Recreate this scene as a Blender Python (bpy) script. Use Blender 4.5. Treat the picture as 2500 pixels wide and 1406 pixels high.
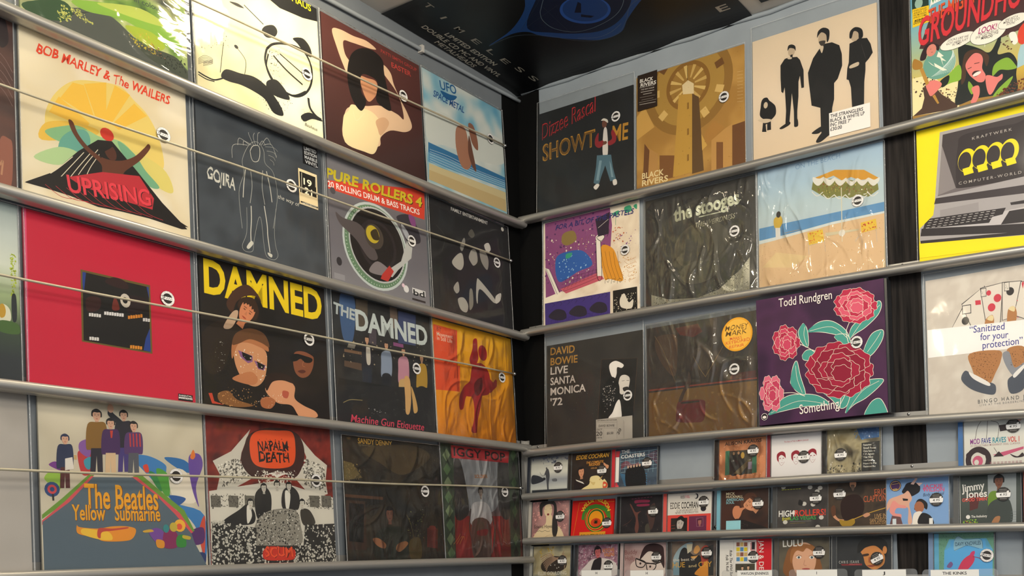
import bpy, bmesh, math, random
from mathutils import Vector, Matrix, noise

SC = bpy.context.scene
COL = SC.collection
for o in list(bpy.data.objects):
    bpy.data.objects.remove(o)

# ------------------------------------------------------------------ camera
cam_d = bpy.data.cameras.new('camera')
cam = bpy.data.objects.new('camera', cam_d)
COL.objects.link(cam)
CR, CU, CF = Vector((.84692, .53114, -.02487)), Vector((.03704, -.01227, .99924)), Vector((-.53043, .84719, .03006))
cam.matrix_world = Matrix(((CR.x, CU.x, -CF.x, 1.75174), (CR.y, CU.y, -CF.y, -2.25709), (CR.z, CU.z, -CF.z, 1.54235), (0, 0, 0, 1)))
cam_d.sensor_width = 36.0
cam_d.lens = 2449.225 / 2500 * 36
cam_d.shift_x = -(1532.501 - 1250) / 2500
cam_d.shift_y = (1280.635 - 703) / 2500
cam_d.clip_start = .02
SC.camera = cam

# ------------------------------------------------------------------ light
W = bpy.data.worlds.new('world')
SC.world = W
W.use_nodes = True
W.node_tree.nodes['Background'].inputs['Color'].default_value = (.93, .96, 1.0, 1)
W.node_tree.nodes['Background'].inputs['Strength'].default_value = .78
SC.view_settings.view_transform = 'Standard'
SC.view_settings.look = 'None'
SC.view_settings.exposure = 0.0
SC.view_settings.gamma = 1.0
SC.view_settings.use_curve_mapping = False


def area(name, loc, target, power, size, color, sy=None):
    d = bpy.data.lights.new(name, 'AREA')
    d.energy = power
    d.color = color
    d.shape = 'RECTANGLE' if sy else 'DISK'
    d.size = size
    if sy:
        d.size_y = sy
    o = bpy.data.objects.new(name, d)
    COL.objects.link(o)
    o.location = loc
    o.rotation_euler = (Vector(target) - Vector(loc)).to_track_quat('-Z', 'Y').to_euler()
    return o


WARM = (1.0, .86, .62)
area('ceiling_spot_lamp', (.31, -.82, 2.845), (.05, -.95, 2.2), 2.7, .13, WARM)
area('ceiling_spot_lamp', (.36, -1.75, 2.845), (.05, -1.4, 2.0), 5.5, .13, WARM)  # unseen extra spot, added to brighten the lower left wall and film glints
area('ceiling_spot_lamp', (.40, -2.70, 2.845), (.05, -2.2, 1.9), 5.0, .13, WARM)  # another unseen spot, added for more glints on the right-wall film
area('ceiling_strip_lamp', (1.25, -1.05, 2.84), (.6, -.3, 1.9), 15.0, .12, (1.0, .90, .74), .5)
area('ceiling_panel_lamp', (2.3, -2.0, 2.84), (1.2, -.6, 1.5), 56.0, .5, (1.0, .96, .88), 1.1)

# ------------------------------------------------------------------ materials
LIN = lambda c: tuple(((v / 255) / 12.92 if v / 255 <= .04045 else ((v / 255 + .055) / 1.055) ** 2.4) for v in c)


def hexc(h):
    return LIN((int(h[1:3], 16), int(h[3:5], 16), int(h[5:7], 16)))


def mat(name):
    m = bpy.data.materials.new(name)
    m.use_nodes = True
    nt = m.node_tree
    return m, nt, nt.nodes['Principled BSDF']


def noise_mix(nt, c1, c2, scale, detail=4, stretch=None):
    tc = nt.nodes.new('ShaderNodeTexCoord')
    mp = nt.nodes.new('ShaderNodeMapping')
    if stretch:
        mp.inputs['Scale'].default_value = stretch
    nz = nt.nodes.new('ShaderNodeTexNoise')
    nz.inputs['Scale'].default_value = scale
    nz.inputs['Detail'].default_value = detail
    cr = nt.nodes.new('ShaderNodeValToRGB')
    cr.color_ramp.elements[0].position = .3
    cr.color_ramp.elements[1].position = .7
    cr.color_ramp.elements[0].color = (*c1, 1)
    cr.color_ramp.elements[1].color = (*c2, 1)
    nt.links.new(tc.outputs['Object'], mp.inputs['Vector'])
    nt.links.new(mp.outputs['Vector'], nz.inputs['Vector'])
    nt.links.new(nz.outputs['Fac'], cr.inputs['Fac'])
    return cr, nz


def bump(nt, bs, src, strength, dist):
    b = nt.nodes.new('ShaderNodeBump')
    b.inputs['Strength'].default_value = strength
    b.inputs['Distance'].default_value = dist
    nt.links.new(src, b.inputs['Height'])
    nt.links.new(b.outputs['Normal'], bs.inputs['Normal'])


def simple(name, c1, c2, scale, rough, metal=0, bmp=0, stretch=None, spec=.5):
    m, nt, bs = mat(name)
    cr, nz = noise_mix(nt, hexc(c1), hexc(c2), scale, 4, stretch)
    nt.links.new(cr.outputs['Color'], bs.inputs['Base Color'])
    bs.inputs['Roughness'].default_value = rough
    bs.inputs['Metallic'].default_value = metal
    bs.inputs['Specular IOR Level'].default_value = spec
    if bmp:
        bump(nt, bs, nz.outputs['Fac'], bmp, .002)
    return m


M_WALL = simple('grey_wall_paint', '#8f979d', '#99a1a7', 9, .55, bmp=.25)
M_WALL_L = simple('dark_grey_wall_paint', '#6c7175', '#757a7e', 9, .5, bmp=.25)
M_CEIL = simple('ceiling_paint', '#b4b0aa', '#c2beb6', 7, .7, bmp=.4)
M_BLACK = simple('black_paint', '#070707', '#0c0c0c', 6, .6, bmp=.15, stretch=(3, 3, .6), spec=.15)
M_TIMBER = simple('black_stained_timber', '#0b0a0a', '#322d2a', 16, .7, bmp=1.0, stretch=(6, 6, .35), spec=.15)
M_RAIL = simple('satin_aluminium', '#a6a39d', '#b0ada7', 5, .36, metal=.6, stretch=(.3, .3, 3))
M_SCREW = simple('screw_steel', '#8a8a8a', '#a0a0a0', 60, .25, metal=1)
M_ROD = simple('dull_steel_rod', '#b0a78f', '#c0b79e', 30, .38, metal=.25)
M_FLOOR = simple('floor_boards', '#5a4a3a', '#6a5846', 5, .5, stretch=(1, 8, 1))
M_CONDUIT = simple('painted_cable', '#8a9094', '#979da0', 12, .5)
M_TRAY = simple('cd_tray_plastic', '#2a2b2d', '#333436', 8, .25)
M_BIN = simple('bin_plywood', '#3a322a', '#463c32', 8, .6)

M_PRINT, _nt, _bs = mat('printed_card')
_at = _nt.nodes.new('ShaderNodeAttribute')
_at.attribute_name = 'ink'
_nt.links.new(_at.outputs['Color'], _bs.inputs['Base Color'])
_bs.inputs['Roughness'].default_value = .5
_bs.inputs['Specular IOR Level'].default_value = .25
M_STICKER, _nt, _bs = mat('printed_sticker')
_at = _nt.nodes.new('ShaderNodeAttribute')
_at.attribute_name = 'ink'
_nt.links.new(_at.outputs['Color'], _bs.inputs['Base Color'])
_bs.inputs['Roughness'].default_value = .4
M_POSTER, _nt, _bs = mat('printed_poster')
_at = _nt.nodes.new('ShaderNodeAttribute')
_at.attribute_name = 'ink'
_nt.links.new(_at.outputs['Color'], _bs.inputs['Base Color'])
_bs.inputs['Roughness'].default_value = .38
_bs.inputs['Specular IOR Level'].default_value = .3


def film_mat(name, ior, haze, rough, bscale, bstr, stretch=(1, 1, 1), sheen=0):
    m = bpy.data.materials.new(name)
    m.use_nodes = True
    nt = m.node_tree
    nt.nodes.clear()
    out = nt.nodes.new('ShaderNodeOutputMaterial')
    tr = nt.nodes.new('ShaderNodeBsdfTransparent')
    tr.inputs['Color'].default_value = (.985, .985, .98, 1)
    gl = nt.nodes.new('ShaderNodeBsdfGlossy')
    gl.inputs['Roughness'].default_value = rough
    df = nt.nodes.new('ShaderNodeBsdfDiffuse')
    df.inputs['Color'].default_value = (.8, .8, .78, 1)
    fr = nt.nodes.new('ShaderNodeFresnel')
    fr.inputs['IOR'].default_value = ior
    m1 = nt.nodes.new('ShaderNodeMixShader')
    m2 = nt.nodes.new('ShaderNodeMixShader')
    m2.inputs['Fac'].default_value = haze
    tc = nt.nodes.new('ShaderNodeTexCoord')
    mp = nt.nodes.new('ShaderNodeMapping')
    mp.inputs['Scale'].default_value = stretch
    oi = nt.nodes.new('ShaderNodeObjectInfo')
    ad = nt.nodes.new('ShaderNodeVectorMath')
    sc = nt.nodes.new('ShaderNodeMath')
    sc.operation = 'MULTIPLY'
    sc.inputs[1].default_value = 37.0
    nz = nt.nodes.new('ShaderNodeTexNoise')
    nz.inputs['Scale'].default_value = bscale
    nz.inputs['Detail'].default_value = 2.5
    nz.inputs['Distortion'].default_value = 1.2
    bp = nt.nodes.new('ShaderNodeBump')
    bp.inputs['Strength'].default_value = bstr
    bp.inputs['Distance'].default_value = .004
    L = nt.links.new
    L(tc.outputs['Object'], mp.inputs['Vector'])
    L(oi.outputs['Random'], sc.inputs[0])
    L(mp.outputs['Vector'], ad.inputs[0])
    L(sc.outputs[0], ad.inputs[1])
    L(ad.outputs['Vector'], nz.inputs['Vector'])
    L(nz.outputs['Fac'], bp.inputs['Height'])
    L(bp.outputs['Normal'], gl.inputs['Normal'])
    L(bp.outputs['Normal'], fr.inputs['Normal'])
    L(tr.outputs[0], m2.inputs[1])
    L(df.outputs[0], m2.inputs[2])
    L(fr.outputs[0], m1.inputs['Fac'])
    L(m2.outputs[0], m1.inputs[1])
    g2 = nt.nodes.new('ShaderNodeBsdfGlossy')
    g2.inputs['Roughness'].default_value = .30
    L(bp.outputs['Normal'], g2.inputs['Normal'])
    m3 = nt.nodes.new('ShaderNodeMixShader')
    m3.inputs['Fac'].default_value = sheen
    L(gl.outputs[0], m3.inputs[1])
    L(g2.outputs[0], m3.inputs[2])
    L(m3.outputs[0], m1.inputs[2])
    L(m1.outputs[0], out.inputs['Surface'])
    return m


FILMS = {
    'flat': film_mat('clear_film_flat', 1.22, .012, .10, 7, .10),
    'tight': film_mat('clear_film_taut', 1.5, .03, .09, 11, .55, (1, 2.4, 1)),
    'loose': film_mat('clear_film_loose', 1.3, .02, .09, 8, .25, (1.6, .7, 1)),
    'crinkle': film_mat('clear_film_crinkled', 1.5, .015, .05, 12, .9, (1.5, .6, 1), .3),
    'heavy': film_mat('clear_film_heavy', 1.75, .03, .05, 9, 1.3, (1.7, .6, 1), .4),
}
M_SEAM = film_mat('clear_film_seam', 1.5, .30, .12, 40, .6)
M_CLEAR = film_mat('clear_hard_plastic', 1.5, .10, .05, 3, .02)
M_LID = film_mat('clear_case_lid', 1.25, .01, .04, 3, .03)


# ------------------------------------------------------------------ mesh helpers
def link(o, parent=None):
    COL.objects.link(o)
    if parent:
        o.parent = parent
    return o


def mesh_obj(name, verts, faces, mats, parent=None, fm=None, smooth=False):
    me = bpy.data.meshes.new(name)
    me.from_pydata(verts, [], faces)
    for m in (mats if isinstance(mats, (list, tuple)) else [mats]):
        me.materials.append(m)
    if fm:
        me.polygons.foreach_set('material_index', fm)
    if smooth:
        me.polygons.foreach_set('use_smooth', [True] * len(me.polygons))
    me.update()
    return link(bpy.data.objects.new(name, me), parent)


class MB:
    def __init__(s):
        s.v, s.f, s.m = [], [], []

    def box(s, x0, y0, z0, x1, y1, z1, mi=0):
        n = len(s.v)
        s.v += [(x0, y0, z0), (x1, y0, z0), (x1, y1, z0), (x0, y1, z0), (x0, y0, z1), (x1, y0, z1), (x1, y1, z1), (x0, y1, z1)]
        s.f += [tuple(n + k for k in q) for q in ((3, 2, 1, 0), (4, 5, 6, 7), (0, 1, 5, 4), (1, 2, 6, 5), (2, 3, 7, 6), (3, 0, 4, 7))]
        s.m += [mi] * 6

    def tube(s, pts, r, n=10, mi=0):
        pts = [Vector(p) for p in pts]
        rings = []
        for i, p in enumerate(pts):
            d = (pts[min(i + 1, len(pts) - 1)] - pts[max(i - 1, 0)]).normalized()
            a = d.cross(Vector((0, 0, 1)))
            if a.length < .1:
                a = d.cross(Vector((1, 0, 0)))
            a.normalize()
            b = d.cross(a)
            k = len(s.v)
            s.v += [tuple(p + (a * math.cos(t * 6.28319 / n) + b * math.sin(t * 6.28319 / n)) * r) for t in range(n)]
            rings.append(k)
        for a, b in zip(rings, rings[1:]):
            for t in range(n):
                s.f.append((a + t, a + (t + 1) % n, b + (t + 1) % n, b + t))
                s.m.append(mi)
        s.f += [tuple(rings[0] + t for t in range(n))[::-1], tuple(rings[-1] + t for t in range(n))]
        s.m += [mi, mi]

    def ball(s, c, r, n=12, mi=0, sq=(1, 1, 1)):
        c = Vector(c)
        k = len(s.v)
        h = n // 2
        s.v.append((c.x, c.y, c.z - r * sq[2]))
        for i in range(1, h):
            p = math.pi * i / h
            for j in range(n):
                t = 6.28319 * j / n
                s.v.append((c.x + r * sq[0] * math.sin(p) * math.cos(t), c.y + r * sq[1] * math.sin(p) * math.sin(t), c.z - r * sq[2] * math.cos(p)))
        s.v.append((c.x, c.y, c.z + r * sq[2]))
        e = len(s.v) - 1
        for j in range(n):
            s.f.append((k, k + 1 + (j + 1) % n, k + 1 + j))
            s.f.append((e, e - n + j, e - n + (j + 1) % n))
        s.m += [mi] * 2 * n
        for i in range(h - 2):
            for j in range(n):
                a = k + 1 + i * n
                s.f.append((a + j, a + (j + 1) % n, a + n + (j + 1) % n, a + n + j))
                s.m.append(mi)

    def build(s, name, mats, parent=None, smooth=False):
        return mesh_obj(name, s.v, s.f, mats, parent, s.m, smooth)


def tag(o, label, cat, group=None):
    o['label'] = label
    o['category'] = cat
    if group:
        o['group'] = group
    return o


def struct(o):
    o['kind'] = 'structure'
    return o


def frame(wall, s0, z0, slope, ob, ot, T):
    N = Vector((1, 0, 0)) if wall == 'L' else Vector((0, -1, 0))
    S = Vector((0, 1, 0)) if wall == 'L' else Vector((1, 0, 0))
    Z = Vector((0, 0, 1))
    ex = (S + Z * slope).normalized()
    ey = Z + N * ((ot - ob) / T)
    ey = (ey - ex * ey.dot(ex)).normalized()
    ez = ex.cross(ey)
    O = S * s0 + Z * (z0 + slope * s0) + N * ob
    return Matrix(((ex.x, ey.x, ez.x, O.x), (ex.y, ey.y, ez.y, O.y), (ex.z, ey.z, ez.z, O.z), (0, 0, 0, 1)))


# ------------------------------------------------------------------ lettering
_txt = {}


def glyphs(s, bold, spacing):
    k = (s, bold, spacing)
    if k in _txt:
        return _txt[k]
    cu = bpy.data.curves.new('lettering', 'FONT')
    cu.body = s
    cu.size = 1
    cu.resolution_u = 3
    cu.offset = bold
    cu.space_character = spacing
    cu.fill_mode = 'FRONT'
    o = bpy.data.objects.new('lettering', cu)
    COL.objects.link(o)
    dg = bpy.context.evaluated_depsgraph_get()
    dg.update()
    e = o.evaluated_get(dg)
    me = e.to_mesh()
    v = [(p.co.x, p.co.y) for p in me.vertices]
    f = [tuple(p.vertices) for p in me.polygons]
    e.to_mesh_clear()
    bpy.data.objects.remove(o)
    bpy.data.curves.remove(cu)
    _txt[k] = (v, f)
    return v, f


CAP = max(p[1] for p in glyphs('H', 0, 1)[0])


def catmull(p, closed, n=5):
    out = []
    N = len(p)
    for i in range(N if closed else N - 1):
        if closed:
            a, b, c, d = p[i - 1], p[i], p[(i + 1) % N], p[(i + 2) % N]
        else:
            a, b, c, d = p[max(i - 1, 0)], p[i], p[i + 1], p[min(i + 2, N - 1)]
        for k in range(n):
            t = k / n
            out.append(tuple(.5 * (2 * b[j] + (c[j] - a[j]) * t + (2 * a[j] - 5 * b[j] + 4 * c[j] - d[j]) * t * t + (3 * b[j] - a[j] - 3 * c[j] + d[j]) * t ** 3) for j in (0, 1)))
    if not closed:
        out.append(p[-1])
    return out


def clip(poly, x0, y0, x1, y1):
    for ax, lim, sgn in ((0, x0, 1), (0, x1, -1), (1, y0, 1), (1, y1, -1)):
        if all((p[ax] - lim) * sgn >= 0 for p in poly):
            continue
        r = []
        for i, p in enumerate(poly):
            q = poly[i - 1]
            a, b = (q[ax] - lim) * sgn, (p[ax] - lim) * sgn
            if (a < 0) != (b < 0):
                t = a / (a - b)
                r.append((q[0] + (p[0] - q[0]) * t, q[1] + (p[1] - q[1]) * t))
            if b >= 0:
                r.append(p)
        poly = r
        if len(poly) < 3:
            return []
    return poly


class Print:
    """Flat printed artwork: thin stacked layers of coloured ink polygons."""

    def __init__(s, x0, y0, x1, y1, z=0.0):
        s.r = (x0, y0, x1, y1)
        s.v, s.f, s.c = [], [], []
        s.z = z

    def up(s):
        s.z += 1.0e-5

    def poly(s, pts, c):
        pts = clip(pts, *s.r)
        if len(pts) < 3:
            return
        n = len(s.v)
        s.v += [(p[0], p[1], s.z) for p in pts]
        s.c += [c] * len(pts)
        ar = sum(pts[i - 1][0] * pts[i][1] - pts[i][0] * pts[i - 1][1] for i in range(len(pts)))
        idx = list(range(n, n + len(pts)))
        s.f.append(tuple(idx if ar > 0 else idx[::-1]))

    def bg(s, spec):
        x0, y0, x1, y1 = s.r
        k = spec[0]
        if k == 's':
            s.poly([(x0, y0), (x1, y0), (x1, y1), (x0, y1)], hexc(spec[1]))
            return
        if k == 'v':
            cs = [hexc(c) for c in spec[1:]]
            nx, ny = 1, (len(cs) - 1) * 3

            def col(u, v):
                t = (1 - v) * (len(cs) - 1)
                i = min(int(t), len(cs) - 2)
                return tuple(cs[i][j] + (cs[i + 1][j] - cs[i][j]) * (t - i) for j in range(3))
        else:
            sc = spec[1]
            cs = [hexc(c) for c in spec[2:-1]]
            sd = spec[-1] * 7.31
            nx = ny = 44 if x1 - x0 > .2 else 26

            def col(u, v):
                t = noise.noise((u * sc + sd, v * sc, sd)) * .9 + noise.noise((u * sc * 3 + sd, v * sc * 3, sd + 5)) * .45 + .5
                t = max(0, min(.999, t)) * (len(cs) - 1)
                i = int(t)
                return tuple(cs[i][j] + (cs[i + 1][j] - cs[i][j]) * (t - i) for j in range(3))
        n = len(s.v)
        for j in range(ny + 1):
            for i in range(nx + 1):
                s.v.append((x0 + (x1 - x0) * i / nx, y0 + (y1 - y0) * j / ny, s.z))
                s.c.append(col(i / nx, j / ny))
        for j in range(ny):
            for i in range(nx):
                a = n + j * (nx + 1) + i
                s.f.append((a, a + 1, a + nx + 2, a + nx + 1))

    def ell(s, cx, cy, rx, ry, c, rot=0, n=0):
        n = n or (40 if max(rx, ry) > .02 else 14)
        r = math.radians(rot)
        s.poly([(cx + math.cos(t) * rx * math.cos(r) - math.sin(t) * ry * math.sin(r), cy + math.cos(t) * rx * math.sin(r) + math.sin(t) * ry * math.cos(r)) for t in (6.28319 * k / n for k in range(n))], c)

    def line(s, p, w, c):
        w /= 2
        L, R = [], []
        for i in range(len(p)):
            a, b = p[max(i - 1, 0)], p[min(i + 1, len(p) - 1)]
            dx, dy = b[0] - a[0], b[1] - a[1]
            d = math.hypot(dx, dy) or 1
            nx, ny = -dy / d * w, dx / d * w
            L.append((p[i][0] + nx, p[i][1] + ny))
            R.append((p[i][0] - nx, p[i][1] - ny))
        for i in range(len(p) - 1):
            s.poly([R[i], R[i + 1], L[i + 1], L[i]], c)

    def text(s, t, x0, y0, x1, y1, h, st, c):
        v, f = glyphs(t, .034 if 'B' in st else (.018 if 'b' in st else (-.012 if 'o' in st else .004)), 1.5 if 's' in st else 1.0)
        if not v:
            return
        ax, bx = min(p[0] for p in v), max(p[0] for p in v)
        Lw = math.hypot(x1 - x0, y1 - y0)
        ux, uy = (x1 - x0) / Lw, (y1 - y0) / Lw
        sx, sy = Lw / (bx - ax), h / CAP
        rd = random.Random(len(t) * 7)
        o = []
        for px, py in v:
            X, Y = (px - ax) * sx, py * sy
            if 'i' in st:
                X += Y * .22 - h * .1
            if 'j' in st:
                k = noise.noise((X / h * 1.3, 3.1, len(t))) * h * .22
                Y += k + noise.noise((X / h * 4, Y / h * 4, 9)) * h * .10
                X += noise.noise((X / h * 4, Y / h * 4, 4)) * h * .12
            if 'A' in st:
                a = (X / Lw - .5) * 2.6
                Rr = Lw / 1.95
                X, Y = Lw / 2 + math.sin(a) * (Rr + Y), -Rr + math.cos(a) * (Rr + Y) + Rr * .62
            o.append((x0 + ux * X - uy * Y, y0 + uy * X + ux * Y))
        for q in f:
            s.poly([o[k] for k in q], c)

    def head(s, x, y, w, h, rot, skin, hair, st):
        r = math.radians(rot)
        sk, hr = hexc(skin), hexc(hair)
        dk = tuple(v * .35 for v in sk)

        def tf(pts):
            return [(x + (a * w / 2) * math.cos(r) - (b * h / 2) * math.sin(r), y + (a * w / 2) * math.sin(r) + (b * h / 2) * math.cos(r)) for a, b in pts]
        k = 1.22 if st == 'm' else 1.1
        s.poly(tf(catmull([(-1.08 * k, .1), (-.95 * k, .8), (-.3, 1.12 * k), (.4, 1.1 * k), (1.0 * k, .75), (1.08 * k, .05), (.9, -.2), (-.9, -.2)], True)), hr)
        s.up()
        s.poly(tf([(-.35, -.6), (.35, -.6), (.45, -1.45), (-.45, -1.45)]), tuple(v * .8 for v in sk))
        s.up()
        s.poly(tf(catmull([(-.88, .3), (-.7, .8), (0, .92), (.7, .8), (.88, .3), (.78, -.35), (.35, -.92), (-.35, -.92), (-.78, -.35)], True)), sk)
        s.up()
        if st == 'm':
            rd = random.Random(int(x * 9999))
            tips = []
            for i in range(13):
                u = -1 + i / 6
                tips.append((u * 1.02, .62 + .2 * (i % 2) - abs(u) * .3 + rd.uniform(-.06, .06)))
            s.poly(tf(tips + [(1.0, .95), (.3, 1.3), (-.4, 1.3), (-1.0, .95)]), hr)
        else:
            s.poly(tf(catmull([(-.92, .35), (-.6, .62), (.1, .6), (.75, .66), (.92, .35), (.85, .9), (.2, 1.15), (-.6, 1.1)], True)), hr)
        s.up()
        if w > .012:
            for e in (-.38, .38):
                s.poly(tf([(e + math.cos(t) * .16, .1 + math.sin(t) * .07) for t in (6.283 * q / 10 for q in range(10))]), dk)
                s.poly(tf([(e - .22, .26), (e + .22, .28), (e + .2, .33), (e - .2, .31)]), hr)
            s.poly(tf([(-.06, .05), (.06, .05), (.16, -.28), (-.16, -.28)]), tuple(v * .82 for v in sk))
            s.poly(tf(catmull([(-.3, -.52), (0, -.47), (.3, -.52), (0, -.62)], True)), tuple((sk[0] * .6, sk[1] * .3, sk[2] * .3)))
            s.up()

    def draw(s, art):
        K = 1e-4
        pt = lambda a: [(a[i] * K, a[i + 1] * K) for i in range(0, len(a), 2)]
        prev = None
        for a in art:
            s.up()
            op = a[0]
            c = hexc(a[1]) if isinstance(a[1], str) and a[1][:1] == '#' else None
            if op == 'P':
                s.poly(pt(a[2]), c)
            elif op == 'B':
                s.poly(catmull(pt(a[2]), True), c)
            elif op == 'L':
                s.line(pt(a[3]), a[2] * K, c)
            elif op == 'C':
                s.line(catmull(pt(a[3]), False), a[2] * K, c)
            elif op == 'E':
                s.ell(a[2] * K, a[3] * K, a[4] * 1e-3, a[5] * 1e-3, c, a[6])
            elif op == 'R':
                x0, y0, x1, y1 = (v * K for v in a[2:6])
                s.poly([(x0, y0), (x1, y0), (x1, y1), (x0, y1)], c)
            elif op == 'T':
                s.text(a[2], a[3] * K, a[4] * K, a[5] * K, a[6] * K, a[7] * 1e-3, a[8], c)
            elif op == 'H':
                s.head(a[1] * K, a[2] * K, a[3] * 1e-3, a[4] * 1e-3, a[5], a[6], a[7], a[8])
            elif op == 'K':
                for k in range(a[5]):
                    t = 6.28319 * k / a[5]
                    s.ell((a[2] + math.cos(t) * a[4]) * K, (a[3] + math.sin(t) * a[4]) * K, a[6] * K * 2, a[6] * K * .8, c, math.degrees(t), 8)
            elif op == 'N':
                n, lo, hi, seed, reg = a[2], a[3], a[4], a[5], pt(a[6])
                rd = random.Random(seed)
                xs, ys = [p[0] for p in reg], [p[1] for p in reg]
                for _ in range(n):
                    for _t in range(20):
                        px, py = rd.uniform(min(xs), max(xs)), rd.uniform(min(ys), max(ys))
                        ins = False
                        for i in range(len(reg)):
                            (xa, ya), (xb, yb) = reg[i - 1], reg[i]
                            if (ya > py) != (yb > py) and px < (xb - xa) * (py - ya) / (yb - ya) + xa:
                                ins = not ins
                        if ins:
                            break
                    else:
                        continue
                    rr = rd.uniform(lo, hi) * K * (1.0 if hi < 40 else .6)
                    m = rd.randint(5, 8)
                    ph = rd.uniform(0, 6)
                    q = rd.uniform(.5, 1)
                    an = rd.uniform(0, 3.14)
                    pp = []
                    for k in range(m):
                        t = 6.28319 * k / m + ph
                        u, w = math.cos(t) * rr * rd.uniform(.7, 1.2), math.sin(t) * rr * q * rd.uniform(.7, 1.2)
                        pp.append((px + u * math.cos(an) - w * math.sin(an), py + u * math.sin(an) + w * math.cos(an)))
                    g = rd.uniform(.82, 1.15)
                    s.poly(pp, tuple(min(1, v * g) for v in c))

    def side(s, x0, y0, x1, y1, th, c, zt=0.0):
        """card body behind the printed face"""
        n = len(s.v)
        s.v += [(x0, y0, zt - th), (x1, y0, zt - th), (x1, y1, zt - th), (x0, y1, zt - th), (x0, y0, zt), (x1, y0, zt), (x1, y1, zt), (x0, y1, zt)]
        s.c += [c] * 8
        s.f += [tuple(n + k for k in q) for q in ((3, 2, 1, 0), (4, 5, 6, 7), (0, 1, 5, 4), (1, 2, 6, 5), (2, 3, 7, 6), (3, 0, 4, 7))]

    def build(s, name, m, parent=None):
        o = mesh_obj(name, s.v, s.f, m, parent)
        at = o.data.color_attributes.new('ink', 'FLOAT_COLOR', 'POINT')
        flat = []
        for c in s.c:
            flat += [c[0], c[1], c[2], 1.0]
        at.data.foreach_set('color', flat)
        return o


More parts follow.
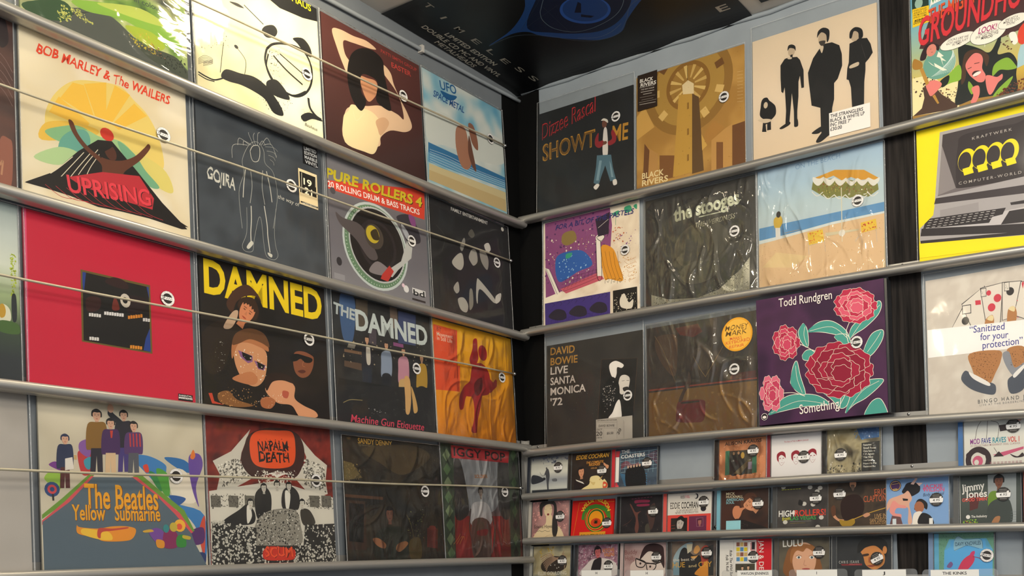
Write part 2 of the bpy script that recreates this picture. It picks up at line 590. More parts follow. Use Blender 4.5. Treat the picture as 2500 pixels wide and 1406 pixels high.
# ------------------------------------------------------------------ artwork data: every shape in tenths of a millimetre on its own cover
ITEMS=[
dict(key='green',wall='L',s0=-1.3785,z0=2.4776,slope=0.0071,ob=0.02,ot=0.006,w=0.314,h=0.314,label='green and yellow painted LP sleeve under glaring film, topmost at the left',film=('tight',0.008,0,0.004),bg=('n',5,'#3c5a34','#8fb84a','#e6e9a0','#5b5f55',3),art=(
('B','#5d6257',(-114,-182,653,503,1519,791,2154,539,3072,425,3114,50,1334,114,357,221)),
('B','#2f5a2c',(39,322,684,668,898,538,693,296,240,193)),
('B','#a6d24a',(908,771,1796,1075,2521,1159,3032,827,2671,675,1893,826,1154,679)),
('B','#dfe86a',(1369,932,2184,1198,2749,1095,2399,996,1682,918)),
('B','#c9d83a',(1889,745,2391,830,2671,675,2491,518,2046,600)),
('B','#4a5340',(2150,457,2840,553,3100,380,3092,209,2422,272)),
('N','#f2f07a',60,8,26,1,(606,532,779,611,893,409,643,248)),
('N','#f2f07a',60,8,26,2,(801,571,1002,662,1300,512,1195,440)),
('N','#e8d040',80,6,22,3,(1884,637,2332,777,2485,407,2092,406)),
('N','#b07040',40,6,18,4,(2266,559,2553,626,2659,423,2371,387)),
('N','#26301f',70,6,24,5,(2488,462,3109,551,3094,266,2652,283)),
('T','#4c5a50','in colour',2077,1284,2644,1324,10,''),),ext=()),
dict(key='ink',wall='L',s0=-1.0443,z0=2.4776,slope=0.0071,ob=0.02,ot=0.006,w=0.314,h=0.314,label='cream LP sleeve with black ink brush drawing and yellow lettering on black corner',film=('loose',0.006,0,0.004),bg=('n',2,'#f6edc4','#efe3b0','#f8f2d4',7),art=(
('P','#0c0c0c',(1791,2935,3241,3617,3192,2856,2729,2744,2113,2688,1864,2754)),
('T','#f3ec10','BAUHAUS',2048,3020,2980,2999,15,'b'),
('C','#111111',50,(1713,1617,1656,1345,1764,1069,2004,878,2389,843,2710,1038,2889,1365,2890,1736,2681,1984,2240,1945,1891,1798,1713,1617)),
('C','#111111',36,(1749,1525,1687,1181,1920,881,2345,845,2713,1075)),
('B','#141414',(1610,1963,1701,2109,1916,2221,2016,2139,1944,1982,1728,1872)),
('B','#141414',(2426,2152,2699,2269,2894,2147,2925,1937,2745,1937,2553,2078)),
('B','#1a1a1a',(1670,891,1928,1027,2174,871,2251,719,1991,658,1700,690)),
('B','#141414',(549,556,673,758,1023,812,1344,869,1624,803,1823,666,2021,455,2053,288,1799,267,1605,478,1325,548,1009,565,737,528)),
('C','#141414',30,(28,450,208,422,392,428,585,537)),
('C','#141414',22,(25,400,205,371,391,394)),
('C','#181818',14,(646,1307,590,978,534,635)),
('C','#181818',14,(936,1344,1160,1143,1123,834)),
('E','#181818',947,1341,5,4,0),
('C','#1c1c1c',22,(1188,2337,1422,2233,1660,2127)),
('B','#1c1c1c',(831,2243,1028,2299,1184,2266,1024,2228)),
('C','#1c1c1c',60,(2772,950,2803,741,2954,611,3112,574)),
('B','#1c1c1c',(2540,462,2773,619,3045,606,3133,544,2856,502,2623,364)),
('N','#141414',220,3,12,11,(1344,869,2174,871,2333,641,1878,189,1399,437)),
('N','#141414',80,3,10,12,(2507,633,3147,754,3134,563,2531,313)),
('N','#202020',60,3,14,13,(70,1262,759,1628,777,1260,49,855)),
('C','#3a3a34',6,(42,720,194,849,377,841,149,698)),
('C','#3a3a34',6,(41,693,192,815,376,820,148,677)),
('C','#3a3a34',6,(39,666,190,781,375,799,147,657)),
('C','#3a3a34',6,(38,639,188,747,374,779,146,637)),
('C','#3a3a34',6,(36,612,187,713,373,758,145,616)),
('C','#181818',40,(1875,1541,2203,1351,2631,1191)),
('C','#181818',26,(2051,1650,2388,1534,2734,1415)),
('N','#141414',90,4,14,14,(1671,1599,2057,1760,2183,1018,1755,924)),
('T','#333333','Bauhaus',2640,278,2977,267,7,'i'),),ext=(('S',2752,1478,'lp','',0),)),
dict(key='uprising',wall='L',s0=-1.3777,z0=2.1507,slope=-0.0034,ob=0.02,ot=0.006,w=0.314,h=0.3125,label='cream LP sleeve with yellow sun, green hills and red jagged title over black',film=('flat',0.008,0,0.0006),bg=('n',3,'#f2e4c4','#eddcb6','#f6ead0',21),art=(
('B','#f3d878',(407,1515,438,1799,615,2166,916,2487,1325,2651,1801,2736,2067,2573,2339,2379,2552,1993,2619,1470,2304,1422,1605,1663,888,1513,402,1341)),
('P','#f8c94a',(685,2093,916,2462,1116,2490,1302,1918)),
('P','#f8c94a',(1117,2516,1534,2709,1511,1994,1328,1927)),
('P','#f8c94a',(1693,2720,1987,2650,1616,1980,1459,2001)),
('P','#f8c94a',(2065,2519,2310,2369,1746,1896,1615,1954)),
('P','#f8c94a',(484,1767,661,2109,1197,1828,1143,1706)),
('B','#f0c44e',(407,1540,845,1725,1348,1754,1189,1569,352,1225)),
('B','#8fc08a',(404,1403,744,1613,992,1703,1191,1646,983,1395,638,1300)),
('B','#a9cf92',(784,1326,1091,1662,1396,1641,1766,1692,2085,1510,2411,1267,1859,1276,1183,1362)),
('B','#6fae9a',(890,1590,1141,1654,1184,1413,875,1080,630,998,663,1334)),
('B','#bcd69a',(204,881,635,1199,977,1190,626,873)),
('B','#e9d87a',(1870,1596,2590,1460,2809,1091,2631,1010,2129,1204)),
('B','#7fb58c',(1712,1674,2031,1545,2244,1294,2518,1057,2289,1014,1914,1294)),
('E','#dd3d2a',1516,1730,13,12,0),
('P','#1b1512',(54,397,526,717,978,1241,1342,1571,1604,1636,1863,1409,2022,1276,2344,977,2564,773,3078,397,2957,365,2101,398,1303,326,805,381)),
('C','#f2e4c4',12,(478,677,625,823,876,1105)),
('C','#f2e4c4',12,(644,655,808,882,1078,1250)),
('C','#f2e4c4',12,(815,709,970,947,1232,1327)),
('C','#f2e4c4',12,(965,807,1097,1027,1336,1388)),
('C','#f2e4c4',12,(1117,855,1198,1034,1387,1354)),
('B','#6a3a24',(816,1739,894,1743,988,1548,1183,1362,1436,1267,1753,1320,2029,1491,2231,1720,2319,1831,2350,1747,2138,1447,1855,1169,1743,1029,1426,980,1380,1145,1081,1327,888,1539)),
('E','#5a3020',1571,1416,11,15,20),
('B','#1b1512',(1339,1466,1446,1581,1602,1557,1574,1495,1439,1372,1383,1249)),
('P','#1b1512',(44,385,596,666,1479,870,2263,724,3102,444,2926,420,2009,378,1236,346,659,395)),
('P','#c8303a',(781,710,1407,999,2116,1148,2398,803,2357,579,1778,581,1024,617)),
('T','#1b1512','UPRISING',802,438,2359,634,30,'b'),
('T','#ef4450','UPRISING',788,449,2343,645,29,'b'),
('C','#c8303a',8,(383,455,657,322,943,363)),
('C','#c8303a',8,(563,482,842,341,1133,372)),
('C','#c8303a',8,(747,509,1030,360,1327,380)),
('C','#c8303a',8,(934,537,1222,379,1524,388)),
('C','#c8303a',8,(1125,566,1418,399,1725,397)),
('C','#c8303a',8,(1319,595,1617,419,1930,406)),
('C','#c8303a',8,(1517,624,1820,440,2138,415)),
('C','#c8303a',8,(1718,655,2027,461,2351,424)),
('C','#c8303a',8,(1924,685,2238,482,2568,433)),
('T','#ee4a2c','BOB MARLEY & The WAILERS',311,2759,2799,2766,17,'bij'),),ext=(('S',2623,2106,'lp','',0),)),
dict(key='slate',wall='L',s0=-1.0424,z0=2.1507,slope=-0.0034,ob=0.02,ot=0.006,w=0.314,h=0.309,label='slate grey LP sleeve with chalk figure outline and two small stickers',film=('loose',0.006,0,0.004),bg=('n',3,'#3c4147','#4a5056','#33383e',31),art=(
('C','#b8b8ae',9,(983,758,939,1495,1077,1950,1050,2216,1225,2587,1432,2729,1589,2607,1617,2334,1817,2187,1899,1715,1757,967)),
('C','#ddd8c8',13,(1251,2475,1326,2604,1469,2654,1495,2504,1446,2330,1330,2275,1273,2343,1251,2475)),
('C','#c9c7bc',9,(1196,2577,847,2464,807,2180)),
('C','#c9c7bc',9,(1245,2594,1003,2662,953,2497)),
('C','#c9c7bc',9,(1294,2611,1112,2638,1088,2536)),
('C','#c9c7bc',9,(1343,2628,1232,2826,1237,2859)),
('C','#c9c7bc',9,(1392,2645,1343,2802,1376,2902)),
('C','#c9c7bc',9,(1441,2662,1461,2907,1516,2959)),
('C','#c9c7bc',9,(1491,2679,1570,2798,1645,2728)),
('C','#c9c7bc',9,(1540,2696,1690,2903,1788,2785)),
('C','#c9c7bc',9,(1590,2713,1801,2793,1919,2551)),
('C','#b8b8ae',7,(1635,2693,1845,2747,1960,2697)),
('C','#b8b8ae',7,(1672,2614,1839,2639,1921,2584)),
('C','#b8b8ae',7,(1709,2534,1834,2530,1881,2471)),
('C','#b8b8ae',7,(1747,2455,1829,2421,1842,2358)),
('C','#ddd8c8',20,(1122,2068,1067,1740,1033,1421)),
('C','#ddd8c8',20,(1642,2166,1717,1837,1752,1530)),
('C','#c9c7bc',12,(1241,2072,1265,1733,1199,1350)),
('C','#c9c7bc',12,(1547,2153,1517,1775,1565,1422)),
('C','#ddd8c8',22,(1220,1297,1215,1018,1187,734,1184,519)),
('C','#ddd8c8',22,(1549,1392,1603,1001,1609,753,1648,420)),
('B','#ddd8c8',(1073,398,1186,550,1237,501,1124,366)),
('B','#ddd8c8',(1592,406,1702,387,1680,319,1608,348)),
('C','#b8b8ae',8,(1111,1234,1087,707,968,402,1033,297,1211,342,1257,568,1388,1066,1460,1055,1506,509,1569,307,1752,290,1851,408,1804,585,1782,893,1845,1415)),
('T','#e4e0d0','GOJIRA',196,1569,854,1504,25,'bj'),
('T','#d8d4c4','the way of',1909,1665,2475,1641,9,'i'),),ext=(('S',2269,2042,'lp','',0),('X','hype_sticker',(2618,2666,3023,3104),(('R','#15161a',-9999,-9999,9999,9999),('T','#d8d8d4','LIMITED',2656,2977,2995,2992,7.2,'b'),('T','#d8d8d4','EDITION',2659,2879,3004,2890,7.2,'b'),('T','#d8d8d4','MARBLE',2663,2781,3012,2789,7.2,'b'),('T','#d8d8d4','VINYL',2667,2683,3020,2687,7.2,'b'),('L','#8a8a8a',10,(2668,2624,3015,2682))),'small black square sticker'),('X','hype_sticker',(2467,1706,2980,2504),(('R','#d9c59a',-9999,-9999,9999,9999),('R','#1c1b18',2499,1974,2949,2441),('L','#cfc8b4',12,(2560,2424,2535,1942,2894,1958)),('L','#cfc8b4',12,(2672,2442,2945,2492,2930,2209)),('T','#e6dfc4','19',2600,2181,2824,2177,14,'b'),('T','#e6dfc4','21',2617,1985,2827,1975,14,'b'),('R','#1c1b18',2500,1741,2973,1779),('T','#cfc8b4','LIMITED EDITION',2532,1723,2947,1763,3.5,'b'),('T','#cfc8b4','EXCLUSIVE VINYL',2530,1678,2944,1718,3.5,'b')),'tan and black rectangular sticker'))),
dict(key='maroon',wall='L',s0=-0.7189,z0=2.4776,slope=0.0071,ob=0.02,ot=0.006,w=0.314,h=0.314,label='maroon LP sleeve showing a long-haired person in a cream vest, arms raised',film=('flat',0.006,0,0.004),bg=('v','#5a2f2a','#4a2824','#3a201e'),art=(
('B','#d9b896',(313,2850,561,2958,956,2973,1366,3030,1673,2959,1512,2892,1199,2840,894,2790,643,2722,671,2425,855,2228,759,1918,602,2126,432,2479)),
('B','#d9b896',(573,1000,836,1250,1302,1421,1730,1579,2268,1572,2486,1527,2407,1950,2207,2202,1797,2487,1752,2590,1916,2656,2123,2536,2213,2286,2411,1992,2640,1706,2759,1417,2517,1210,2013,1077,1672,800,1547,520,527,334)),
('B','#e3cfa2',(788,1271,1090,1304,1449,1317,1697,1127,1613,700,1429,323,1117,260,525,295,515,865,676,1076)),
('B','#c9a27e',(1541,1152,1818,1330,1970,1223,1676,841,1580,967)),
('B','#c08a66',(1092,2049,1352,2112,1613,2134,1649,1908,1473,1643,1311,1543,1171,1726)),
('B','#17110f',(874,2509,1195,2779,1562,2873,1870,2759,1901,2448,2020,1887,2050,1575,1679,1600,1583,1724,1664,2114,1461,2194,1147,2110,1119,1707,1258,1523,1084,1224,844,1370,720,1709,722,2097)),
('T','#b03a34','PATTI SMITH GROUP',1831,2944,3051,2945,8,''),
('T','#b84038','EASTER',2164,2715,2834,2734,12,'b'),
('C','#f1d9b4',8,(828,1131,913,929,1186,1222)),),ext=(('S',2492,2105,'lp','',0),)),
dict(key='beach_sky',wall='L',s0=-0.3945,z0=2.4776,slope=0.0071,ob=0.02,ot=0.006,w=0.314,h=0.314,label='pale blue LP sleeve of sky and seashore beside the black corner boards',film=('flat',0.004,0,0.004),bg=('n',3,'#5f9bb4','#8fb6c0','#c4cac4','#d2d4cc',41),art=(
('B','#c9ccc4',(139,1973,701,2219,1197,2179,1978,2186,3091,2291,3138,1656,2175,1396,877,1372,82,1277)),
('P','#2f6f9a',(78,1234,3170,1248,3148,1009,54,931)),
('P','#5d94b2',(57,974,3157,1105,3139,914,36,715)),
('C','#c4d6da',10,(123,1059,854,1105,1878,1079,3124,1142)),
('C','#c4d6da',10,(118,999,848,1034,1873,1019,3119,1084)),
('C','#c4d6da',10,(113,938,842,963,1868,959,3113,1027)),
('C','#c4d6da',10,(108,877,836,892,1862,900,3108,970)),
('C','#c4d6da',10,(103,817,830,821,1857,840,3103,913)),
('C','#c4d6da',10,(99,756,824,750,1852,781,3097,856)),
('P','#c9b98c',(63,682,3129,819,3112,259,28,251)),
('P','#bfa878',(49,509,3109,605,3112,259,28,251)),
('B','#a5745a',(1178,1953,1383,2112,1571,2045,1665,1633,1725,1208,1541,974,1288,1026,1135,1458)),
('B','#8a5a44',(1688,2264,1887,2289,2026,1977,2031,1665,1868,1700,1752,1885)),
('B','#6a4434',(1693,1954,1817,1505,1908,1043,1751,1128,1619,1485)),
('B','#1d5c8c',(657,2786,771,2677,922,2639,1148,2709,1288,2863,1000,2816)),
('T','#1d5c8c','UFO',661,2830,1293,2918,22,'b'),
('T','#1f4f86','SPACE METAL',381,2531,1559,2507,17,'bi'),),ext=(('S',2572,2153,'lp','',0),)),
dict(key='turntable',wall='L',s0=-0.7116,z0=2.1507,slope=-0.0034,ob=0.02,ot=0.006,w=0.314,h=0.314,label='grey LP sleeve picturing a turntable below a red banner of yellow lettering',film=('flat',0.006,0,0.004),bg=('v','#8a8688','#6f6a6e','#777277','#8c888a'),art=(
('P','#d8452e',(-109,2474,3180,3243,3098,2450,-118,2304)),
('T','#1a1a10','PURE ROLLERS 4',-22,2534,3067,2740,24,'bi'),
('T','#d6c22a','PURE ROLLERS 4',-30,2545,3047,2761,23,'Bi'),
('T','#f6efe4','20 ROLLING DRUM & BASS TRACKS',2,2357,2938,2528,13,'b'),
('E','#c9cfca',1402,1326,104,104,0),
('E','#6c8a6a',1402,1326,98,98,0),
('K','#cfe0c8',1402,1326,930,70,11),
('E','#c4c4c0',1452,1374,90,90,0),
('E','#191416',1452,1374,86,86,0),
('E','#2c2428',1452,1374,60,60,0),
('E','#1b1618',1452,1374,52,52,0),
('B','#5a5050',(191,1825,400,1749,926,1723,1266,1361,1431,1053,1151,984,769,1336,305,1587)),
('B','#8a8080',(1134,702,1427,981,1887,808,1786,713,1360,650)),
('E','#4a4038',1347,1558,30,30,0),
('E','#c8b02e',1304,1599,21,21,0),
('B','#3a2e18',(1237,1634,1429,1755,1508,1530,1319,1480)),
('P','#c2c0ba',(2438,1736,2637,1715,2560,1329,2088,926,1880,699,1598,741,2202,1169)),
('P','#c23a30',(1548,694,1802,966,1939,855,1728,558,1494,576)),
('B','#38343c',(2128,2270,2634,2412,2909,1970,2844,1768,2438,1736,2261,2053)),
('B','#8a4a80',(2534,2421,2735,2404,2771,2192,2619,2187)),
('B','#b0b0b4',(2266,2127,2455,1996,2545,1837,2440,1773,2304,1956)),
('E','#e8e4e0',2331,513,9,9,0),
('E','#f0d0d8',2237,582,5,5,0),
('E','#504c50',133,2296,8,8,0),
('E','#332f33',232,692,8,10,0),
('R','#9a9698',67,272,379,402),
('R','#e4e0dc',2540,456,3000,595),
('T','#1a1a1a','bd',2574,420,2967,430,14,'b'),
('R','#3a3030',2523,287,2988,337),),ext=(('S',2575,1765,'lp','',0),)),
dict(key='blackchrome',wall='L',s0=-0.3823,z0=2.1507,slope=-0.0034,ob=0.02,ot=0.006,w=0.314,h=0.314,label='black LP sleeve with faint pale figures and small white capitals along the top',film=('loose',0.003,0,0.004),bg=('n',3,'#121114','#1b1a1d','#0e0d10',51),art=(
('T','#d8d4cc','FAMILY ENTERTAINMENT',830,2987,2304,3004,9,'b'),
('B','#8c8880',(1112,2092,1276,2369,1325,2264,1190,1995)),
('B','#b4aea2',(767,1620,1010,1872,1184,1916,1220,1651,1092,1465,869,1490)),
('B','#a49e94',(1441,1901,1576,2132,1753,2137,1791,1868,1631,1710,1518,1762)),
('B','#5a564e',(1462,2536,1620,2698,1728,2568,1601,2455)),
('B','#958f86',(1908,2215,2147,2195,2251,1979,2169,1718,1942,1905)),
('B','#c9c4ba',(2101,2385,2293,2495,2372,2333,2209,2211)),
('B','#b8b2a6',(1719,1335,1839,1363,2357,1036,2469,898,2344,872,1820,1120,1698,699,1654,887)),
('B','#cfc9be',(2483,1062,2712,1192,2663,978,2466,857)),
('B','#a8a298',(771,929,953,1124,993,901,872,798)),
('B','#b0aa9e',(918,654,1150,741,1310,580,1236,371,1011,403)),
('B','#8c8678',(1399,989,1517,1015,1516,622,1359,473)),
('C','#5a564e',7,(2679,1919,2779,1616,2623,1255,2780,880)),
('C','#4a463e',7,(227,2435,536,2213,396,1796)),
('E','#c9c4ba',2932,3052,6,6,0),),ext=(('S',2593,2022,'lp','',0),)),
dict(key='crimson',wall='L',s0=-1.3712,z0=1.8392,slope=-0.001,ob=0.02,ot=0.006,w=0.314,h=0.314,label='plain crimson LP sleeve with a small dark framed picture at its centre',film=('flat',0.008,0,0.002),bg=('s','#cc1f3c'),art=(
('P','#e2557a',(-41,3180,60,3184,40,196,-54,195)),
('P','#6a5a26',(962,2300,2278,2301,2275,998,945,1006)),
('P','#17120f',(997,2264,2247,2258,2235,1027,977,1032)),
('P','#26408a',(997,2264,1059,2262,1008,1878,990,2058)),
('P','#26408a',(2151,1266,2241,1475,2241,1028,2099,1038)),
('P','#26408a',(2204,2256,2247,2258,2250,2031)),
('B','#301512',(1402,2176,1569,2294,1790,2262,1842,2137,1618,2116)),
('B','#3a1814',(1043,1781,1177,1862,1310,1836,1276,1644,1063,1575)),
('B','#241010',(1837,2000,2180,2016,2113,1782,1825,1671)),
('E','#d8cbb8',1777,1906,10,13,0),
('E','#17120f',1772,1910,5,6,0),
('B','#7a2c20',(1555,1887,1610,1898,1659,1720,1521,1692)),
('P','#e8e2da',(1088,1541,1125,1548,1123,1490,1086,1483)),
('P','#e8e2da',(1133,1552,1170,1552,1168,1493,1131,1486)),
('P','#e8e2da',(1178,1548,1215,1555,1213,1497,1176,1490)),
('P','#e8e2da',(1223,1559,1260,1559,1258,1500,1221,1493)),
('P','#e8e2da',(1268,1555,1306,1562,1304,1504,1266,1496)),
('P','#ece6e0',(1369,1622,1407,1630,1405,1571,1367,1564)),
('P','#ece6e0',(1416,1634,1453,1634,1451,1574,1413,1567)),
('P','#ece6e0',(1461,1630,1500,1637,1498,1578,1459,1571)),
('P','#ece6e0',(1508,1642,1546,1641,1544,1582,1506,1574)),
('P','#ece6e0',(1554,1637,1593,1645,1591,1585,1552,1578)),
('P','#ece6e0',(1601,1649,1640,1649,1638,1589,1599,1581)),
('P','#ece6e0',(1648,1645,1687,1652,1685,1593,1646,1585)),
('P','#ece6e0',(1696,1657,1735,1656,1732,1596,1693,1589)),
('P','#e08a2a',(1817,1632,1857,1639,1855,1579,1815,1571)),
('P','#e08a2a',(1866,1654,1906,1654,1903,1594,1864,1586)),
('P','#e08a2a',(1914,1661,1954,1669,1952,1608,1912,1601)),
('P','#e08a2a',(1963,1684,2003,1684,2001,1623,1961,1615)),
('P','#e08a2a',(2012,1691,2052,1699,2050,1638,2010,1630)),
('P','#e08a2a',(2062,1714,2102,1714,2100,1653,2059,1645)),
('P','#d8d2cc',(2108,1643,2149,1651,2146,1590,2106,1582)),
('P','#d8d2cc',(2157,1656,2198,1655,2196,1594,2155,1586)),
('P','#d8d2cc',(2207,1651,2248,1659,2245,1598,2204,1590)),
('P','#e4ded6',(1081,1113,1118,1119,1116,1061,1080,1055)),
('P','#e4ded6',(1126,1123,1163,1122,1161,1064,1124,1058)),
('P','#e4ded6',(1171,1118,1208,1125,1206,1066,1169,1060)),
('P','#e4ded6',(1216,1129,1253,1127,1251,1069,1214,1062)),
('P','#e0902a',(1837,1087,1876,1094,1874,1034,1835,1027)),
('P','#e0902a',(1885,1098,1925,1097,1922,1036,1883,1030)),
('P','#e0902a',(1933,1093,1973,1099,1971,1039,1931,1032)),
('P','#e0902a',(1982,1103,2021,1102,2019,1041,1979,1035)),
('P','#e0902a',(2030,1098,2070,1104,2068,1044,2028,1037)),
('R','#141414',2772,183,3080,311),
('R','#f2efe8',2782,216,3069,250),
('T','#111111','ADVISORY',2792,189,3061,192,4.5,'b'),
('T','#f2efe8','PARENTAL',2789,262,3065,267,3,'b'),),ext=(('S',2609,2111,'lp','',0),)),
dict(key='yellowtitle',wall='L',s0=-1.0383,z0=1.8392,slope=-0.001,ob=0.02,ot=0.006,w=0.314,h=0.314,label='black LP sleeve with huge yellow title over a cluster of messy faces',film=('flat',0.006,0,0.004),bg=('n',3,'#16100e','#1e1613','#120d0b',61),art=(
('T','#f0cf10','DAMNED',97,2435,3049,2408,64,'B'),
('B','#2a1e16',(-17,1526,476,1938,879,1833,977,1700,689,1441,428,897,66,844)),
('H',1071,2202,38,52,-30,'#d98a5e','#3a2414','m'),
('B','#c9a88a',(722,2134,861,2191,818,2002,672,1796,503,1795)),
('B','#4a2c1c',(593,2288,777,2596,1099,2787,1342,2655,1442,2491,1302,2585,1052,2533,835,2367,722,2134)),
('B','#cf9468',(726,1507,867,1591,1286,1540,1498,1452,1522,1209,1432,858,1208,676,931,760,741,1091)),
('B','#b8764a',(692,1501,875,1742,1191,1768,1508,1639,1572,1464,1357,1521,1075,1565,828,1494,676,1171)),
('P','#8a5a86',(823,1373,1168,1308,1162,1185,1054,1139,885,1233)),
('P','#141012',(912,1357,1154,1299,1128,1204,1022,1188,928,1264)),
('P','#8a5a86',(1199,1221,1483,1157,1441,1044,1298,1053)),
('P','#141012',(1263,1213,1461,1151,1413,1058,1299,1078)),
('B','#6a4428',(690,1471,787,1712,1125,1878,1480,1819,1599,1561,1398,1620,1114,1648,846,1512)),
('N','#efe2cc',60,5,22,62,(758,1452,1530,1365,1465,802,791,711)),
('B','#8a3a28',(1009,921,1220,920,1251,834,1038,804)),
('B','#8a5034',(2222,1569,2494,1693,2728,1618,2745,1362,2620,1118,2418,1026,2248,1113,2195,1343)),
('B','#1c1614',(2062,1575,2227,1792,2505,1904,2739,1814,2808,1469,2724,1553,2489,1612,2253,1558,2145,1335)),
('B','#0a0808',(2132,1460,2290,1532,2524,1521,2720,1488,2676,1400,2516,1376,2401,1438,2281,1372,2145,1351)),
('B','#5a2a20',(2308,1153,2447,1206,2524,1175,2423,1122)),
('C','#c27a50',9,(2478,1402,2441,1300,2510,1279)),
('B','#2a1812',(1503,837,1733,1024,2108,1014,2247,749,2096,792,1798,847)),
('H',1867,731,34,50,38,'#d89a74','#2a1812','m'),
('B','#c07c50',(671,789,1099,971,1272,842,1157,704,805,717)),
('B','#d89a70',(1444,649,1680,930,1945,967,2207,811,2193,554,2421,421,2736,327,2769,200,2327,154,2106,384,1727,403)),
('B','#b85a44',(1892,675,2044,663,1999,530,1885,548)),
('B','#2a1812',(1456,899,1685,1024,2061,983,2171,870,1904,898,1637,830,1479,622)),
('B','#b06a40',(1323,418,1510,502,1691,430,1571,261,1351,267)),
('B','#8a5a30',(315,415,555,504,753,349,1136,273,746,198,374,245)),
('N','#d9a060',70,4,16,63,(254,525,1084,663,1279,259,304,177)),
('N','#e9d9c0',30,4,14,64,(1218,497,1890,643,1874,326,1277,228)),
('P','#c8452e',(100,402,182,413,225,256,440,208,173,206)),
('N','#b8b4a8',26,3,12,65,(289,1462,489,1496,536,1060,256,726)),),ext=(('S',2632,1900,'lp','',0),)),
dict(key='street',wall='L',s0=-0.7008,z0=1.8392,slope=-0.001,ob=0.02,ot=0.006,w=0.314,h=0.314,label='LP sleeve with big pale grey title over a night street of standing people',film=('loose',0.005,0,0.004),bg=('n',4,'#1a1a1c','#262526','#121214',71),art=(
('B','#3e5a82',(226,3100,660,3089,556,2116,253,2131)),
('P','#54483a',(705,3098,1067,3139,1024,2472,662,2407)),
('P','#3a4468',(2053,3090,2651,3097,2596,2320,1998,2292)),
('P','#6a584a',(1769,3176,2009,3153,2023,2654,1779,2609)),
('P','#4a4048',(1070,2481,1300,2487,1275,2100,1048,2131)),
('P','#7a5a40',(280,1867,986,1880,982,1810,276,1799)),
('P','#5a4434',(264,1596,968,1602,957,1429,255,1461)),
('P','#8a8478',(419,2025,638,2028,587,1918,369,1915)),
('N','#9a8a70',60,6,26,72,(253,2131,3012,2389,2968,1791,216,1522)),
('H',983,2189,13,17,0,'#c99a78','#1c1412',''),
('B','#23222a',(837,2010,1089,2069,1138,1766,1072,1445,799,1406,798,1747)),
('B','#1d2433',(812,1476,1084,1499,1038,1062,937,468,882,462,910,1046,828,456,767,484,793,1030)),
('B','#c9c0b0',(949,2011,1064,2030,1062,1650,948,1633)),
('H',1596,2153,13,17,0,'#c99a78','#1c1412',''),
('B','#8a96a8',(1443,1970,1706,2030,1757,1720,1687,1393,1402,1353,1402,1702)),
('B','#171a22',(1416,1425,1701,1447,1652,1001,1545,395,1488,389,1518,985,1431,383,1368,411,1395,969)),
('H',2157,2103,13,17,0,'#c99a78','#1c1412',''),
('B','#c08a98',(1997,1917,2271,1977,2324,1661,2251,1327,1954,1288,1954,1643)),
('B','#c9a46a',(1969,1361,2264,1383,2213,928,2101,310,2042,304,2074,912,1983,298,1917,327,1946,897)),
('H',2778,2020,13,17,0,'#c99a78','#1c1412',''),
('B','#b08a30',(2612,1830,2898,1891,2952,1568,2875,1228,2566,1188,2567,1551)),
('B','#1a1a1a',(2581,1263,2890,1284,2835,820,2718,190,2656,184,2691,804,2595,178,2526,208,2558,789)),
('P','#0c0c0e',(67,1168,2977,1204,2950,834,28,501)),
('P','#17171a',(24,1001,3036,1326,3006,207,51,35)),
('B','#cfa468',(2149,1464,2323,1452,2340,981,2264,609,2138,596,2138,956)),
('B','#c9a060',(2361,1275,2473,1070,2550,713,2416,626,2386,914)),
('C','#8a7a50',18,(172,617,395,711,752,737)),
('N','#e9e4da',12,4,12,73,(742,581,2168,671,2160,562,736,478)),
('T','#d8405a','Machine Gun Etiquette',386,202,2746,220,17,'i'),
('T','#b9c0bc','THE',-5,2652,629,2588,24,'B'),
('T','#c6cdc8','DAMNED',652,2388,3023,2391,45,'B'),
('R','#8a4a78',1828,2194,2163,2281),),ext=(('S',2570,1744,'lp','',0),)),
dict(key='runner',wall='L',s0=-0.3763,z0=1.8392,slope=-0.001,ob=0.02,ot=0.006,w=0.314,h=0.314,label='orange-yellow LP sleeve with a dark red running figure and a red square',film=('crinkle',0.003,0,0.004),bg=('v','#efb81c','#f0ad14','#e89a10','#e8920c'),art=(
('P','#e2572a',(22,2992,922,2985,796,1369,-51,1305)),
('P','#e2572a',(103,1933,956,2060,901,1362,60,1361)),
('T','#7a1a12','BT',139,2856,304,2836,10,''),
('T','#f2e0c4','Movement',139,2713,735,2733,10,''),
('T','#f2e0c4','In Still Life',142,2609,709,2614,10,''),
('E','#a81f22',1902,2546,18,21,0),
('B','#a81f22',(1349,2263,1493,2598,1542,2841,1692,2887,1698,2592,1708,2357,1510,2092)),
('B','#a81f22',(1454,2123,1818,2256,2103,2060,2199,1754,2395,1901,2409,1702,2117,1505,1927,1402,1100,1300,1488,1815)),
('B','#a81f22',(1472,2137,1957,2209,2116,1910,2352,1781,2458,1917,2380,1744,2142,1491,1907,1601,1761,1304,1678,1017,1565,728,1515,487,1474,346,1270,366,1380,631,1435,950,1398,1221,1263,1361,1108,1225,999,940,855,924,880,1236,1074,1532,1321,1722)),
('B','#6a1518',(1493,1666,1808,1868,1815,1590,1647,1370,1500,1391)),),ext=(('S',2652,1985,'lp','',0),)),
dict(key='hill',wall='L',s0=-1.3483,z0=1.5272,slope=0.002,ob=0.02,ot=0.006,w=0.314,h=0.314,label='beige LP sleeve with a blue-grey hill, orange rounded lettering and bright figures',film=('loose',0.014,0.0025,0.004),bg=('n',2,'#d9ceb6','#c8bda4','#d4cab2',81),art=(
('B','#3f7fb8',(1674,2195,1964,2242,2315,2098,2337,1903,2467,1403,3116,1134,3068,98,2942,844,2525,1320,1950,1883)),
('B','#2f6ea8',(2321,2238,2720,2208,2931,1992,2709,1980,2408,2132)),
('B','#55a03c',(2131,2003,2367,1905,2381,1513,2233,1591)),
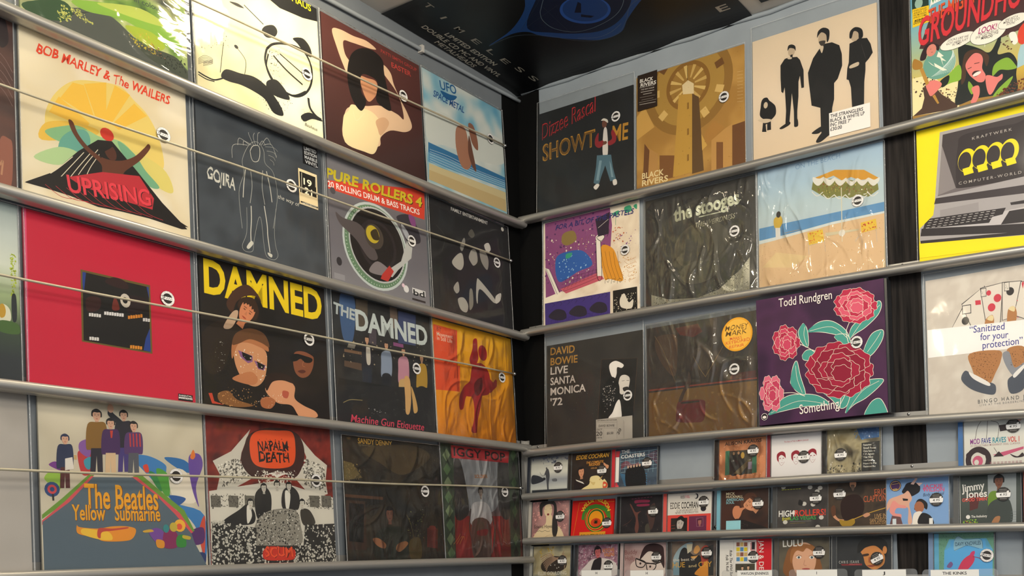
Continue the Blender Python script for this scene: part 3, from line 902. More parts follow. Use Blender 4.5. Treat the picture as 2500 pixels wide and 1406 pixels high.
('B','#e8ddc8',(2400,1963,2741,1981,2937,1417,2470,1460)),
('B','#6a4a9a',(2817,2272,3044,2345,3114,2118,2950,1705,2995,1304,2854,1701)),
('B','#e07a30',(2849,2274,2919,2423,2962,2311,2910,2235)),
('B','#7a3a8a',(155,1965,281,2024,376,1877,276,1896)),
('B','#9ac048',(73,1734,175,1840,373,1800,366,1595,264,1515,144,1636)),
('B','#c03a3a',(655,2178,749,2262,906,2248,947,1909,733,1819)),
('B','#8a5aa0',(701,2389,861,2454,908,2301,849,2139,695,2232)),
('B','#3f9aaa',(768,2081,902,2142,868,1930,790,1952)),
('B','#2e5a9a',(2381,1513,2718,1468,2525,1320)),
('B','#d8452e',(1869,2043,1958,2076,1981,1939,1908,1935)),
('B','#3c8a4a',(1981,1939,2127,1892,2233,1591,2117,1670)),
('B','#d0503a',(2974,844,3116,1134,3084,442,3021,472)),
('B','#5a2f6a',(2815,844,3073,903,3060,615,2772,588)),
('B','#2a3a6a',(2794,389,3082,414,3072,184,2848,190)),
('P','#6f9a38',(16,1104,359,1391,838,1824,944,1830,512,1396,14,1029)),
('P','#6f9a38',(1660,1840,1833,1876,2232,1563,2676,1239,2878,844,2814,815,2521,1236,2082,1530)),
('P','#d8555a',(13,1004,408,1341,890,1814,942,1790,509,1332,11,929)),
('P','#d8555a',(1631,1825,1745,1831,2170,1505,2581,1181,2845,815,2781,787,2456,1150)),
('P','#5b6a74',(20,980,484,1331,916,1789,1659,1818,2110,1503,2487,1151,2812,787,2868,616,3164,81,22,157)),
('E','#2f4a7a',198,1542,13,13,0),
('E','#d0454a',198,1542,8,8,0),
('E','#2f4a7a',198,1542,4,4,0),
('L','#2a2a2a',34,(207,1462,213,1348)),
('H',1023,2892,16.32,20.16,0,'#d8a88a','#1f1a18',''),
('B','#8a6428',(851,2723,1019,2777,1187,2755,1197,2344,1117,2287,885,2270,811,2315)),
('P','#2a2430',(899,2301,1105,2317,1102,1878,1005,1872,997,2177,966,1870,870,1865)),
('H',1528,2944,14.28,17.64,0,'#d8a88a','#1f1a18',''),
('B','#2b2630',(1369,2792,1524,2841,1678,2822,1684,2389,1610,2332,1398,2316,1330,2362)),
('P','#4a3a7a',(1411,2348,1600,2362,1594,1918,1505,1913,1499,2221,1470,1911,1382,1906)),
('H',1276,2770,14.28,17.64,0,'#d8a88a','#1f1a18',''),
('B','#4a2a5a',(1122,2621,1273,2669,1423,2648,1432,2273,1360,2222,1152,2207,1085,2248)),
('P','#d8b890',(1164,2236,1349,2249,1345,1851,1258,1846,1252,2122,1224,1844,1138,1840)),
('H',1711,2757,14.28,17.64,0,'#d8a88a','#1f1a18',''),
('B','#5a3a6a',(1549,2605,1706,2654,1863,2633,1874,2303,1799,2255,1582,2240,1513,2277)),
('P','#5a5a60',(1595,2266,1788,2280,1785,1915,1695,1910,1687,2163,1659,1908,1569,1903)),
('H',445,2420,12.92,15.96,0,'#d8a88a','#2c3350',''),
('B','#2c3350',(316,2293,442,2332,567,2312,575,1961,515,1915,341,1905,285,1944)),
('P','#5a2a2a',(352,1931,506,1940,503,1575,430,1572,425,1825,402,1571,330,1568)),
('P','#e6ddd0',(434,2085,562,2119,581,1914,427,1879)),
('P','#c8402e',(1258,2648,1313,2653,1294,2517,1267,2515)),
('L','#c04040',26,(1634,2628,1636,2383)),
('L','#c04040',26,(1697,2633,1699,2387)),
('L','#c04040',26,(1760,2639,1762,2392)),
('L','#c04040',26,(1824,2644,1825,2397)),
('B','#23232a',(1267,2890,1224,2966,1274,3074,1326,2977,1501,2833,1415,2770)),
('E','#d8a88a',1282,3053,6,8,0),
('L','#e0a838',12,(589,2147,640,2145)),
('L','#e0a838',12,(588,2121,640,2119)),
('L','#e0a838',12,(587,2095,639,2093)),
('T','#7a3a12','The Beatles',758,1227,2152,1222,43,'b'),
('T','#efa820','The Beatles',748,1237,2140,1236,42,'b'),
('T','#7a3a12','Yellow   Submarine',524,1017,2179,1018,27,'b'),
('T','#efa820','Yellow   Submarine',516,1024,2170,1029,26,'b'),
('B','#e8952a',(648,897,962,874,1233,915,1510,918,1677,865,1614,703,1443,650,1061,651,903,730,695,756,593,807,598,935)),
('B','#f0c23a',(699,872,961,847,1175,809,1224,677,1008,678,695,769)),
('B','#c04a3a',(960,834,1016,887,1232,875,1509,904,1508,877,1230,836,1040,809,1009,704,957,730)),
('B','#7a4a9a',(1934,812,2085,895,2230,813,2251,619,2073,620)),
('B','#8a2a5a',(2230,813,2353,869,2501,786,2490,534,2218,536)),
('B','#3a8a3a',(2499,730,2655,758,2676,546,2491,548)),
('B','#e0952a',(2075,675,2223,647,2217,522,2084,537)),
('B','#d8a838',(1819,839,1966,867,2023,826,1847,806)),
('B','#c8b03a',(2624,758,2778,730,2760,673,2621,702)),
('E','#f0b83a',2564,941,12,12,0),
('E','#e05a3a',2554,921,6,6,0),
('E','#c9b040',2431,912,8,9,0),
('E','#3a8a8a',2278,883,6,8,0),),ext=(('S',2519,1884,'lp','',0),)),
dict(key='skulls',wall='L',s0=-1.0274,z0=1.5272,slope=0.002,ob=0.02,ot=0.006,w=0.314,h=0.314,label='dark red LP sleeve with an orange rounded square above black and white rubble',film=('loose',0.002,0.008,0.004),bg=('n',9,'#6a1c14','#8a2a1c','#4a120e',91),art=(
('P','#cfc8b8',(134,2234,565,2456,1045,2949,807,2444,761,2230,1064,1944,667,1744,187,1621,287,1964)),
('P','#cfc8b8',(2243,2947,2468,2724,2697,2514,3015,2321,2952,1973,2996,1679,2724,1605,2409,1722,2110,1996,2405,2333,2452,2465)),
('N','#6a655c',150,14,36,92,(248,2197,944,2362,1066,1974,326,1730)),
('N','#e8e2d4',110,10,26,93,(248,2197,944,2362,1066,1974,326,1730)),
('N','#6a655c',150,14,36,94,(2372,2459,2928,2267,2936,1710,2339,1880)),
('N','#e8e2d4',110,10,26,95,(2372,2459,2928,2267,2936,1710,2339,1880)),
('B','#3a1a12',(796,2232,885,2601,1040,2857,1559,3028,2167,2988,2388,2718,2365,2330,2110,1996,1658,2098,1100,1946)),
('B','#e2541c',(1007,2549,1055,2797,1260,2938,1706,2979,2089,2981,2170,2701,2109,2314,1814,2186,1292,2171,1064,2279)),
('T','#17100e','NAPALM',1219,2504,1981,2575,20,'bj'),
('T','#17100e','DEATH',1226,2283,1993,2323,20,'bj'),
('N','#17100e',60,6,20,96,(1216,2780,2041,2818,2012,2308,1226,2289)),
('P','#d6cfbf',(23,1630,667,1744,1648,1911,2489,1725,3222,1588,3231,1060,3213,105,19,166)),
('N','#e6e0d0',160,5,26,97,(1072,2097,2198,2160,2025,1866,1202,1828)),
('C','#e8e2d4',7,(1651,1973,1506,2044,1246,1987)),
('C','#e8e2d4',7,(1651,1973,1521,2044,1280,1998)),
('C','#e8e2d4',7,(1651,1973,1536,2045,1313,2009)),
('C','#e8e2d4',7,(1651,1973,1551,2046,1346,2020)),
('C','#e8e2d4',7,(1651,1973,1565,2047,1380,2031)),
('C','#e8e2d4',7,(1651,1973,1580,2048,1414,2042)),
('C','#e8e2d4',7,(1651,1973,1595,2048,1447,2053)),
('C','#e8e2d4',7,(1651,1973,1610,2049,1481,2064)),
('C','#e8e2d4',7,(1651,1973,1625,2050,1515,2075)),
('C','#e8e2d4',7,(1651,1973,1640,2051,1549,2086)),
('C','#e8e2d4',7,(1651,1973,1655,2052,1583,2097)),
('C','#e8e2d4',7,(1651,1973,1670,2052,1617,2109)),
('C','#e8e2d4',7,(1651,1973,1685,2053,1652,2120)),
('C','#e8e2d4',7,(1651,1973,1701,2054,1686,2131)),
('C','#e8e2d4',7,(1651,1973,1716,2055,1719,2124)),
('C','#e8e2d4',7,(1651,1973,1731,2056,1753,2116)),
('C','#e8e2d4',7,(1651,1973,1746,2056,1787,2109)),
('C','#e8e2d4',7,(1651,1973,1761,2057,1820,2101)),
('C','#e8e2d4',7,(1651,1973,1776,2058,1854,2094)),
('C','#e8e2d4',7,(1651,1973,1791,2059,1888,2086)),
('C','#e8e2d4',7,(1651,1973,1807,2060,1922,2078)),
('C','#e8e2d4',7,(1651,1973,1822,2060,1956,2071)),
('C','#e8e2d4',7,(1651,1973,1837,2061,1990,2063)),
('C','#e8e2d4',7,(1651,1973,1852,2062,2024,2055)),
('C','#e8e2d4',7,(1651,1973,1868,2063,2059,2048)),
('C','#e8e2d4',7,(1651,1973,1883,2064,2093,2040)),
('R','#6a655a',51,1316,272,1543),
('R','#6a655a',453,1326,681,1558),
('R','#6a655a',833,1336,1068,1571),
('R','#6a655a',2483,1378,2751,1629),
('R','#6a655a',2808,1386,3083,1640),
('N','#4a463e',120,6,20,98,(53,1573,905,1604,889,1301,39,1281)),
('N','#4a463e',120,6,20,99,(2403,1626,3222,1588,3205,1323,2388,1369)),
('B','#23201e',(291,1023,678,1267,894,1392,1062,1215,1015,1002,628,968)),
('B','#23201e',(1081,1580,1308,1772,1481,1594,1421,1160,1127,1094)),
('B','#2a2624',(1786,1698,2022,1802,2206,1619,2148,1300,1766,1322)),
('B','#3a342c',(2226,1301,2464,1307,2608,1020,2287,984)),
('B','#e2dccd',(873,1331,945,1363,987,1153,873,1000)),
('B','#e2dccd',(1844,1700,1974,1642,1918,1326,1843,1355)),
('H',965,1409,13,17,0,'#cfc8b8','#1a1816',''),
('H',1306,1741,13,17,0,'#cfc8b8','#1a1816',''),
('H',1642,1817,13,17,0,'#cfc8b8','#1a1816',''),
('H',1945,1799,13,17,0,'#cfc8b8','#1a1816',''),
('H',2274,1446,13,17,0,'#cfc8b8','#1a1816',''),
('B','#8f897c',(1088,1033,1465,1284,2070,1298,2208,984,2143,540,1062,548)),
('N','#2a2723',260,6,26,100,(1101,1276,2187,1301,2182,540,1062,548)),
('N','#d6d0c2',140,6,22,101,(1101,1276,2187,1301,2182,540,1062,548)),
('P','#2a2723',(58,991,628,968,1082,912,1062,548,2261,540,2326,985,3229,1027,3213,105,19,166)),
('N','#cfc9ba',420,14,34,102,(29,1078,1013,972,1061,518,3200,565,3213,105,19,166)),
('N','#cfc9ba',130,14,34,103,(2247,984,3208,1027,3215,138,2239,160)),
('N','#2a2723',420,5,12,104,(27,1020,1010,911,1061,518,3200,565,3213,105,19,166)),
('N','#cfc9ba',130,14,34,105,(29,1078,1012,941,972,188,19,181)),
('N','#2a2723',260,5,12,106,(27,1020,1010,911,971,158,19,181)),
('B','#c8321c',(1237,456,1424,530,1795,496,2022,447,1992,259,1705,234,1335,241,1211,304)),
('T','#2a0c08','SCUM',1273,309,1983,316,21,'bj'),
('T','#e8532a','SCUM',1266,315,1968,322,20,'bj'),),ext=(('S',2672,1960,'lp','',0),)),
dict(key='olive',wall='L',s0=-0.6776,z0=1.5272,slope=0.002,ob=0.02,ot=0.006,w=0.314,h=0.305,label='dark olive-brown LP sleeve with small gold capitals, seen through creased film',film=('crinkle',0.004,0.004,0),bg=('n',3,'#241f16','#3a3020','#191610',111),art=(
('T','#d0a03a','SANDY DENNY',460,2891,1538,2895,12,'b'),
('T','#8a7a50','The North Star Grassman and The Ravens',456,2840,1545,2846,3.6,''),
('P','#6a5a34',(-51,2465,251,2417,542,2093,-80,1995)),
('N','#8a7446',60,6,24,112,(-31,2433,472,2397,537,2024,-59,1996)),
('B','#e0c48a',(1586,2678,1693,2811,1755,2654,1662,2577)),
('B','#4a3c24',(587,2781,2126,2969,2830,2727,1873,2231,1119,2471)),
('P','#5a3a24',(-13,1697,1157,1670,1152,1600,-17,1630)),
('P','#3f2a1c',(22,1565,596,1548,566,424,-29,431)),
('P','#100d0a',(105,1500,546,1479,487,594,49,630)),
('H',1342,1255,24,32,0,'#7a4a34','#120d0b',''),
('B','#23261a',(812,696,1154,938,1780,943,1952,587,1775,198,871,215)),
('B','#a06844',(765,679,950,695,1174,556,1120,453,892,524)),
('B','#a06a40',(1556,554,1806,623,1899,552,1641,377,1498,414)),
('P','#6a2a20',(2589,949,2957,933,2918,435,2553,475)),
('E','#7a3426',2773,951,13,6,0),
('C','#6a5a30',14,(1902,1266,2033,1017,2110,694)),
('B','#5a4a20',(1954,623,2312,694,2328,224,1973,194)),
('N','#6a6a30',40,6,20,113,(1912,1409,2522,1423,2466,694,1865,766)),),ext=(('S',2565,1857,'lp','',0),)),
dict(key='diamonds',wall='L',s0=-0.3573,z0=1.5272,slope=0.002,ob=0.02,ot=0.006,w=0.314,h=0.314,label='grey and red LP sleeve with green diamond borders and red banner lettering',film=('crinkle',0.002,0.004,0),bg=('v','#6a6a6a','#8a8886','#77706e','#7a3630','#7a2c2a'),art=(
('B','#a8a8a8',(972,2973,2179,3061,2296,2261,2037,1448,959,1424,735,2186)),
('P','#9a2f2c',(379,1259,2590,1298,2611,122,402,164)),
('B','#3a3634',(490,2633,773,2650,978,1656,888,1268,435,1260)),
('B','#4a4644',(2276,2744,2724,2773,2654,1299,2224,1452)),
('P','#3c4a36',(4,3110,502,3131,374,164,-11,153)),
('P','#3c4a36',(2765,3227,3174,3258,3040,196,2614,163)),
('P','#7a8a62',(241,2996,372,2834,214,2653,84,2814)),
('P','#5f7a50',(2977,3202,3079,3023,2943,2828,2842,3006)),
('P','#5f7a50',(240,2636,371,2473,213,2294,83,2456)),
('P','#2a2424',(2961,2808,3062,2628,2926,2435,2826,2614)),
('P','#7a8a62',(239,2276,370,2112,212,1935,82,2099)),
('P','#5f7a50',(2944,2415,3046,2234,2910,2043,2809,2223)),
('P','#5f7a50',(238,1917,368,1751,211,1576,82,1742)),
('P','#2a2424',(2928,2023,3029,1841,2894,1652,2793,1833)),
('P','#7a8a62',(237,1558,367,1392,210,1219,81,1385)),
('P','#5f7a50',(2911,1632,3012,1449,2877,1262,2777,1444)),
('P','#5f7a50',(236,1200,366,1032,209,861,80,1029)),
('P','#2a2424',(2895,1242,2996,1058,2861,873,2761,1056)),
('P','#7a8a62',(235,843,365,673,208,505,79,674)),
('P','#5f7a50',(2878,853,2979,668,2844,485,2745,669)),
('P','#5f7a50',(234,486,364,315,207,149,78,319)),
('P','#2a2424',(2862,465,2963,279,2828,98,2728,283)),
('P','#c83238',(415,3093,2786,3097,2724,2773,416,2761)),
('T','#2a1a18','IGGY POP',505,2825,2599,2814,22,'bx'),
('T','#c07a3a','SOLDIER',1276,2282,1805,2309,9,'b'),
('H',1481,1907,17,25,0,'#8a7a6e','#23201e',''),
('B','#cfcac6',(1085,1543,1419,1669,1744,1600,1899,1286,1756,1046,1043,1039)),
('B','#6a5248',(1078,1117,1763,1125,1738,139,1084,151)),
('B','#8a3030',(1264,886,1685,927,1611,769,1283,769)),
('C','#5a4a44',40,(1049,1465,972,884,1156,304)),
('C','#5a4a44',40,(1899,1286,1981,810,1813,295)),
('C','#d08a3a',12,(321,542,500,692,594,806)),
('C','#b8602e',12,(2281,690,2522,548,2612,487)),
('C','#d08a3a',12,(432,541,604,715,667,730)),
('C','#b8602e',12,(2275,618,2518,508,2612,487)),
('C','#d08a3a',12,(544,540,707,738,740,654)),
('C','#b8602e',12,(2268,545,2514,467,2612,487)),),ext=(('S',2478,1965,'lp','',0),)),
dict(key='plum',wall='L',s0=-1.6996,z0=2.1507,slope=-0.0034,ob=0.02,ot=0.006,w=0.314,h=0.31,label='plum-brown patterned LP sleeve cut by the left edge, beside the sun cover',film=('loose',0.008,0,0.0006),bg=('n',3,'#4a2f2a','#6a4438','#2f1f20',121),art=(
('B','#a0604a',(2888,986,3021,1057,3085,935,3046,254,2870,223)),
('B','#2a1a1c',(2938,3089,3027,3081,3063,2733,2927,2602)),
('C','#8a6a60',10,(2924,2480,3010,2397,3117,2224)),
('C','#8a6a60',10,(2920,2335,3006,2251,3113,2077)),
('C','#8a6a60',10,(2917,2190,3003,2105,3110,1931)),
('C','#8a6a60',10,(2913,2045,2999,1959,3106,1784)),
('C','#8a6a60',10,(2910,1900,2996,1814,3102,1638)),
('C','#c9906a',30,(2878,557,2923,643,2896,397)),),ext=()),
dict(key='meadow',wall='L',s0=-1.6937,z0=1.8392,slope=-0.001,ob=0.02,ot=0.006,w=0.314,h=0.314,label='pale sky and green meadow LP sleeve cut by the left edge, beside crimson one',film=('loose',0.01,0,0.002),bg=('v','#9aa6a2','#c9cfc6','#d9dccb','#a8b886','#3f4f3a','#2e3436','#2a2e32'),art=(
('N','#b9c83a',70,8,26,122,(3008,2285,3089,2305,3093,1587,3011,1570)),
('B','#e4e0c4',(2824,1385,2915,1403,2982,1318,2977,1146,2817,1116)),
('B','#c89a2a',(2824,1385,2881,1409,2912,1305,2887,1202,2819,1189)),
('B','#4a6a30',(2817,1128,3092,1118,3110,949,2812,945)),
('B','#23282c',(3011,1570,3081,1585,3082,1190,3012,1177)),),ext=()),
dict(key='blank',wall='L',s0=-1.6792,z0=1.5272,slope=0.002,ob=0.02,ot=0.006,w=0.314,h=0.314,label='blank pale grey LP sleeve cut by the left edge in the lowest row',film=('loose',0.012,0.004,0),bg=('n',2,'#b4aca2','#bab2a8','#aca49a',131),art=(
),ext=()),
dict(key='showtime',wall='R',s0=0.0799,z0=2.4899,slope=-0.0001,ob=0.02,ot=0.006,w=0.314,h=0.3,label='black LP sleeve with red neon script and gold capitals, beside the black corner post',film=('loose',0.004,0,0.034),bg=('n',2,'#111416','#181b1e','#0e1113',201),art=(
('T','#c8282e','Dizzee Rascal',176,2232,1983,2602,44,'i'),
('T','#3a0c10','Dizzee Rascal',188,2225,1994,2594,43,'io'),
('T','#b8862a','SHOWT',151,1612,1930,1626,46,'b'),
('T','#b8862a','ME',2470,1586,2973,1563,44,'b'),
('T','#6a4a12','SHOWT',186,1628,1903,1642,42,''),
('E','#6a4030',2228,2165,8,12,5),
('B','#d8d2c6',(2120,2277,2201,2321,2325,2252,2336,2161,2228,2249)),
('B','#15171c',(2011,1988,2174,2063,2390,2008,2523,1813,2497,1221,2012,1313)),
('B','#d8d2cc',(2201,1986,2309,1982,2336,1305,2175,1321)),
('B','#8e2028',(2038,1958,1930,1822,1930,1635,2066,1532,2228,1609,2174,1715,2039,1725)),
('B','#8e2028',(2497,1935,2603,1747,2577,1569,2390,1523,2336,1628,2470,1688,2443,1856)),
('E','#6a4030',2239,1629,7,5,0),
('P','#4f6f7e',(1985,1343,2443,1256,2497,899,2603,531,2417,527,2256,1001,2121,709,2040,496,1877,601,1958,1024)),
('P','#7a98a4',(2066,1184,2148,1165,2040,634,1958,653)),
('P','#7a98a4',(2390,1108,2443,980,2523,617,2443,636)),
('B','#ddd8d0',(1877,485,1986,554,2067,499,1959,398)),
('B','#ddd8d0',(2497,532,2603,544,2629,411,2523,398)),),ext=(('S',2604,2263,'lp','',0),)),
dict(key='windmill',wall='R',s0=0.4048,z0=2.4899,slope=-0.0001,ob=0.02,ot=0.006,w=0.314,h=0.314,label='sepia gold LP sleeve of a geometric tower and wheel with a black corner sticker',film=('flat',0.002,0,0.003),bg=('n',3,'#a47a3a','#b88e48','#8a602c',211),art=(
('E','#8f6a30',1547,2523,128,128,0),
('E','#a8843e',1547,2523,104,104,0),
('E','#876028',1547,2523,64,64,0),
('E','#9a7434',1547,2523,52,52,0),
('P','#c4a25c',(1746,2530,2086,2549,2072,2645,1741,2570)),
('P','#d2b26a',(1716,2629,2000,2815,1940,2892,1691,2661)),
('P','#c4a25c',(1640,2700,1793,3003,1703,3039,1603,2714)),
('P','#d2b26a',(1539,2722,1520,3062,1424,3048,1499,2717)),
('P','#c4a25c',(1440,2692,1254,2976,1177,2916,1408,2667)),
('P','#d2b26a',(1369,2616,1066,2769,1030,2679,1355,2579)),
('P','#c4a25c',(1347,2515,1007,2496,1021,2400,1352,2475)),
('P','#d2b26a',(1377,2416,1093,2230,1153,2153,1402,2384)),
('P','#c4a25c',(1453,2345,1300,2042,1390,2006,1490,2331)),
('P','#d2b26a',(1554,2323,1573,1983,1669,1997,1594,2328)),
('P','#c4a25c',(1653,2353,1839,2069,1916,2129,1685,2378)),
('P','#d2b26a',(1724,2429,2027,2276,2063,2366,1738,2466)),
('P','#6f4a24',(2372,2724,2590,2799,2524,2982,2308,2899)),
('P','#d0ae68',(2050,3208,2168,3405,2000,3503,1888,3301)),
('P','#d0ae68',(1492,3371,1455,3599,1264,3565,1308,3338)),
('P','#6f4a24',(959,3137,785,3288,660,3140,839,2994)),
('P','#d0ae68',(702,2616,471,2620,471,2425,702,2429)),
('P','#d0ae68',(839,2051,660,1905,785,1757,959,1908)),
('P','#6f4a24',(1308,1707,1264,1480,1455,1446,1492,1674)),
('P','#d0ae68',(1888,1744,2000,1542,2168,1640,2050,1837)),
('P','#d0ae68',(2308,2146,2524,2063,2590,2246,2372,2321)),
('P','#6a4424',(2793,1144,3182,1172,3170,-54,2783,-7)),
('P','#b88c4c',(2208,904,2585,1111,2794,1187,2783,-50,2201,41)),
('P','#7a5028',(2349,826,2535,780,2529,9,2342,30)),
('P','#b08448',(241,1254,647,931,644,218,187,231)),
('P','#6a4424',(241,1299,394,1082,341,286,187,276)),
('P','#7a5028',(697,875,1145,768,1142,194,694,207)),
('P','#c49a50',(-67,2012,244,2294,548,1673,-68,1420)),
('P','#a87a3a',(2020,1124,2259,1411,2585,1154,2017,777)),
('P','#b8903f',(1276,2331,1521,2308,1667,2268,1678,204,1093,205)),
('P','#5f4526',(1667,2268,1859,2128,1989,176,1654,166)),
('P','#8a6428',(1520,2065,1573,2064,1572,1897,1519,1889)),
('P','#8a6428',(1516,1383,1569,1382,1568,1215,1515,1207)),
('P','#8a6428',(1512,702,1565,703,1564,536,1511,527)),
('P','#8a6428',(1508,24,1561,25,1560,-141,1507,-151)),
('P','#d8c498',(1376,2570,1548,2655,1717,2519,1715,2255,1399,2320)),
('L','#3a2816',10,(1538,2658,1535,2991)),
('P','#c8a050',(1925,1148,2089,803,1945,707)),
('T','#e0cd9a','BLACK',162,362,820,334,15,'b'),
('T','#e0cd9a','RIVERS',162,169,944,142,15,'b'),
('N','#8a6428',120,4,14,212,(-12,3277,3156,3061,3125,-1,-18,277)),
('L','#e0c890',5,(2944,2478,3104,2454)),
('L','#e0c890',5,(2943,2392,3103,2368)),
('L','#e0c890',5,(2942,2306,3102,2283)),
('L','#e0c890',5,(2942,2221,3102,2197)),
('L','#e0c890',5,(2941,2135,3101,2112)),
('L','#e0c890',5,(2940,2049,3100,2026)),
('L','#e0c890',5,(2939,1964,3099,1941)),
('L','#e0c890',5,(2938,1878,3098,1856)),
('L','#e0c890',5,(2937,1792,3097,1770)),
('L','#e0c890',5,(2937,1707,3097,1685)),),ext=(('X','hype_sticker',(50,2208,652,3177),(('R','#2c211a',-9999,-9999,9999,9999),('T','#e8e2d6','BLACK',122,2965,527,2933,9,'b'),('T','#e8e2d6','RIVERS',142,2849,613,2809,9,'b'),('L','#e8e2d6',6,(116,2829,578,2792)),('T','#b8b0a4','THE NEW ALBUM',152,2746,552,2709,4,''),('L','#b8b0a4',14,(152,2701,562,2656)),('L','#b8b0a4',14,(224,2627,491,2599)),('L','#8a8278',9,(121,2564,592,2517)),('L','#8a8278',9,(172,2486,531,2453)),('L','#b8b0a4',5,(90,2435,627,2391)),('L','#b8b0a4',12,(110,2375,601,2325))),'black rectangular sticker with white lettering'),('S',2582,1923,'lp','',0))),
dict(key='silhouettes',wall='R',s0=0.741,z0=2.4899,slope=-0.0001,ob=0.02,ot=0.006,w=0.314,h=0.312,label='cream LP sleeve with four black-clad figures and a white price label',film=('loose',0.003,0,0.036),bg=('v','#d6c3a8','#dcc9b0','#d2bda0'),art=(
('B','#0f0f10',(224,1531,283,1607,380,1599,437,1510,513,1435,596,1321,605,1136,508,1034,411,1004,258,1099,181,1211,203,1389)),
('P','#0f0f10',(277,1112,470,1080,474,769,370,777,372,941,333,933,351,745,235,774)),
('B','#cbb99f',(122,1097,354,1074,508,998,315,974)),
('E','#cbb99f',339,1419,5.5,8,0),
('E','#b8a48a',1029,2578,9,13,0),
('B','#0f0f10',(928,2616,948,2737,1043,2745,1128,2672,1134,2554,1098,2620,985,2671)),
('L','#0f0f10',60,(1028,2495,1027,2404)),
('P','#0f0f10',(850,2438,944,2446,1170,2398,1243,2304,1332,2025,1337,1591,1271,1592,1238,1908,1199,1774,1194,1414,1159,1063,1154,705,1072,707,1070,1087,1027,1532,984,1109,950,793,848,801,871,1139,850,1581,841,1729,801,1594,752,1644,737,1977,738,2306)),
('B','#0f0f10',(696,749,848,819,961,844,961,772,771,712)),
('B','#0f0f10',(1072,725,1157,866,1177,699,1109,673)),
('B','#cbb99f',(925,2441,1027,2433,1027,2389,944,2406)),
('P','#0f0f10',(1576,2243,1725,2414,1872,2513,2052,2495,2230,2370,2290,2139,2293,1856,2181,1570,2090,1489,2084,1102,2035,903,2002,417,1982,281,1800,185,1749,411,1740,981,1522,1093,1490,1406,1457,1702,1442,1922)),
('B','#0f0f10',(1513,417,1733,521,1805,468,1694,371)),
('B','#0f0f10',(1619,195,1804,397,1965,356,1928,260,1727,150)),
('E','#b8a48a',1820,2665,11,17,0),
('B','#0f0f10',(1685,2713,1713,2867,1842,2917,1985,2818,1982,2605,1927,2533,1911,2716,1804,2814,1730,2772)),
('B','#3a342e',(1735,2609,1891,2579,1835,2460,1763,2510)),
('B','#cbb99f',(1747,2472,1842,2458,1796,2303)),
('P','#0f0f10',(2478,2331,2584,2351,2690,2390,2898,2344,2981,2179,3029,1956,2941,1842,2853,1763,2850,1590,2817,1321,2801,769,2515,793,2495,1271,2446,1460,2393,1492,2415,1750,2453,1880)),
('E','#b8a48a',2614,2500,11,15,0),
('B','#0f0f10',(2480,2471,2500,2624,2625,2687,2780,2590,2802,2408,2707,2367,2692,2529,2588,2597,2533,2455)),
('B','#cbb99f',(2486,1800,2680,1831,2678,1744,2485,1730)),
('L','#3a3632',8,(2855,1868,2757,2246)),),ext=(('X','price_label',(1961,204,2949,781),(('R','#efe9e0',-9999,-9999,9999,9999),('T','#23212a','THE STRANGLERS',1988,661,2781,631,8,'b'),('T','#23212a','BLACK & WHITE LP',1986,555,2814,526,8,'b'),('T','#23212a','INC FREE 7"',1985,450,2492,433,8,'b'),('T','#23212a','£30.00',1983,345,2268,336,8,'b')),'white rectangular price label with black capitals'),)),
dict(key='comic',wall='R',s0=1.1326,z0=2.4899,slope=-0.0001,ob=0.02,ot=0.006,w=0.314,h=0.314,label='comic-style LP sleeve with slanted red title and speech bubbles, right of the post',film=('flat',0.002,0,0.004),bg=('v','#6fb0cc','#7ab4c4','#a8b890','#d6b84a','#8a5a30'),art=(
('P','#e8dca8',(6,1079,435,1059,660,775,1002,799,1023,100,-12,211)),
('N','#4a3226',90,10,34,221,(7,1120,357,1021,1068,424,986,129,322,285,2,877)),
('N','#8a5a34',60,10,40,222,(427,659,997,602,1062,149,609,189)),
('P','#4a3226',(236,812,487,783,655,537,988,208,968,134,8,206,206,336,269,561)),
('P','#4a2e2e',(177,1721,445,2411,1343,2603,2499,2493,2473,1535,1937,1449,1670,1629,1321,1657,756,1669,505,1623)),
('E','#6ca090',613,1249,36,34,0),
('C','#d8e6e0',7,(434,999,629,1104,938,1334)),
('C','#d8e6e0',7,(476,999,660,1115,935,1351)),
('C','#d8e6e0',7,(519,999,691,1127,932,1368)),
('C','#d8e6e0',7,(561,999,721,1138,928,1385)),
('C','#d8e6e0',7,(603,999,752,1149,925,1402)),
('C','#d8e6e0',7,(646,999,783,1160,921,1419)),
('C','#d8e6e0',7,(688,999,813,1171,918,1436)),
('C','#d8e6e0',7,(730,999,844,1182,915,1453)),
('C','#d8e6e0',7,(772,999,875,1193,911,1470)),
('C','#d8e6e0',7,(813,999,905,1204,908,1487)),
('C','#d8e6e0',7,(855,999,936,1215,904,1504)),
('C','#d8e6e0',7,(897,999,966,1226,901,1521)),
('P','#f2ecd8',(600,1535,712,1401,654,1398,766,1265,672,1313,707,1162,635,1384,559,1426)),
('P','#f2ecd8',(365,1382,516,1217,498,1303,668,1153,781,1061,685,1068,440,1279)),
('B','#2c1a20',(191,1453,233,1623,334,1756,489,1759,622,1669,600,1555,505,1623,369,1583,308,1439)),
('E','#d88a78',447,1610,11,14,-10),
('L','#2c1a20',8,(419,1639,448,1640)),
('L','#2c1a20',8,(442,1561,475,1562)),
('B','#141c1a',(1026,1468,1094,1547,1279,1471,1498,1327,1641,1205,1752,1251,1922,1551,1916,1319,1857,1103,2107,1067,2243,834,2218,552,2226,184,1906,195,1361,246,951,218,997,602,1043,985)),
('B','#8ab43a',(1046,1104,1076,778,849,742,620,706,661,835,816,951)),
('B','#141c1a',(623,845,816,931,793,758,658,695)),
('B','#86ae36',(1760,858,1889,957,2069,962,2206,768,2222,686,2062,693,1884,744,1737,650)),
('B','#86ae36',(1242,672,1348,465,1290,363,1220,540)),
('B','#86ae36',(1725,186,1874,359,2147,534,2053,348,1907,233)),
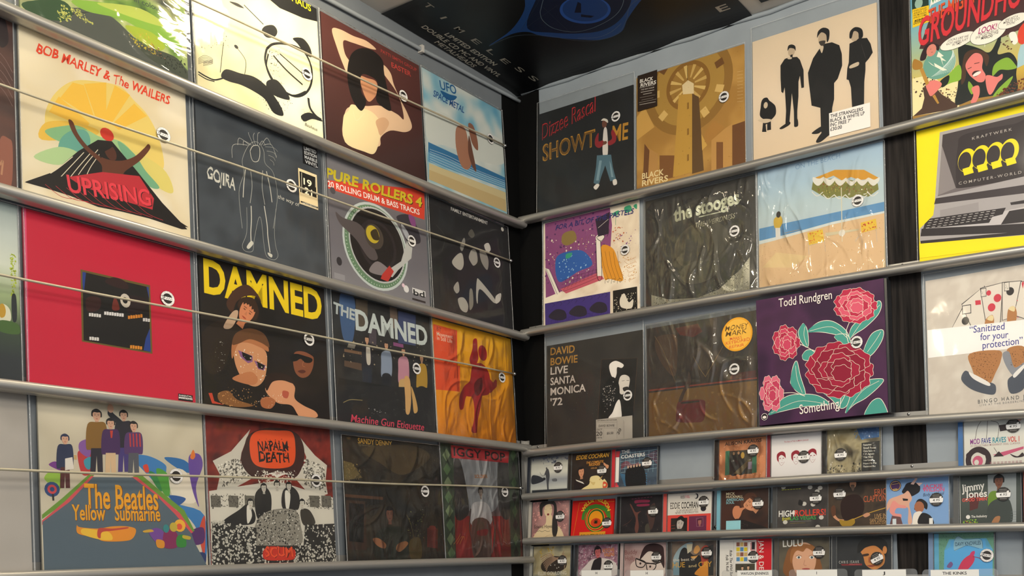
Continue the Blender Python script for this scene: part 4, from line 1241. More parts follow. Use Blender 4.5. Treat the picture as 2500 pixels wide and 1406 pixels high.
('B','#4a3020',(1123,1161,1201,1336,1387,1350,1569,1247,1675,1098,1616,900,1530,1160,1386,1281,1254,1202,1194,1021,1169,751,1073,660)),
('B','#e08078',(1175,1027,1235,1168,1367,1267,1495,1210,1547,1076,1524,887,1593,710,1553,585,1443,596,1335,705,1245,829)),
('L','#1a1414',14,(1361,1032,1472,1029)),
('L','#1a1414',14,(1220,954,1304,970)),
('B','#3a1a1a',(1310,810,1357,866,1468,844,1475,783,1373,733)),
('E','#f0e6dc',1411,791,9,4,15),
('B','#e08078',(1604,433,1592,671,1665,690,1826,605,1935,642,1932,536,1841,465,1728,282,1655,264)),
('B','#e08078',(1293,500,1441,518,1455,318,1359,148,1267,192,1326,333)),
('B','#e08078',(305,854,393,910,528,892,651,797,620,706,425,559,350,680)),
('P','#b88a3a',(167,1277,255,1252,383,872,314,831)),
('B','#a87a30',(12,1363,54,1513,152,1465,238,1378,226,1260,69,1265)),
('P','#b88a3a',(444,554,502,578,593,353,555,344)),
('B','#d8452e',(2265,1349,2315,1546,2476,1631,2464,1192,2306,1201)),
('B','#f2ece0',(2098,1419,2118,1500,2224,1477,2272,1269,2182,1219)),
('P','#a8c8d0',(2265,982,2322,1158,2464,1192,2452,735,2239,681)),
('N','#7a3e24',110,8,30,223,(1799,263,2445,468,2435,89,1721,12)),
('N','#5a3426',20,20,40,224,(1903,1518,2066,1546,2233,1107,1930,1159)),
('R','#1d3a30',36,2605,410,3034),
('E','#9ab8a8',189,2779,9,12,0),
('P','#f0c81c',(43,2682,415,2664,413,2279,40,2253)),
('T','#3a3020','WHEN DANGER',67,2613,361,2600,4,'i'),
('T','#3a3020','ARISES, UP',66,2560,360,2548,4,'i'),
('T','#3a3020','FROM INNER',65,2507,359,2495,4,'i'),
('T','#3a3020','SPACE COME',64,2454,358,2443,4,'i'),
('T','#3a3020','THE',141,2377,278,2378,4,'i'),
('T','#1a1408','MIGHTY',88,2371,317,2360,5,'bi'),
('T','#1a1408','GROUNDHOGS!',61,2318,404,2318,5,'bi'),
('P','#f2f0e4',(429,2579,469,2647,702,2693,818,2756,474,2849)),
('P','#3a8a4a',(442,2717,473,2808,509,2675,530,2769,558,2699,570,2817,625,2698,705,2813,475,2889)),
('T','#6a1420','THE MIGHTY',427,2222,1607,2437,31,'bi'),
('T','#e0582a','THE MIGHTY',418,2237,1598,2452,31,'bi'),
('T','#6a1420','GROUNDHOGS',209,1769,2888,2097,62,'bi'),
('T','#d8343c','GROUNDHOGS',198,1788,2878,2116,61,'bi'),
('P','#f0e9dc',(659,1607,774,1633,792,1568)),
('P','#f0e9dc',(1583,1439,1621,1486,1589,1329)),
('E','#16120e',1021,1649,38.8,15.8,8),
('E','#f0e9dc',1021,1649,38,15,8),
('T','#2a2622','LOOKS LIKE WE',814,1695,1256,1667,5,'i'),
('T','#2a2622','GOT HERE JUST',774,1623,1245,1601,5,'i'),
('T','#2a2622','IN TIME!',906,1568,1094,1557,5,'i'),
('E','#16120e',1670,1638,38.8,23.8,8),
('E','#f0e9dc',1670,1638,38,23,8),
('T','#2a2622','THE FORCES OF',1446,1628,1878,1600,5,'i'),
('T','#2a2622','EVIL ARE ON THE',1408,1575,1882,1553,5,'i'),
('T','#16120e','MARCH!',1521,1527,1758,1513,5.5,'bi'),
('T','#a82a6a','LOOK!',1473,1673,1849,1671,12,'bi'),
('E','#16120e',2178,1744,30.8,13.8,8),
('E','#f0e9dc',2178,1744,30,13,8),
('T','#2a2622','AND NOT A',2027,1782,2286,1788,5,'i'),
('T','#2a2622','MINUTE TOO',1990,1729,2320,1728,5,'i'),
('T','#2a2622','SOON!',2051,1683,2221,1672,5,'i'),),ext=()),
dict(key='painterly',wall='R',s0=0.0899,z0=2.1632,slope=0.0047,ob=0.02,ot=0.006,w=0.314,h=0.314,label='LP sleeve with loose purple, blue and orange painting, beside the black corner post',film=('flat',0.002,0,0.004),bg=('n',5,'#e6d9c2','#dccbb4','#efe4d0',231),art=(
('P','#8a4a7a',(51,3132,2223,3127,2291,2632,2217,1767,1745,1292,78,1005)),
('N','#5a2f62',90,20,70,232,(51,3174,2223,3087,2172,2095,78,1087)),
('N','#c08a6a',60,12,40,233,(280,2794,1844,2683,1934,1339,280,1219)),
('N','#e8dcc4',70,10,36,234,(77,2667,1939,2704,1934,1339,280,1136)),
('B','#8a7440',(680,2714,1025,2727,1122,2462,828,2355,630,2476)),
('B','#2f5fa8',(430,2060,877,2182,1364,2089,1651,1671,1169,1556,530,1382)),
('N','#9ac0d8',40,8,30,235,(480,2092,1460,2071,1603,1559,580,1415)),
('B','#3a9a7a',(778,2118,975,2122,926,2008,778,1995)),
('P','#c05a6a',(579,1168,1887,1427,2027,1202,777,1012)),
('C','#4a2038',8,(678,1111,777,1257,753,1425)),
('C','#4a2038',8,(817,1144,905,1293,891,1442)),
('C','#4a2038',8,(954,1178,1032,1328,1028,1459)),
('C','#4a2038',8,(1091,1212,1159,1362,1164,1475)),
('C','#4a2038',8,(1227,1245,1285,1397,1300,1492)),
('C','#4a2038',8,(1362,1278,1410,1432,1435,1508)),
('C','#4a2038',8,(1497,1311,1535,1466,1569,1525)),
('C','#4a2038',8,(1631,1344,1660,1500,1703,1541)),
('C','#4a2038',8,(1764,1377,1783,1534,1836,1557)),
('C','#4a2038',8,(1896,1410,1906,1568,1968,1573)),
('C','#4a2038',7,(629,1078,1265,1174,1934,1299)),
('C','#4a2038',7,(629,1184,1265,1271,1934,1371)),
('C','#4a2038',7,(629,1291,1266,1368,1934,1443)),
('C','#4a2038',7,(629,1398,1266,1465,1935,1515)),
('C','#7a4a30',6,(877,2182,902,2341,926,2398)),
('C','#7a4a30',6,(985,2202,1010,2361,1034,2418)),
('C','#7a4a30',6,(1092,2222,1117,2381,1142,2438)),
('C','#7a4a30',6,(1200,2242,1224,2401,1249,2457)),
('C','#7a4a30',6,(1306,2263,1331,2421,1355,2477)),
('C','#7a4a30',6,(1413,2283,1437,2440,1461,2497)),
('C','#7a4a30',6,(1519,2303,1543,2460,1567,2516)),
('B','#d8952a',(1937,2100,2311,1988,2494,1556,2629,1058,2214,1170,2028,1242)),
('C','#5a3a18',8,(1936,1980,2029,1562,2168,1178)),
('C','#5a3a18',8,(2068,1955,2151,1540,2289,1157)),
('C','#5a3a18',8,(2199,1930,2272,1518,2409,1136)),
('C','#5a3a18',8,(2329,1905,2392,1496,2529,1115)),
('C','#5a3a18',8,(2459,1881,2512,1474,2648,1094)),
('P','#e8e0d2',(1777,2333,1919,2305,1957,1295,1816,1320)),
('B','#e8e0d2',(1772,2415,1938,2482,2056,2358,1937,2241,1796,2289)),
('C','#141414',14,(1772,2334,1802,1322,1957,1275,1919,2265)),
('C','#141414',16,(1777,2373,1938,2454,2051,2359,1937,2261,1805,2360)),
('C','#141414',12,(1986,2533,2127,2625,2197,2491,2126,2344)),
('P','#e8e0d2',(52,1860,204,1791,555,1049,430,1029)),
('C','#141414',10,(88,1832,480,1041)),
('C','#141414',10,(204,1791,569,1067)),
('P','#2a1c30',(1750,2904,2223,3007,2173,2415,1843,2401)),
('C','#e8e0d2',10,(1844,2642,2175,2816)),
('N','#7a4a8a',26,10,40,236,(2313,2387,3092,2349,3044,1926,2358,1979)),
('N','#c0603a',20,10,26,237,(2314,2547,2684,2512,2635,2085,2312,2148)),
('N','#d8a868',60,6,24,238,(2495,1794,3088,1761,3038,986,2583,987)),
('C','#c89a6a',7,(2633,1689,2815,1576,3042,1613)),
('C','#c89a6a',7,(2678,1570,2814,1466,3041,1503)),
('C','#c89a6a',7,(2723,1451,2814,1356,3040,1393)),
('C','#c89a6a',7,(2768,1333,2813,1246,3040,1284)),
('C','#c89a6a',7,(2813,1214,2812,1136,3039,1174)),
('C','#c89a6a',7,(2858,1096,2812,1026,3038,1065)),
('B','#3a9a72',(2316,2947,2502,2988,2501,2888,2362,2877)),
('B','#3a9a72',(2687,3028,2870,3048,2914,2900,2732,2879)),
('B','#3a9a72',(2970,3007,3074,3043,3073,2905)),
('C','#3a9a72',10,(2407,2608,2418,2806,2501,2868)),
('C','#141414',8,(2064,1068,2083,1173,2191,1174,2167,1090,2121,1122)),
('C','#141414',8,(2260,1034,2279,1138,2386,1140,2362,1057,2316,1088)),
('C','#141414',8,(2454,1001,2473,1105,2579,1106,2556,1023,2510,1055)),
('T','#2a2a6a','FOR A BIT OF THE PASTELS',430,2868,2982,2814,13,'bij'),
('P','#42307a',(53,843,2227,818,2224,176,69,201)),
('B','#2a2232',(180,452,430,618,727,530,776,319,480,303)),
('B','#2a2232',(875,446,1119,611,1408,524,1455,315,1167,300)),
('B','#2a2232',(1551,441,1789,603,2071,518,2117,312,1836,296)),
('C','#1f1830',9,(180,761,280,827,380,758,305,700)),
('C','#1f1830',9,(440,760,540,826,639,757,564,699)),
('C','#1f1830',9,(698,760,797,825,895,756,821,699)),
('C','#1f1830',9,(953,759,1051,824,1148,756,1075,699)),
('C','#1f1830',9,(1206,758,1303,823,1399,755,1327,698)),
('C','#1f1830',9,(1457,758,1553,822,1648,754,1576,698)),
('C','#1f1830',9,(1705,757,1800,821,1894,754,1823,698)),
('C','#1f1830',9,(1950,756,2044,820,2138,753,2067,697)),
('C','#2a2050',8,(280,239,280,333,405,335,405,253)),
('C','#2a2050',8,(480,238,480,332,604,333,604,252)),
('C','#2a2050',8,(678,236,678,330,801,331,801,250)),
('C','#2a2050',8,(874,235,874,328,997,330,996,249)),
('C','#2a2050',8,(1069,234,1070,327,1191,328,1191,247)),
('C','#2a2050',8,(1263,232,1263,325,1384,326,1383,246)),
('C','#2a2050',8,(1455,231,1455,323,1575,325,1575,245)),
('C','#2a2050',8,(1646,230,1646,322,1765,323,1765,243)),
('C','#2a2050',8,(1835,228,1836,320,1953,322,1953,242)),
('C','#2a2050',8,(2023,227,2024,318,2140,320,2140,241)),
('P','#15130f',(2315,827,3073,816,3077,199,2321,181)),
('N','#c8c0a8',60,6,24,239,(2351,710,3058,670,3055,242,2349,236)),
('B','#d8d0c0',(2535,561,2673,696,2808,438,2944,494,2898,267,2579,337)),),ext=(('S',2716,1863,'lp','',0),)),
dict(key='glare',wall='R',s0=0.4239,z0=2.1632,slope=0.0047,ob=0.02,ot=0.006,w=0.314,h=0.305,label='black LP sleeve with white rounded title, behind badly creased glaring film',film=('heavy',0.004,0.004,0.006),bg=('n',3,'#2a2822','#3c392e','#1c1b18',241),art=(
('P','#cfcab2',(163,518,663,320,1512,219,2131,340,2740,750,2980,999,2968,162,160,171)),  # pale lower band: reflection on the film, painted into the cover colours
('N','#5a5644',420,3,16,242,(228,430,1513,294,2741,823,2960,966,2929,168,226,180)),
('N','#efeacb',260,3,14,243,(1512,182,2740,750,2960,930,2929,205,1636,161)),
('E','#4a4636',1652,1549,80,62,0),
('E','#5a5644',1561,888,55,30,0),
('B','#1a1916',(182,2966,3010,2943,2997,2134,2365,2642,1330,2755,507,2313,239,1823)),
('T','#e9ecd0','the stooges',855,2326,2724,2422,34,'B'),
('L','#e9ecd0',26,(1578,2302,2401,2305)),
('L','#e9ecd0',22,(2524,2439,2765,2498)),
('T','#b8b498','THE WEIRDNESS',1470,2040,2599,2070,12,'ij'),),ext=(('S',2582,1732,'lp','',0),)),
dict(key='seaside',wall='R',s0=0.7462,z0=2.1632,slope=0.0047,ob=0.02,ot=0.006,w=0.314,h=0.3085,label='pale blue LP sleeve of a beach with a yellow parasol, under creased film',film=('crinkle',0.002,0.004,0.0005),bg=('v','#9fb6c8','#a9bfcc','#b4c4c8','#b9c6c8','#c4b79a','#b9a684','#b29c78'),art=(
('P','#5d8fb8',(24,1659,3142,1659,3137,1442,1884,1444,774,1340,19,1321)),
('P','#cfd6d2',(19,1355,774,1373,1884,1444,3137,1442,3136,1395,1883,1384,773,1299,18,1271)),
('P','#d4b58c',(18,1258,1883,1384,3136,1395,3106,128,1,165)),
('N','#a88a60',200,3,12,251,(17,1195,3135,1344,3106,128,1,186)),
('P','#d8c090',(98,673,460,984,1281,746,890,530)),
('T','#6f8fb0','ON THE BEACH',998,2914,2114,2933,12,'o'),
('P','#c9932a',(1437,2597,1983,2682,2685,2517,3024,2248,2987,2153,2784,2269,2576,2299,2369,2417,2155,2378,1945,2550,1727,2512,1583,2563)),
('P','#7a7a3a',(1436,2544,1727,2512,1943,2480,2155,2343,2367,2347,2575,2247,2783,2217,3003,2115,3017,1974,2774,1857,2568,1937,2288,1929,2077,2028,1790,2021,1576,2192,1395,2339)),
('N','#8a4a2a',60,8,22,252,(1508,2456,2918,2134,2914,1929,1576,2227)),
('N','#a89a4a',50,8,22,253,(1508,2491,2919,2169,2914,1929,1576,2192)),
('B','#d9d6cc',(1438,2629,1583,2556,1714,2575,1690,2467,1561,2390,1443,2506)),
('B','#d9d6cc',(1714,2554,1857,2472,1987,2502,1963,2405,1836,2328,1719,2443)),
('B','#d9d6cc',(1986,2481,2127,2388,2256,2429,2233,2343,2107,2267,1991,2381)),
('B','#d9d6cc',(2255,2408,2394,2306,2522,2357,2499,2282,2375,2206,2261,2319)),
('B','#d9d6cc',(2522,2357,2659,2266,2785,2307,2762,2222,2639,2146,2526,2258)),
('B','#d9d6cc',(2785,2307,2920,2227,3044,2257,3022,2162,2900,2087,2789,2198)),
('C','#d9d6cc',22,(1402,2284,1531,2149,1678,2212)),
('C','#d9d6cc',22,(1677,2152,1804,2025,1949,2081)),
('C','#d9d6cc',22,(1950,2091,2076,1965,2219,2021)),
('C','#d9d6cc',22,(2219,2032,2344,1906,2485,1962)),
('C','#d9d6cc',22,(2485,1972,2608,1848,2748,1904)),
('C','#d9d6cc',22,(2750,1983,2871,1853,3009,1915)),
('L','#d4cbb0',22,(2131,2218,2124,924)),
('B','#c9a83a',(411,1791,484,1860,598,1857,640,1701,558,1572,435,1597)),
('E','#2e2620',538,1907,6,8,0),
('P','#dcd8cf',(453,1593,576,1568,580,1295,456,1299)),
('P','#d8b83a',(1270,1303,1652,1321,1688,1016,1307,996)),
('N','#c8502a',26,8,20,254,(1313,1295,1630,1300,1659,1034,1329,1024)),
('P','#d8b83a',(2577,1281,2937,1306,2963,1063,2591,1038)),
('N','#c8502a',30,8,22,255,(2596,1257,2916,1271,2932,1089,2612,1054)),
('L','#b8b0a4',9,(1287,1074,1302,763)),
('L','#b8b0a4',9,(1688,1056,1712,767)),
('L','#b8b0a4',9,(1307,988,1688,1016)),
('L','#b8b0a4',9,(2446,847,2551,1046)),
('L','#b8b0a4',9,(2932,1109,2955,748)),
('L','#b8b0a4',9,(2427,891,2610,995)),
('L','#b8b0a4',9,(2605,756,2591,1038)),
('P','#c8bfa0',(1713,1215,2533,1150,2524,1112,1732,1129)),
('E','#d8d4c8',2126,1132,8,8,0),
('L','#b09a70',10,(688,1420,1079,1424)),
('L','#b09a70',8,(707,1291,731,1411)),),ext=(('S',2524,1814,'lp','',0),)),
dict(key='terminal',wall='R',s0=1.1372,z0=2.1632,slope=0.0047,ob=0.02,ot=0.006,w=0.314,h=0.3115,label='bright yellow LP sleeve with a grey computer terminal, right of the post',film=('flat',0.004,0,0.004),bg=('v','#f0dc0a','#ead608'),art=(
('P','#a9a4a4',(367,1392,521,2962,2390,2955,2326,916,350,1343)),
('P','#3e3638',(583,2890,2388,2892,2336,1249,829,1456,452,1573)),
('P','#6f6668',(452,1573,834,1619,2350,1690,2332,1123,382,1356)),
('P','#8a8282',(561,2645,834,1619,451,1540)),
('B','#2e2629',(907,2559,959,2744,1303,2788,2088,2746,2382,2702,2347,1595,2051,1537,958,1591,852,1714,849,2176)),
('T','#b9b0a8','KRAFTWERK',1211,2614,2040,2614,6,'s'),
('T','#b9b0a8','COMPUTER-WORLD',898,1677,2202,1629,6,'s'),
('E','#f0dc0a',1084,2186,19,26,-8),
('E','#2e2629',1040,2170,14,21,-8),
('P','#f0dc0a',(986,2012,1188,2030,1224,1874,1019,1857)),
('E','#f0dc0a',1387,2185,19,26,-8),
('E','#2e2629',1343,2169,14,21,-8),
('P','#f0dc0a',(1290,2012,1489,2030,1524,1875,1322,1858)),
('E','#f0dc0a',1685,2183,19,26,-8),
('E','#2e2629',1642,2168,14,21,-8),
('P','#f0dc0a',(1589,2012,1786,2030,1820,1876,1621,1859)),
('E','#f0dc0a',1979,2182,19,26,-8),
('E','#2e2629',1937,2167,14,21,-8),
('P','#f0dc0a',(1884,2012,2078,2029,2112,1877,1916,1860)),
('P','#a8a2a2',(22,866,328,1112,395,1521,2262,1551,2222,274,14,559)),
('P','#c2bcbc',(41,863,2242,893,2231,565,38,766)),
('P','#3a3236',(394,1483,2256,1368,2251,1185,353,1357)),
('R','#9a9494',479,907,1305,1195),
('P','#2a2428',(252,1051,1867,955,1794,822,1584,811,1511,695,97,851,137,959)),
('P','#2a2428',(1933,867,2240,857,2231,565,1753,608)),
('P','#2a2428',(1956,1047,2246,1039,2244,966,1971,988)),
('P','#2a2428',(59,859,2230,529,2225,346,36,689)),
('P','#2a2428',(34,586,2225,365,2223,292,32,524)),
('L','#cfc8c4',11,(232,1009,307,1005)),
('L','#cfc8c4',11,(359,1002,433,999)),
('L','#cfc8c4',11,(485,996,559,992)),
('L','#cfc8c4',11,(610,990,683,986)),
('L','#cfc8c4',11,(734,984,807,980)),
('L','#cfc8c4',11,(858,978,930,974)),
('L','#cfc8c4',11,(981,972,1053,968)),
('L','#cfc8c4',11,(1103,966,1175,962)),
('L','#cfc8c4',11,(1225,960,1296,956)),
('L','#cfc8c4',11,(1345,954,1416,950)),
('L','#cfc8c4',11,(1465,948,1536,944)),
('L','#cfc8c4',11,(1585,942,1654,938)),
('L','#cfc8c4',11,(208,956,283,952)),
('L','#cfc8c4',11,(335,950,409,946)),
('L','#cfc8c4',11,(461,944,535,940)),
('L','#cfc8c4',11,(586,938,660,934)),
('L','#cfc8c4',11,(711,932,784,928)),
('L','#cfc8c4',11,(835,926,907,922)),
('L','#cfc8c4',11,(958,920,1030,916)),
('L','#cfc8c4',11,(1080,914,1152,910)),
('L','#cfc8c4',11,(1202,908,1273,904)),
('L','#cfc8c4',11,(1323,902,1393,898)),
('L','#cfc8c4',11,(1443,896,1513,893)),
('L','#cfc8c4',11,(1562,891,1632,887)),
('L','#cfc8c4',11,(185,903,259,899)),
('L','#cfc8c4',11,(311,897,386,893)),
('L','#cfc8c4',11,(438,891,511,887)),
('L','#cfc8c4',11,(563,885,636,881)),
('L','#cfc8c4',11,(688,879,761,876)),
('L','#cfc8c4',11,(812,873,884,870)),
('L','#cfc8c4',11,(935,868,1007,864)),
('L','#cfc8c4',11,(1057,862,1129,858)),
('L','#cfc8c4',11,(1179,856,1250,853)),
('L','#cfc8c4',11,(1300,851,1371,847)),
('L','#cfc8c4',11,(1420,845,1490,841)),
('L','#cfc8c4',11,(1540,839,1610,836)),
('L','#cfc8c4',11,(161,850,236,846)),
('L','#cfc8c4',11,(288,844,362,840)),
('L','#cfc8c4',11,(414,838,488,835)),
('L','#cfc8c4',11,(539,833,613,829)),
('L','#cfc8c4',11,(664,827,737,823)),
('L','#cfc8c4',11,(788,821,861,818)),
('L','#cfc8c4',11,(912,816,984,812)),
('L','#cfc8c4',11,(1034,810,1106,807)),
('L','#cfc8c4',11,(1156,804,1227,801)),
('L','#cfc8c4',11,(1277,799,1348,795)),
('L','#cfc8c4',11,(1397,793,1468,790)),
('L','#cfc8c4',11,(1517,788,1587,785)),
('P','#f0dc0a',(-6,524,2223,281,2216,55,5,194)),),ext=()),
dict(key='charcoal',wall='R',s0=0.092,z0=1.8171,slope=0.0064,ob=0.02,ot=0.006,w=0.314,h=0.314,label='charcoal LP sleeve with gold and white stacked capitals and a photo panel',film=('loose',0.006,0.002,0.026),bg=('n',2,'#2a2826','#34312d','#23211f',261),art=(
('T','#b8883a','DAVID',125,2864,950,2834,20,'b'),
('T','#b8883a','BOWIE',125,2575,1044,2546,20,'b'),
('T','#d9cfc6','LIVE',125,2312,718,2296,20,'b'),
('T','#d9cfc6','SANTA',124,2017,973,2000,20,'b'),
('T','#d9cfc6','MONICA',124,1729,1312,1711,20,'b'),
('T','#d9cfc6',"'72",123,1432,535,1428,20,'b'),
('P','#1c1a18',(1828,2519,2971,2407,2823,795,1709,907)),
('L','#6a4a30',6,(1709,907,1835,2518,2971,2407,2823,795)),
('B','#efe9e2',(2082,2254,2120,2373,2301,2417,2534,2288,2479,2203,2336,2237,2317,2070,2262,1954,2154,2029)),
('B','#15130f',(2479,2111,2622,2215,2834,2127,2850,1943,2691,1962,2549,2011)),
('B','#ded6cc',(2424,1965,2585,2006,2726,1897,2689,1658,2581,1518,2438,1504,2368,1696)),
('B','#2a2622',(2511,1664,2671,1676,2671,1584,2546,1568)),
('L','#1a1816',9,(2477,1851,2566,1856)),
('L','#1a1816',9,(2627,1848,2708,1839)),
('B','#0e0d0c',(1860,1694,2153,1998,2369,1818,2403,1508,2293,1276,2146,924,1782,961)),
('B','#0e0d0c',(2581,1427,2758,1468,2826,1157,2806,812,2469,846)),
('B','#efe9e2',(2293,1276,2401,1356,2453,1106,2434,849,2056,887,2183,1043)),
('N','#d8d0c6',70,4,18,262,(1824,1760,2297,1888,2294,1398,1929,1069)),),ext=(('X','ticket',(1653,278,2805,894),(('R','#b9b1a6',-9999,-9999,9999,9999),('T','#3a3632','SANTA MONICA CIVIC AUDITORIUM',1690,847,2308,810,3.2,'b'),('T','#3a3632','DAVID BOWIE',1737,688,2238,655,5.5,'b'),('L','#6a625a',5,(1679,817,2326,765)),('L','#6a625a',5,(1678,663,2324,607)),('L','#6a625a',5,(1890,612,1889,381)),('L','#6a625a',5,(2326,814,2322,327)),('T','#3a3632','OCT',1677,595,1853,584,4.5,'b'),('T','#3a3632','20',1655,455,1853,443,11,'b'),('T','#3a3632','1972',1669,380,1845,370,3.6,'b'),('T','#3a3632','$5.50',1999,463,2208,453,6,'b'),('T','#3a3632','20',2377,413,2467,557,8,'b'),('L','#6a625a',5,(2522,795,2519,309)),('L','#6a625a',4,(2558,761,2554,306))),'printed paper concert ticket'),('S',2670,1442,'lp','',0))),
dict(key='mustard',wall='R',s0=0.418,z0=1.8171,slope=0.0064,ob=0.02,ot=0.006,w=0.314,h=0.314,label='brown and mustard LP sleeve with a red shape and big round orange sticker',film=('heavy',0.003,0.004,0.012),bg=('n',3,'#3a2c20','#4a3828','#2a2018',271),art=(
('P','#a0742a',(57,1434,3135,1392,3114,187,46,209)),
('N','#b48834',60,20,90,272,(125,1337,3103,1283,3085,246,115,262)),
('P','#c0523a',(58,1518,3136,1470,3136,1437,58,1476)),
('P','#7a2a1e',(858,3033,1521,3051,1649,2827,1386,2718,990,2835)),
('P','#6a2018',(2461,1645,3109,1649,3106,1480,2396,1510)),
('B','#8a2420',(902,1072,1069,1113,1625,1081,1704,927,1650,557,1358,528,896,588,858,724)),
('B','#5a4030',(936,1128,1072,1406,1174,1600,1243,1856,1305,1555,1138,1340,1036,1117)),
('B','#2a1c14',(1035,1087,1495,1072,1495,1037,1068,1040)),
('B','#6a4a2e',(312,2874,856,2855,919,2489,844,1788,509,2068,275,2518)),
('B','#5a4a38',(1381,2366,1804,2366,1830,1898,1506,1881)),
('C','#b08a4a',9,(244,2914,513,2456,842,1640)),
('C','#b08a4a',9,(1379,2220,1571,1873,1730,1649)),
('C','#b08a4a',9,(2220,2367,1960,1997,1714,1651)),),ext=(('X','hype_sticker',None,(('E','#e8a21c',2623,2611,42.5,42.5,0),('E','#efb640',2623,2611,38,38,0),('T','#6a4a1a','MONEY',2304,2730,2938,2736,12,'ij'),('T','#6a4a1a','MARK',2318,2595,2895,2600,12,'ij'),('T','#d85a2a','MARKS',2427,2481,2754,2486,7,'j'),('T','#d85a2a','KEYBOARD',2315,2382,2969,2404,8,'j'),('T','#d85a2a','REPAIR',2408,2277,2813,2289,7,'j')),'big round orange sticker with handwritten lettering'),('S',2534,1750,'lp','',0))),
dict(key='flowers',wall='R',s0=0.7493,z0=1.8171,slope=0.0064,ob=0.046,ot=0.043,w=0.314,h=0.327,label='thick purple record box with red and pink carnations and green leaves',film=None,bg=('n',3,'#41263f','#4b2a4a','#36203a',281),thick=0.034,art=(
('C','#efe6d2',26,(236,473,662,833,1091,865,1507,779,1747,555,1165,578,565,520,236,473)),
('B','#4a9a8c',(236,473,662,833,1091,865,1507,779,1747,555,1165,578,565,520)),
('C','#efe6d2',26,(825,1177,901,1530,999,1658,1072,1308,1178,935,1154,858,967,960,825,1177)),
('B','#4a9a8c',(825,1177,901,1530,999,1658,1072,1308,1178,935,1154,858,967,960)),
('C','#efe6d2',26,(2146,317,2365,838,2648,998,3039,990,2956,846,2634,614,2352,490,2146,317)),
('B','#4a9a8c',(2146,317,2365,838,2648,998,3039,990,2956,846,2634,614,2352,490)),
('C','#efe6d2',26,(1634,844,1840,859,2244,813,2193,507,2029,446,1833,664,1634,844)),
('B','#4a9a8c',(1634,844,1840,859,2244,813,2193,507,2029,446,1833,664)),
('C','#efe6d2',26,(2623,306,2788,520,2984,537,3125,178,2930,122,2619,191,2623,306)),
('B','#4a9a8c',(2623,306,2788,520,2984,537,3125,178,2930,122,2619,191)),
('C','#efe6d2',26,(2286,1998,2376,2278,2703,2501,2987,2765,3069,2674,2976,2458,2693,2231,2450,2111,2286,1998)),
('B','#4a9a8c',(2286,1998,2376,2278,2703,2501,2987,2765,3069,2674,2976,2458,2693,2231,2450,2111)),
('C','#efe6d2',26,(1289,2320,1567,2498,1897,2476,2213,2224,2285,1979,2048,2130,1642,2268,1289,2320)),
('B','#4a9a8c',(1289,2320,1567,2498,1897,2476,2213,2224,2285,1979,2048,2130,1642,2268)),
('C','#efe6d2',26,(1945,2106,2049,2150,2249,2101,2322,1895,2122,1923,1945,2106)),
('B','#4a9a8c',(1945,2106,2049,2150,2249,2101,2322,1895,2122,1923)),
('C','#efe6d2',26,(2677,1807,2844,2054,3079,2096,3051,1870,2827,1593,2588,1509,2677,1807)),
('B','#4a9a8c',(2677,1807,2844,2054,3079,2096,3051,1870,2827,1593,2588,1509)),
('C','#efe6d2',26,(1191,2535,1271,2403,1304,2158,1277,1962,1134,2102,1066,2353,1191,2535)),
('B','#4a9a8c',(1191,2535,1271,2403,1304,2158,1277,1962,1134,2102,1066,2353)),
('C','#efe6d2',26,(1144,1780,1253,1885,1420,1862,1541,1747,1371,1650,1182,1675,1144,1780)),
('B','#4a9a8c',(1144,1780,1253,1885,1420,1862,1541,1747,1371,1650,1182,1675)),
('C','#efe6d2',14,(2321,2404,2232,2182,2282,1901)),
('C','#efe6d2',14,(964,2126,1338,1914,1580,1682)),
('C','#efe6d2',14,(558,946,880,929,1174,816)),
('C','#efe6d2',14,(2161,745,1988,451)),
('C','#efe6d2',9,(303,507,1001,715,1666,583)),
('C','#efe6d2',9,(966,1562,998,1237,1113,903)),
('C','#efe6d2',9,(2228,386,2561,777,2960,961)),
('C','#efe6d2',9,(2327,2012,2618,2358,3042,2679)),
('C','#efe6d2',9,(1352,2331,1892,2350,2267,2020)),
('C','#efe6d2',9,(2711,1647,2916,1889,3039,2064)),
('C','#efe6d2',9,(1230,2449,1202,2253,1265,2003)),
('C','#efe6d2',14,(2817,1228,2827,1114,2708,1067,2606,1000,2474,1053,2334,1083,2290,1197,2219,1304,2297,1392,2349,1493,2490,1489,2624,1508,2721,1415,2835,1339,2817,1228)),
('B','#a01f3c',(2817,1228,2827,1114,2708,1067,2606,1000,2474,1053,2334,1083,2290,1197,2219,1304,2297,1392,2349,1493,2490,1489,2624,1508,2721,1415,2835,1339)),
('C','#efe6d2',14,(2731,1021,2741,907,2622,860,2519,792,2387,844,2246,874,2202,987,2130,1094,2209,1183,2261,1284,2402,1280,2537,1300,2634,1208,2750,1132,2731,1021)),
('B','#a01f3c',(2731,1021,2741,907,2622,860,2519,792,2387,844,2246,874,2202,987,2130,1094,2209,1183,2261,1284,2402,1280,2537,1300,2634,1208,2750,1132)),
('C','#efe6d2',14,(2515,898,2525,783,2404,736,2301,667,2167,719,2025,749,1980,863,1908,970,1987,1059,2040,1161,2183,1158,2319,1178,2417,1085,2533,1010,2515,898)),
('B','#a01f3c',(2515,898,2525,783,2404,736,2301,667,2167,719,2025,749,1980,863,1908,970,1987,1059,2040,1161,2183,1158,2319,1178,2417,1085,2533,1010)),
('C','#efe6d2',14,(2234,899,2245,783,2123,735,2017,666,1882,718,1738,748,1693,863,1620,970,1700,1060,1753,1163,1898,1160,2036,1180,2135,1087,2253,1011,2234,899)),
('B','#a01f3c',(2234,899,2245,783,2123,735,2017,666,1882,718,1738,748,1693,863,1620,970,1700,1060,1753,1163,1898,1160,2036,1180,2135,1087,2253,1011)),
